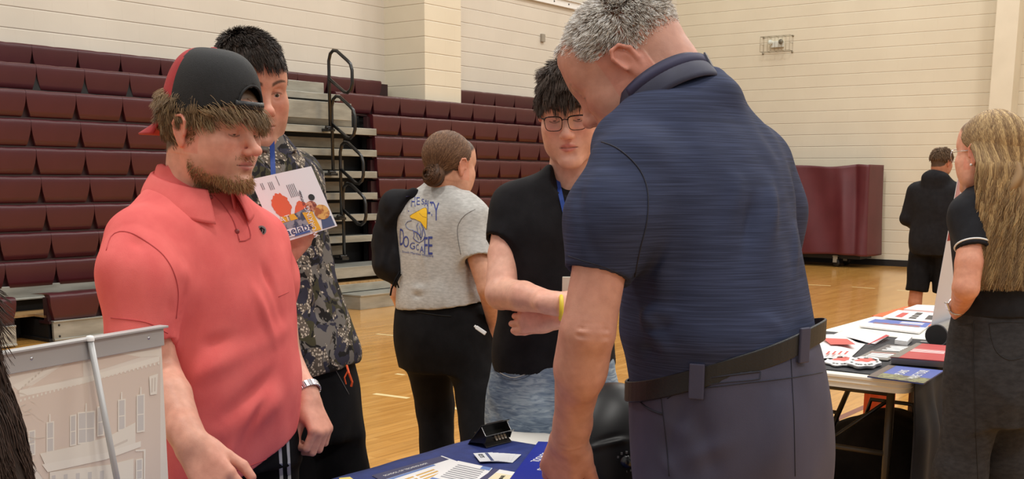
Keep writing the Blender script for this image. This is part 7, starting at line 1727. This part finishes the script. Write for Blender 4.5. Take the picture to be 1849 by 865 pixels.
# blue folder by the man's hand
Fq = [(972, 797), (1040, 800), (1030, 900), (905, 885)]
M_RB = cm('royal_blue_card', 22, 38, 150, r=0.35)
fo = sheet('folder', Fq, M_RB, 'royal blue folder with white lettering under the tall man’s hand', 'folder', 0.004, z=Z0+0.006)
ux = TP(948, 838, Z0)-TP(992, 808, Z0)
text_mesh('SCHOOL', 0.030, frame(TP(975, 826, Z0+0.0065), ux, Vector((-ux.y, ux.x, 0))), M_PAPER, fo, 'printed_word', sx=0.8)
text_mesh('WELDING', 0.030, frame(TP(988, 840, Z0+0.0065), ux, Vector((-ux.y, ux.x, 0))), M_PAPER, fo, 'printed_word', sx=0.8)
# card holder
ch = empty('card_holder', TP(884, 806, TZ), 'black metal card holder on the far end of the navy cloth', 'card holder')
hb = TP(884, 800, Z0); xd = (TP(915, 790, Z0)-TP(850, 806, Z0)).normalized(); yd = Vector((-xd.y, xd.x, 0)); HM = frame((hb.x, hb.y, Z0), xd, yd) @ Matrix.Rotation(0.0, 4, 'Z')
M_ACR = base_mat('black_gloss', lin(32, 30, 28), 0.18, spec=0.7)
def slab(M, pts, t, name, mat, par):
    mb = MB(M); a = [Vector(p) for p in pts]; nrm = (a[1]-a[0]).cross(a[3]-a[0]).normalized()*t; mb.add(a+[p+nrm for p in a], [(0, 1, 2, 3), (7, 6, 5, 4), (0, 4, 5, 1), (1, 5, 6, 2), (2, 6, 7, 3), (3, 7, 4, 0)]); return mb.build(name, mat, par, bevel=0.001)
slab(HM, [(-0.05, -0.035, 0.0), (0.05, -0.035, 0), (0.05, 0.01, 0.036), (-0.05, 0.01, 0.036)], 0.003, 'front_plate', M_ACR, ch)
slab(HM, [(-0.05, 0.035, 0.0), (0.05, 0.035, 0), (0.055, -0.022, 0.062), (-0.055, -0.022, 0.062)], 0.003, 'back_plate', M_ACR, ch)
slab(HM, [(-0.056, -0.026, 0.026), (0.056, -0.026, 0.026), (0.056, -0.04, 0.036), (-0.056, -0.04, 0.036)], 0.003, 'lip_plate', M_ACR, ch)
for x0 in (-0.052, 0.049): slab(HM, [(x0, -0.03, 0.012), (x0, 0.03, 0.006), (x0, -0.018, 0.056), (x0, -0.036, 0.03)], 0.003, 'side_plate', M_ACR, ch)
e_ = slab(HM, [(-0.036, -0.0235, 0.0635), (0.03, -0.0235, 0.0635), (0.03, -0.002, 0.040), (-0.036, -0.002, 0.040)], 0.0008, 'engraving', cm('engraved_silver', 120, 116, 110, r=0.3), ch)
for i in range(4): slab(HM, [(-0.005+0.012*i, -0.030, 0.012), (0.003+0.012*i, -0.030, 0.012), (0.003+0.012*i, -0.022, 0.024), (-0.005+0.012*i, -0.022, 0.024)], -0.002, 'raised_letter', cm('bronze_letter', 128, 108, 84, r=0.3), ch)
# welding helmet on the bare table end
hm = empty('welding_helmet', W(2.13, 1.34, TZ), 'glossy black welding helmet standing behind the tall man’s forearm', 'helmet')
hp = P(1108, 800, 2.50); hcx, hcy = hp.x, hp.y
sd = SDF((hcx-0.19, hcy-0.2, TZ), (hcx+0.19, hcy+0.2, 1.02), 0.004)
sd.ell((hcx, hcy, 0.80), (0.145, 0.155, 0.195)); sd.ell((hcx-0.03, hcy-0.05, 0.82), (0.10, 0.10, 0.12), 0.03); sd.plane((0, 0, TZ+0.004), (0, 0, -1)); sd.ell((hcx+0.01, hcy+0.03, 0.72), (0.11, 0.13, 0.16), 0.01, op='s')
hg = lambda x, y, d=2.36: V3(P(x, y, d))
M_GLB = base_mat('black_gloss_shell', lin(15, 14, 15), 0.42, spec=0.3)
garment('shell', sd, M_GLB, hm, [(hg(1058, 812), hg(1150, 790), 0.007, 0.006), (hg(1150, 790), hg(1175, 770), 0.007, 0.006), (hg(1075, 720), hg(1125, 748), 0.006, -0.006), (hg(1098, 712), hg(1150, 738), 0.006, 0.007), (hg(1060, 800), hg(1150, 776), 0.006, -0.004)], amp=0.0)
o = Vector((0, 0, CAMZ)); shell_o = [x for x in hm.children][0]
kp = onto(shell_o, [P(1131, 834, 2.4)], P(1131, 834, 2.4)-o, 0.0, 0.6)[0]; dr = (o-kp).normalized(); KM = frame(kp, Vector((0, 0, 1)).cross(dr), Vector((0, 0, 1)))
mb = MB(KM); mb.lathe([(0, 0.010), (0.008, 0.010), (0.010, 0.004), (0.013, 0.004), (0.014, -0.006)], 20); mb.build('adjuster_knob', M_BLKM, hm, smooth=True)
mb = MB(KM)
for i in range(12): t = 2*math.pi*i/12; mb.box((0.021*math.cos(t)-0.0022, 0.021*math.sin(t)-0.0022, -0.004), (0.021*math.cos(t)+0.0022, 0.021*math.sin(t)+0.0022, 0.003))
mb.build('dial_marks', cm('dial_grey', 84, 84, 84), hm)
# leaflet with blue and white picture glimpsed between the boy and the man
lf = MB(); q_ = [P(1100, 585, 2.9), P(1120, 600, 2.9), P(1134, 668, 2.9), P(1108, 650, 2.9)]; lf.add(q_+[p+Vector((0.01, 0.004, 0)) for p in q_], [(0, 1, 2, 3), (7, 6, 5, 4), (0, 4, 5, 1), (1, 5, 6, 2), (2, 6, 7, 3), (3, 7, 4, 0)])
# ---- on the leaflet table
BZ = TZ+0.006
q = [(1472, 618), (1560, 600), (1602, 609), (1546, 640), (1470, 640)]
mg = empty('magazine', TP(1530, 625), 'open white and red magazine lying at the man’s side of the black cloth', 'magazine')
def page_sheet(quad, lift, name, mat):
    mb = MB()
    def fn(u, v): p = TP(*bil(quad, u, v), BZ); return p+Vector((0, 0, lift*math.sin(math.pi*min(1, u*1.2))*(0.5+0.5*v)+0.001))
    mb.grid(fn, 16, 8); return mb.build(name, mat, mg, smooth=True, solid=0.002)
pg = page_sheet([(1466, 652), (1532, 650), (1562, 622), (1478, 606)], 0.018, 'page', M_PAPER); page_sheet([(1500, 607), (1580, 622), (1606, 606), (1520, 598)], 0.014, 'page', cm('page_white', 228, 224, 226))
sheet('page_edge', [(1566, 622), (1577, 618), (1606, 606), (1600, 604)], cm('page_red', 190, 40, 54), None, None, 0.001, BZ+0.016, parent=mg)
mbq = [(1484, 610), (1530, 612), (1545, 622), (1500, 622)]; print_on(mg, mbq, cm('print_red', 196, 70, 62), BZ+0.022, 'printed_picture')
for k in range(4): print_on(mg, [(1490+k*11, 640), (1496+k*11, 634), (1500+k*11, 634), (1494+k*11, 640)], cm('print_red', 196, 70, 62), BZ+0.0195, 'printed_mark')
def cloudy(cx, cy, rx, ry, z, n=60, k=7, a=0.08): return [(cx+rx*math.cos(2*math.pi*i/n)*(1+a*math.sin(k*2*math.pi*i/n)), cy+ry*math.sin(2*math.pi*i/n)*(1+a*math.sin(k*2*math.pi*i/n+1))) for i in range(n)]
for lab, cx, cy, rx, n_ in (('white die-cut sticker with red and black drawing, left of the two sticker stacks', 1518, 652, 28, 2), ('white die-cut sticker with red and black drawing, right of the two sticker stacks', 1560, 656, 30, 4)):
    for k in range(n_):
        z = BZ+0.003+0.004*k; top = k == n_-1
        s_ = sheet('sticker', cloudy(cx, cy-1.2*k, rx, 8.5, z), M_PAPER, (lab+', on top') if top else lab+', beneath', 'sticker', 0.0032, z, group=None if top else 'die-cut stickers beneath the '+('left' if n_ == 2 else 'right')+' stack top')
        if top:
            print_on(s_, cloudy(cx+3, cy-2.5-1.2*k, rx*0.6, 3.4, z, k=5, a=0.2), cm('print_red_b', 206, 84, 74), z); rr = random.Random(cx)
            for j in range(16):
                t = rr.uniform(0, 6.28); x, y = cx+rx*0.78*math.cos(t), cy-1.2*k+6*math.sin(t); print_on(s_, [(x-3, y-0.5), (x+1, y-1.2), (x+4, y+0.3), (x, y+1.0)], cm('print_black', 36, 34, 36), z+0.0003)
G1 = [(1547, 646), (1575, 632), (1634, 635), (1603, 650)]; b1 = sheet('brochure', G1, cm('print_grey_photo', 120, 116, 110), 'grey photo brochure behind the die-cut stickers', 'brochure', 0.004, BZ+0.004)
for j in range(3): print_on(b1, sub(G1, 0.25+0.16*j, 0.15, 0.35+0.16*j, 0.85), M_PAPER, BZ+0.004)
print_on(b1, sub(G1, 0.72, 0.05, 0.78, 0.95), cm('print_rust', 150, 60, 44), BZ+0.004)
G2 = [(1578, 633), (1602, 622), (1655, 625), (1632, 636)]; b2 = sheet('brochure', G2, cm('print_dark_photo', 90, 86, 86), 'small black and white printed brochure nearest the little white box', 'brochure', 0.005, BZ+0.005)
for j in range(5): print_on(b2, sub(G2, 0.12+0.15*j, 0.2+0.1*(j % 2), 0.22+0.15*j, 0.8), M_PAPER, BZ+0.005)
wb = MB(); a_, b_, c_, d_ = [TP(x, y, BZ) for x, y in ((1615, 622), (1625, 614), (1647, 616), (1638, 625))]; wb.add([a_, b_, c_, d_]+[p+Vector((0, 0, 0.018)) for p in (a_, b_, c_, d_)], [(0, 1, 2, 3), (7, 6, 5, 4), (0, 4, 5, 1), (1, 5, 6, 2), (2, 6, 7, 3), (3, 7, 4, 0)])
bx_ = tag(wb.build('box', M_PAPER, bevel=0.003), 'small white box on the black cloth near the banner foot', 'box'); 
mb = MB(); mb.add([p+Vector((0, 0, 0.0182)) for p in (a_, b_, c_, d_)]+[p+Vector((0, 0, 0.021)) for p in (a_, b_, c_, d_)], [(0, 1, 2, 3), (7, 6, 5, 4), (0, 4, 5, 1), (1, 5, 6, 2), (2, 6, 7, 3), (3, 7, 4, 0)]); mb.build('lid', M_PAPER, bx_, bevel=0.001)
S1 = [(1608, 655), (1656, 630), (1728, 636), (1722, 664)]
for k in range(9):
    z = BZ+0.0035*(k+1); top = k == 8; qd = [(x+math.sin(k*2.1)*1.2, y-1.35*k) for x, y in S1]
    s_ = sheet('brochure', qd, cm('cover_red', 178, 50, 52) if top else cm('stack_edge', 176, 172, 176), 'red-covered brochure on top of the thick stack at the table corner' if top else 'brochure within the thick stack under the red cover', 'brochure', 0.003, z, group=None if top else 'stacked red brochures')
    if top:
        for (u0, u1) in ((0.45, 0.50), (0.53, 0.59), (0.62, 0.64)): print_on(s_, sub(qd, u0, 0.15, u1, 0.8), cm('print_pale', 232, 200, 200), z)
        print_on(s_, sub(qd, 0.0, 0.0, 1.0, 0.14), cm('print_photo_strip', 120, 112, 104), z)
S2 = [(1566, 679), (1604, 659), (1704, 669), (1668, 692)]; z = BZ+0.005; s2 = sheet('booklet', S2, cm('cover_blue', 70, 90, 170), 'blue and green booklet with white block lettering at the near table corner', 'booklet', 0.005, z)
print_on(s2, sub(S2, 0, 0, 0.36, 1), noisy('print_green_photo', lin(140, 142, 96), lin(90, 84, 70), (50, 50, 50), 0.4, lo=0.45, hi=0.55), z); print_on(s2, sub(S2, 0.0, 0.0, 1, 0.14), cm('print_brown', 96, 80, 72), z+0.0003)
xb = TP(*bil(S2, 0.9, 0.6), z)-TP(*bil(S2, 0.3, 0.6), z); yb = Vector((-xb.y, xb.x, 0))
text_mesh('MAKE YOUR', 0.048, frame(TP(*bil(S2, 0.55, 0.72), z+0.0012), xb, yb), M_PAPER, s2, 'printed_word', sx=0.8); text_mesh('PLANS', 0.045, frame(TP(*bil(S2, 0.56, 0.42), z+0.0012), xb, yb), M_PAPER, s2, 'printed_word', sx=0.9)
# far half of the table
H1 = [(1552, 588), (1580, 576), (1682, 583), (1660, 600)]; z = BZ+0.006; h1 = sheet('brochure', H1, M_PAPER, 'white and blue photo brochure in the middle of the leaflet table', 'brochure', 0.008, z)
print_on(h1, sub(H1, 0.5, 0.0, 1, 1), cm('print_blue_b', 70, 96, 176), z); print_on(h1, sub(H1, 0.46, 0.1, 0.62, 0.9), noisy('print_red_photo', lin(170, 80, 70), lin(90, 100, 130), (40, 40, 40), 0.4, lo=0.45, hi=0.55), z+0.0003)
for j in range(3): print_on(h1, sub(H1, 0.72+0.08*j, 0.5, 0.76+0.08*j, 0.9), M_PAPER, z+0.0006)
H2 = [(1594, 572), (1622, 560), (1702, 566), (1690, 582)]; z = BZ+0.008; h2 = sheet('poster', H2, M_PAPER, 'white poster with black and red lettering on the orange cloth', 'poster', 0.004, z)
for (uu, vv, w, c3) in ((0.12, 0.45, 0.2, 0), (0.36, 0.45, 0.2, 0), (0.6, 0.45, 0.3, 0), (0.2, 0.75, 0.5, 0), (0.15, 0.18, 0.6, 1)): print_on(h2, sub(H2, uu, vv, uu+w, vv+0.14), cm('print_black_b', 44, 40, 42) if not c3 else cm('print_red_c', 190, 60, 56), z)
H3 = [(1632, 558), (1656, 550), (1718, 553), (1706, 563)]; z = BZ+0.006; sheet('paper_stack', H3, M_PAPER, 'stack of plain white paper at the far end of the orange cloth', 'paper', 0.012, z+0.008)
sheet('flyer', [(1640, 590), (1660, 583), (1712, 570), (1706, 588)], cm('flyer_orange', 236, 110, 60), 'orange flyer beside the banner foot', 'flyer', 0.002, BZ+0.002)
# roll-up banner seen edge-on
bn = empty('roll_up_banner', TP(1700, 618), 'tall white roll-up banner seen edge-on in front of the blonde woman', 'banner')
b0 = TP(1692, 626, TZ); M_ALU = base_mat('brushed_aluminium', lin(176, 178, 180), 0.32, metal=0.7)
def bpt(u, z, off=0.0): return b0+AX*u+BX*off+Vector((0, 0, z-TZ))
mb = MB(); mb.tube([bpt(-0.02, TZ+0.052), bpt(0.56, TZ+0.052)], 0.050, 24); mb.build('base_cassette', M_ALU, bn, smooth=False)
mb = MB(); mb.tube([bpt(-0.028, TZ+0.052), bpt(-0.02, TZ+0.052)], 0.046, 24); mb.build('end_cap', M_BB, bn)
for u in (0.06, 0.46):
    mb = MB(frame(bpt(u, TZ+0.004), BX, AX)); mb.box((-0.09, -0.012, -0.002), (0.09, 0.012, 0.006)); mb.build('foot', M_ALU, bn, bevel=0.002)
mb = MB(); sx0, sx1 = -0.01, 0.33; v = [bpt(sx0, TZ+0.09, -0.03), bpt(sx1, TZ+0.09, -0.03), bpt(sx1, 1.66, 0.055), bpt(sx0, 1.66, 0.055)]; mb.add(v+[p+BX*0.001 for p in v], [(0, 1, 2, 3), (7, 6, 5, 4), (0, 4, 5, 1), (1, 5, 6, 2), (2, 6, 7, 3), (3, 7, 4, 0)]); gr = mb.build('graphic', base_mat('banner_film', lin(214, 212, 218), 0.35), bn)
def gpatch(u0, u1, z0_, z1_, mat):
    def at_(u, z): k = (z-TZ-0.09)/(1.66-TZ-0.09); return bpt(u, z, -0.03+0.085*k+0.0022)
    v = [at_(u0, z0_), at_(u1, z0_), at_(u1, z1_), at_(u0, z1_)]; mb = MB(); mb.add(v+[p-BX*0.0004-BX*0.003 for p in v], [(0, 1, 2, 3), (7, 6, 5, 4), (0, 4, 5, 1), (1, 5, 6, 2), (2, 6, 7, 3), (3, 7, 4, 0)]); mb.build('printed_block', mat, gr)
gpatch(0.0, 0.16, 1.20, 1.29, cm('banner_red', 150, 28, 40)); gpatch(-0.01, 0.33, 1.60, 1.66, cm('banner_red_b', 130, 24, 36)); gpatch(0.0, 0.06, 1.34, 1.52, cm('banner_rose', 200, 150, 156))
mb = MB(); mb.tube([bpt(0.30, TZ+0.08, 0.03), bpt(0.30, 1.66, 0.058)], 0.007, 10); mb.build('support_pole', M_ALU, bn, smooth=True)
mb = MB(); mb.tube([bpt(sx0-0.005, 1.665, 0.055), bpt(sx1+0.005, 1.665, 0.055)], 0.010, 10); mb.build('top_rail', M_ALU, bn, smooth=True)
# black bags under the leaflet table
def bag(name, px, d, w, dp, h, label, seed):
    c = P(px, 700, d); sd = SDF((c.x-w, c.y-w, 0), (c.x+w, c.y+w, h+0.12), 0.009); r = random.Random(seed)
    sd.frame(np.array(frame((c.x, c.y, 0), AX, -BX))); sd.ell((0, 0, h*0.48), (dp*0.62, w*0.62, h*0.56)); sd.cone((-dp*.35, -w*.4, h*.3), (dp*.3, w*.42, h*.34), h*.30, h*.32, 0.06); sd.cone((-dp*.3, w*.4, h*.3), (dp*.3, -w*.42, h*.34), h*.32, h*.30, 0.06); sd.cone((0, -w*.4, h*.66), (0, w*.4, h*.62), h*.26, h*.24, 0.08); sd.frame(None); sd.plane((0, 0, 0.004), (0, 0, -1))
    o = garment(name, sd, M_BLKPANT, None, amp=0.008, k=(12, 12, 12), seed=seed); recenter(o); tag(o, label, 'bag')
    mb = MB(frame((c.x, c.y, 0), AX, -BX)); mb.tube([(0, -0.12, h*0.86), (0, -0.09, h+0.05), (0, 0.09, h+0.05), (0, 0.12, h*0.86)], 0.010, 8); mb.build('handle', M_BLKM, o, smooth=True)
bag('duffel_bag', 1612, 4.75, 0.40, 0.34, 0.46, 'large black duffel bag on the floor under the leaflet table', 2)
bag('backpack', 1478, 5.25, 0.20, 0.20, 0.32, 'smaller black backpack left of the duffel bag under the table', 6)
# ------------------------------------------------------------------ pull-up banner seen from behind, lower left
def back_banner():
    T0, T1 = P(-14, 642, 1.62), P(289, 586, 1.94); zt = (T0.z+T1.z)/2; T0.z = zt; T1.z = zt
    x = (T1-T0).normalized(); wd = (T1-T0).length; up = Vector((0, 0, 1)); nrm = x.cross(up)   # nrm: towards the camera side
    if nrm.y > 0: nrm = -nrm
    root = empty('banner_stand', (T0+T1)/2-Vector((0, 0, zt-TZ)), 'pull-up banner seen from behind with a pale photograph of a brick building', 'banner')
    M = Matrix(((x.x, 0, nrm.x, T0.x), (x.y, 0, nrm.y, T0.y), (0, 1, 0, zt), (0, 0, 0, 1)))
    H = zt-TZ-0.05
    M_FILM = noisy('banner_back_film', lin(236, 227, 214), lin(241, 232, 220), (6, 6, 6), 0.5)
    mb = MB(M); mb.box((0, -H, -0.0006), (wd, -0.012, 0.0006)); sh = mb.build('graphic_sheet', M_FILM, root)
    M_AL = base_mat('satin_aluminium', lin(186, 186, 186), 0.42, metal=0.25)
    mb = MB(M); mb.box((-0.004, -0.034, 0.001), (wd+0.002, -0.002, 0.006)); mb.box((-0.006, -0.003, -0.008), (wd+0.008, 0.001, 0.012)); mb.build('top_rail', M_AL, root, bevel=0.0008)
    for u in (0.065, wd-0.036):
        mb = MB(M @ Matrix.Translation((u, -0.016, 0.006))); mb.lathe([(0, 0.0018), (0.0022, 0.0014), (0.003, 0)], 12); mb.build('rivet', M_STEEL, root, smooth=True)
    o_, n_ = Vector((0, 0, CAMZ)), nrm
    def bp(cx, cy):   # crop coordinates of the detail view -> local x, y on the sheet
        px, py = cx/2.8375, 560+cy/2.8375; d = (P(px, py, 1.0)-o_); k = (T0-o_).dot(n_)/d.dot(n_); p = o_+d*k-T0; return (p.dot(x), p.z)
    lay = [0.0]
    def patch(pts, mat, name='printed_shape'):
        lay[0] += 0.000012; q = [bp(a, b) for a, b in pts]; q = [(max(0.001, min(wd-0.001, a)), max(-H+0.001, min(-0.034, b))) for a, b in q]; mb = MB(M); n = len(q); z = 0.0008+lay[0]
        mb.add([(a, b, z) for a, b in q], [tuple(range(n))]); mb.build(name, mat, sh)
    c = lambda n, *k: base_mat(n, lin(*k), 0.55)
    BR, LT, GY, CR_, DK = c('faded_brick', 229, 212, 197), c('faded_stone', 244, 237, 224), c('faded_glass', 214, 209, 203), c('faded_cream', 240, 232, 218), c('faded_shadow', 222, 211, 197)
    patch([(40, 470), (60, 400), (420, 350), (820, 240), (820, 865), (220, 865), (100, 700)], BR)
    patch([(40, 300), (330, 230), (420, 215), (420, 330), (140, 400), (330, 240)], CR_); patch([(150, 395), (330, 240), (420, 215), (425, 340)], BR); patch([(470, 200), (600, 175), (720, 240), (480, 315)], BR)
    patch([(95, 410), (430, 345), (815, 235), (815, 262), (430, 375), (100, 445)], LT); patch([(60, 385), (300, 240), (330, 240), (90, 410)], LT); patch([(600, 175), (640, 165), (815, 205), (815, 235), (720, 240)], CR_)
    for i in range(34):
        t = i/33; x0 = 100+t*705; y0 = 470-t*190-6*math.sin(t*3); patch([(x0, y0), (x0+9, y0-2), (x0+9, y0-14), (x0, y0-12)], LT, 'printed_dentil')
    for i in range(12):
        t = i/11; x0 = 90+t*190; y0 = 420-t*165; patch([(x0, y0), (x0+8, y0-6), (x0+8, y0-16), (x0, y0-10)], DK, 'printed_dentil')
    def win(x0, y0, x1, y1, sk=-10, mull=1):
        patch([(x0-6, y1+8), (x1+6, y1+8+sk*0.6), (x1+6, y0-6+sk*0.6), (x0-6, y0-6)], LT); patch([(x0, y1), (x1, y1+sk*0.5), (x1, y0+sk*0.5), (x0, y0)], GY)
        ym = (y0+y1)/2+8; patch([(x0, ym), (x1, ym+sk*0.4), (x1, ym-5+sk*0.4), (x0, ym-5)], LT)
    win(240, 580, 268, 725); win(148, 625, 172, 740); win(360, 545, 382, 690); win(400, 530, 478, 680, -16); patch([(436, 675), (440, 675), (440, 520), (436, 520)], LT); win(500, 500, 524, 640); win(606, 465, 634, 612); win(702, 440, 732, 620)
    for (a, b) in ((246, 575), (432, 520), (614, 462), (712, 436)): patch([(a, b), (a+10, b-2), (a+8, b-44), (a+2, b-42)], LT)
    patch([(200, 735), (360, 700), (545, 650), (690, 575), (690, 680), (540, 740), (230, 800)], CR_); patch([(210, 790), (540, 730), (718, 670), (718, 700), (540, 765), (240, 830)], LT); patch([(560, 700), (650, 660), (650, 672), (560, 712)], DK)
    patch([(690, 715), (742, 712), (740, 865), (732, 865), (732, 722), (690, 724)], LT); win(698, 770, 722, 865); patch([(760, 340), (805, 325), (800, 430), (765, 435)], LT); patch([(772, 350), (780, 348), (778, 420), (770, 424)], DK); patch([(786, 346), (794, 344), (792, 415), (785, 418)], DK)
    patch([(250, 830), (560, 790), (680, 760), (680, 865), (250, 865)], CR_)
    for i in range(5): patch([(260+i*62, 865), (280+i*62, 865), (280+i*62, 845-i*6), (260+i*62, 848-i*6)], GY)
    # bare tree twigs printed at the left
    for k in range(10):
        r = random.Random(k); x0, y0 = 60+r.uniform(-20, 30), 420+k*40; pts = [(x0, y0)]
        for j in range(5): x0 += r.uniform(10, 40); y0 += r.uniform(-25, 45); pts.append((x0, y0))
        [patch([pts[j], pts[j+1], (pts[j+1][0]+1.5, pts[j+1][1]+3), (pts[j][0]+1.5, pts[j][1]+3)], DK, 'printed_twig') for j in range(5)]
    # support pole with its cap, and the floor cassette on the table
    def at(cx, cy, off): a, b = bp(cx, cy); return M @ Vector((a, b, off))
    a0, b0_ = bp(432, 135); a1, b1_ = bp(530, 865); k = (H+0.0+b0_)/(b0_-b1_); 
    p0 = M @ Vector((a0, -0.001, 0.012)); p1 = M @ Vector((a0+(a1-a0)*min(1.6, (H)/(b0_-b1_)), -H, 0.045))
    mb = MB(); mb.tube([p0, p1], 0.0052, 14); mb.build('support_pole', M_AL, root, smooth=True)
    mb = MB(Matrix.Translation(p0)); mb.lathe([(0, 0.007), (0.005, 0.006), (0.0068, 0.002), (0.0068, -0.002)], 14); mb.build('pole_cap', M_PAPER, root, smooth=True)
    mb = MB(M); mb.box((-0.01, -H-0.045, -0.035), (wd+0.01, -H+0.004, 0.055)); mb.build('cassette', M_AL, root, bevel=0.008)
    # fluff threads on the sheet edge
back_banner()
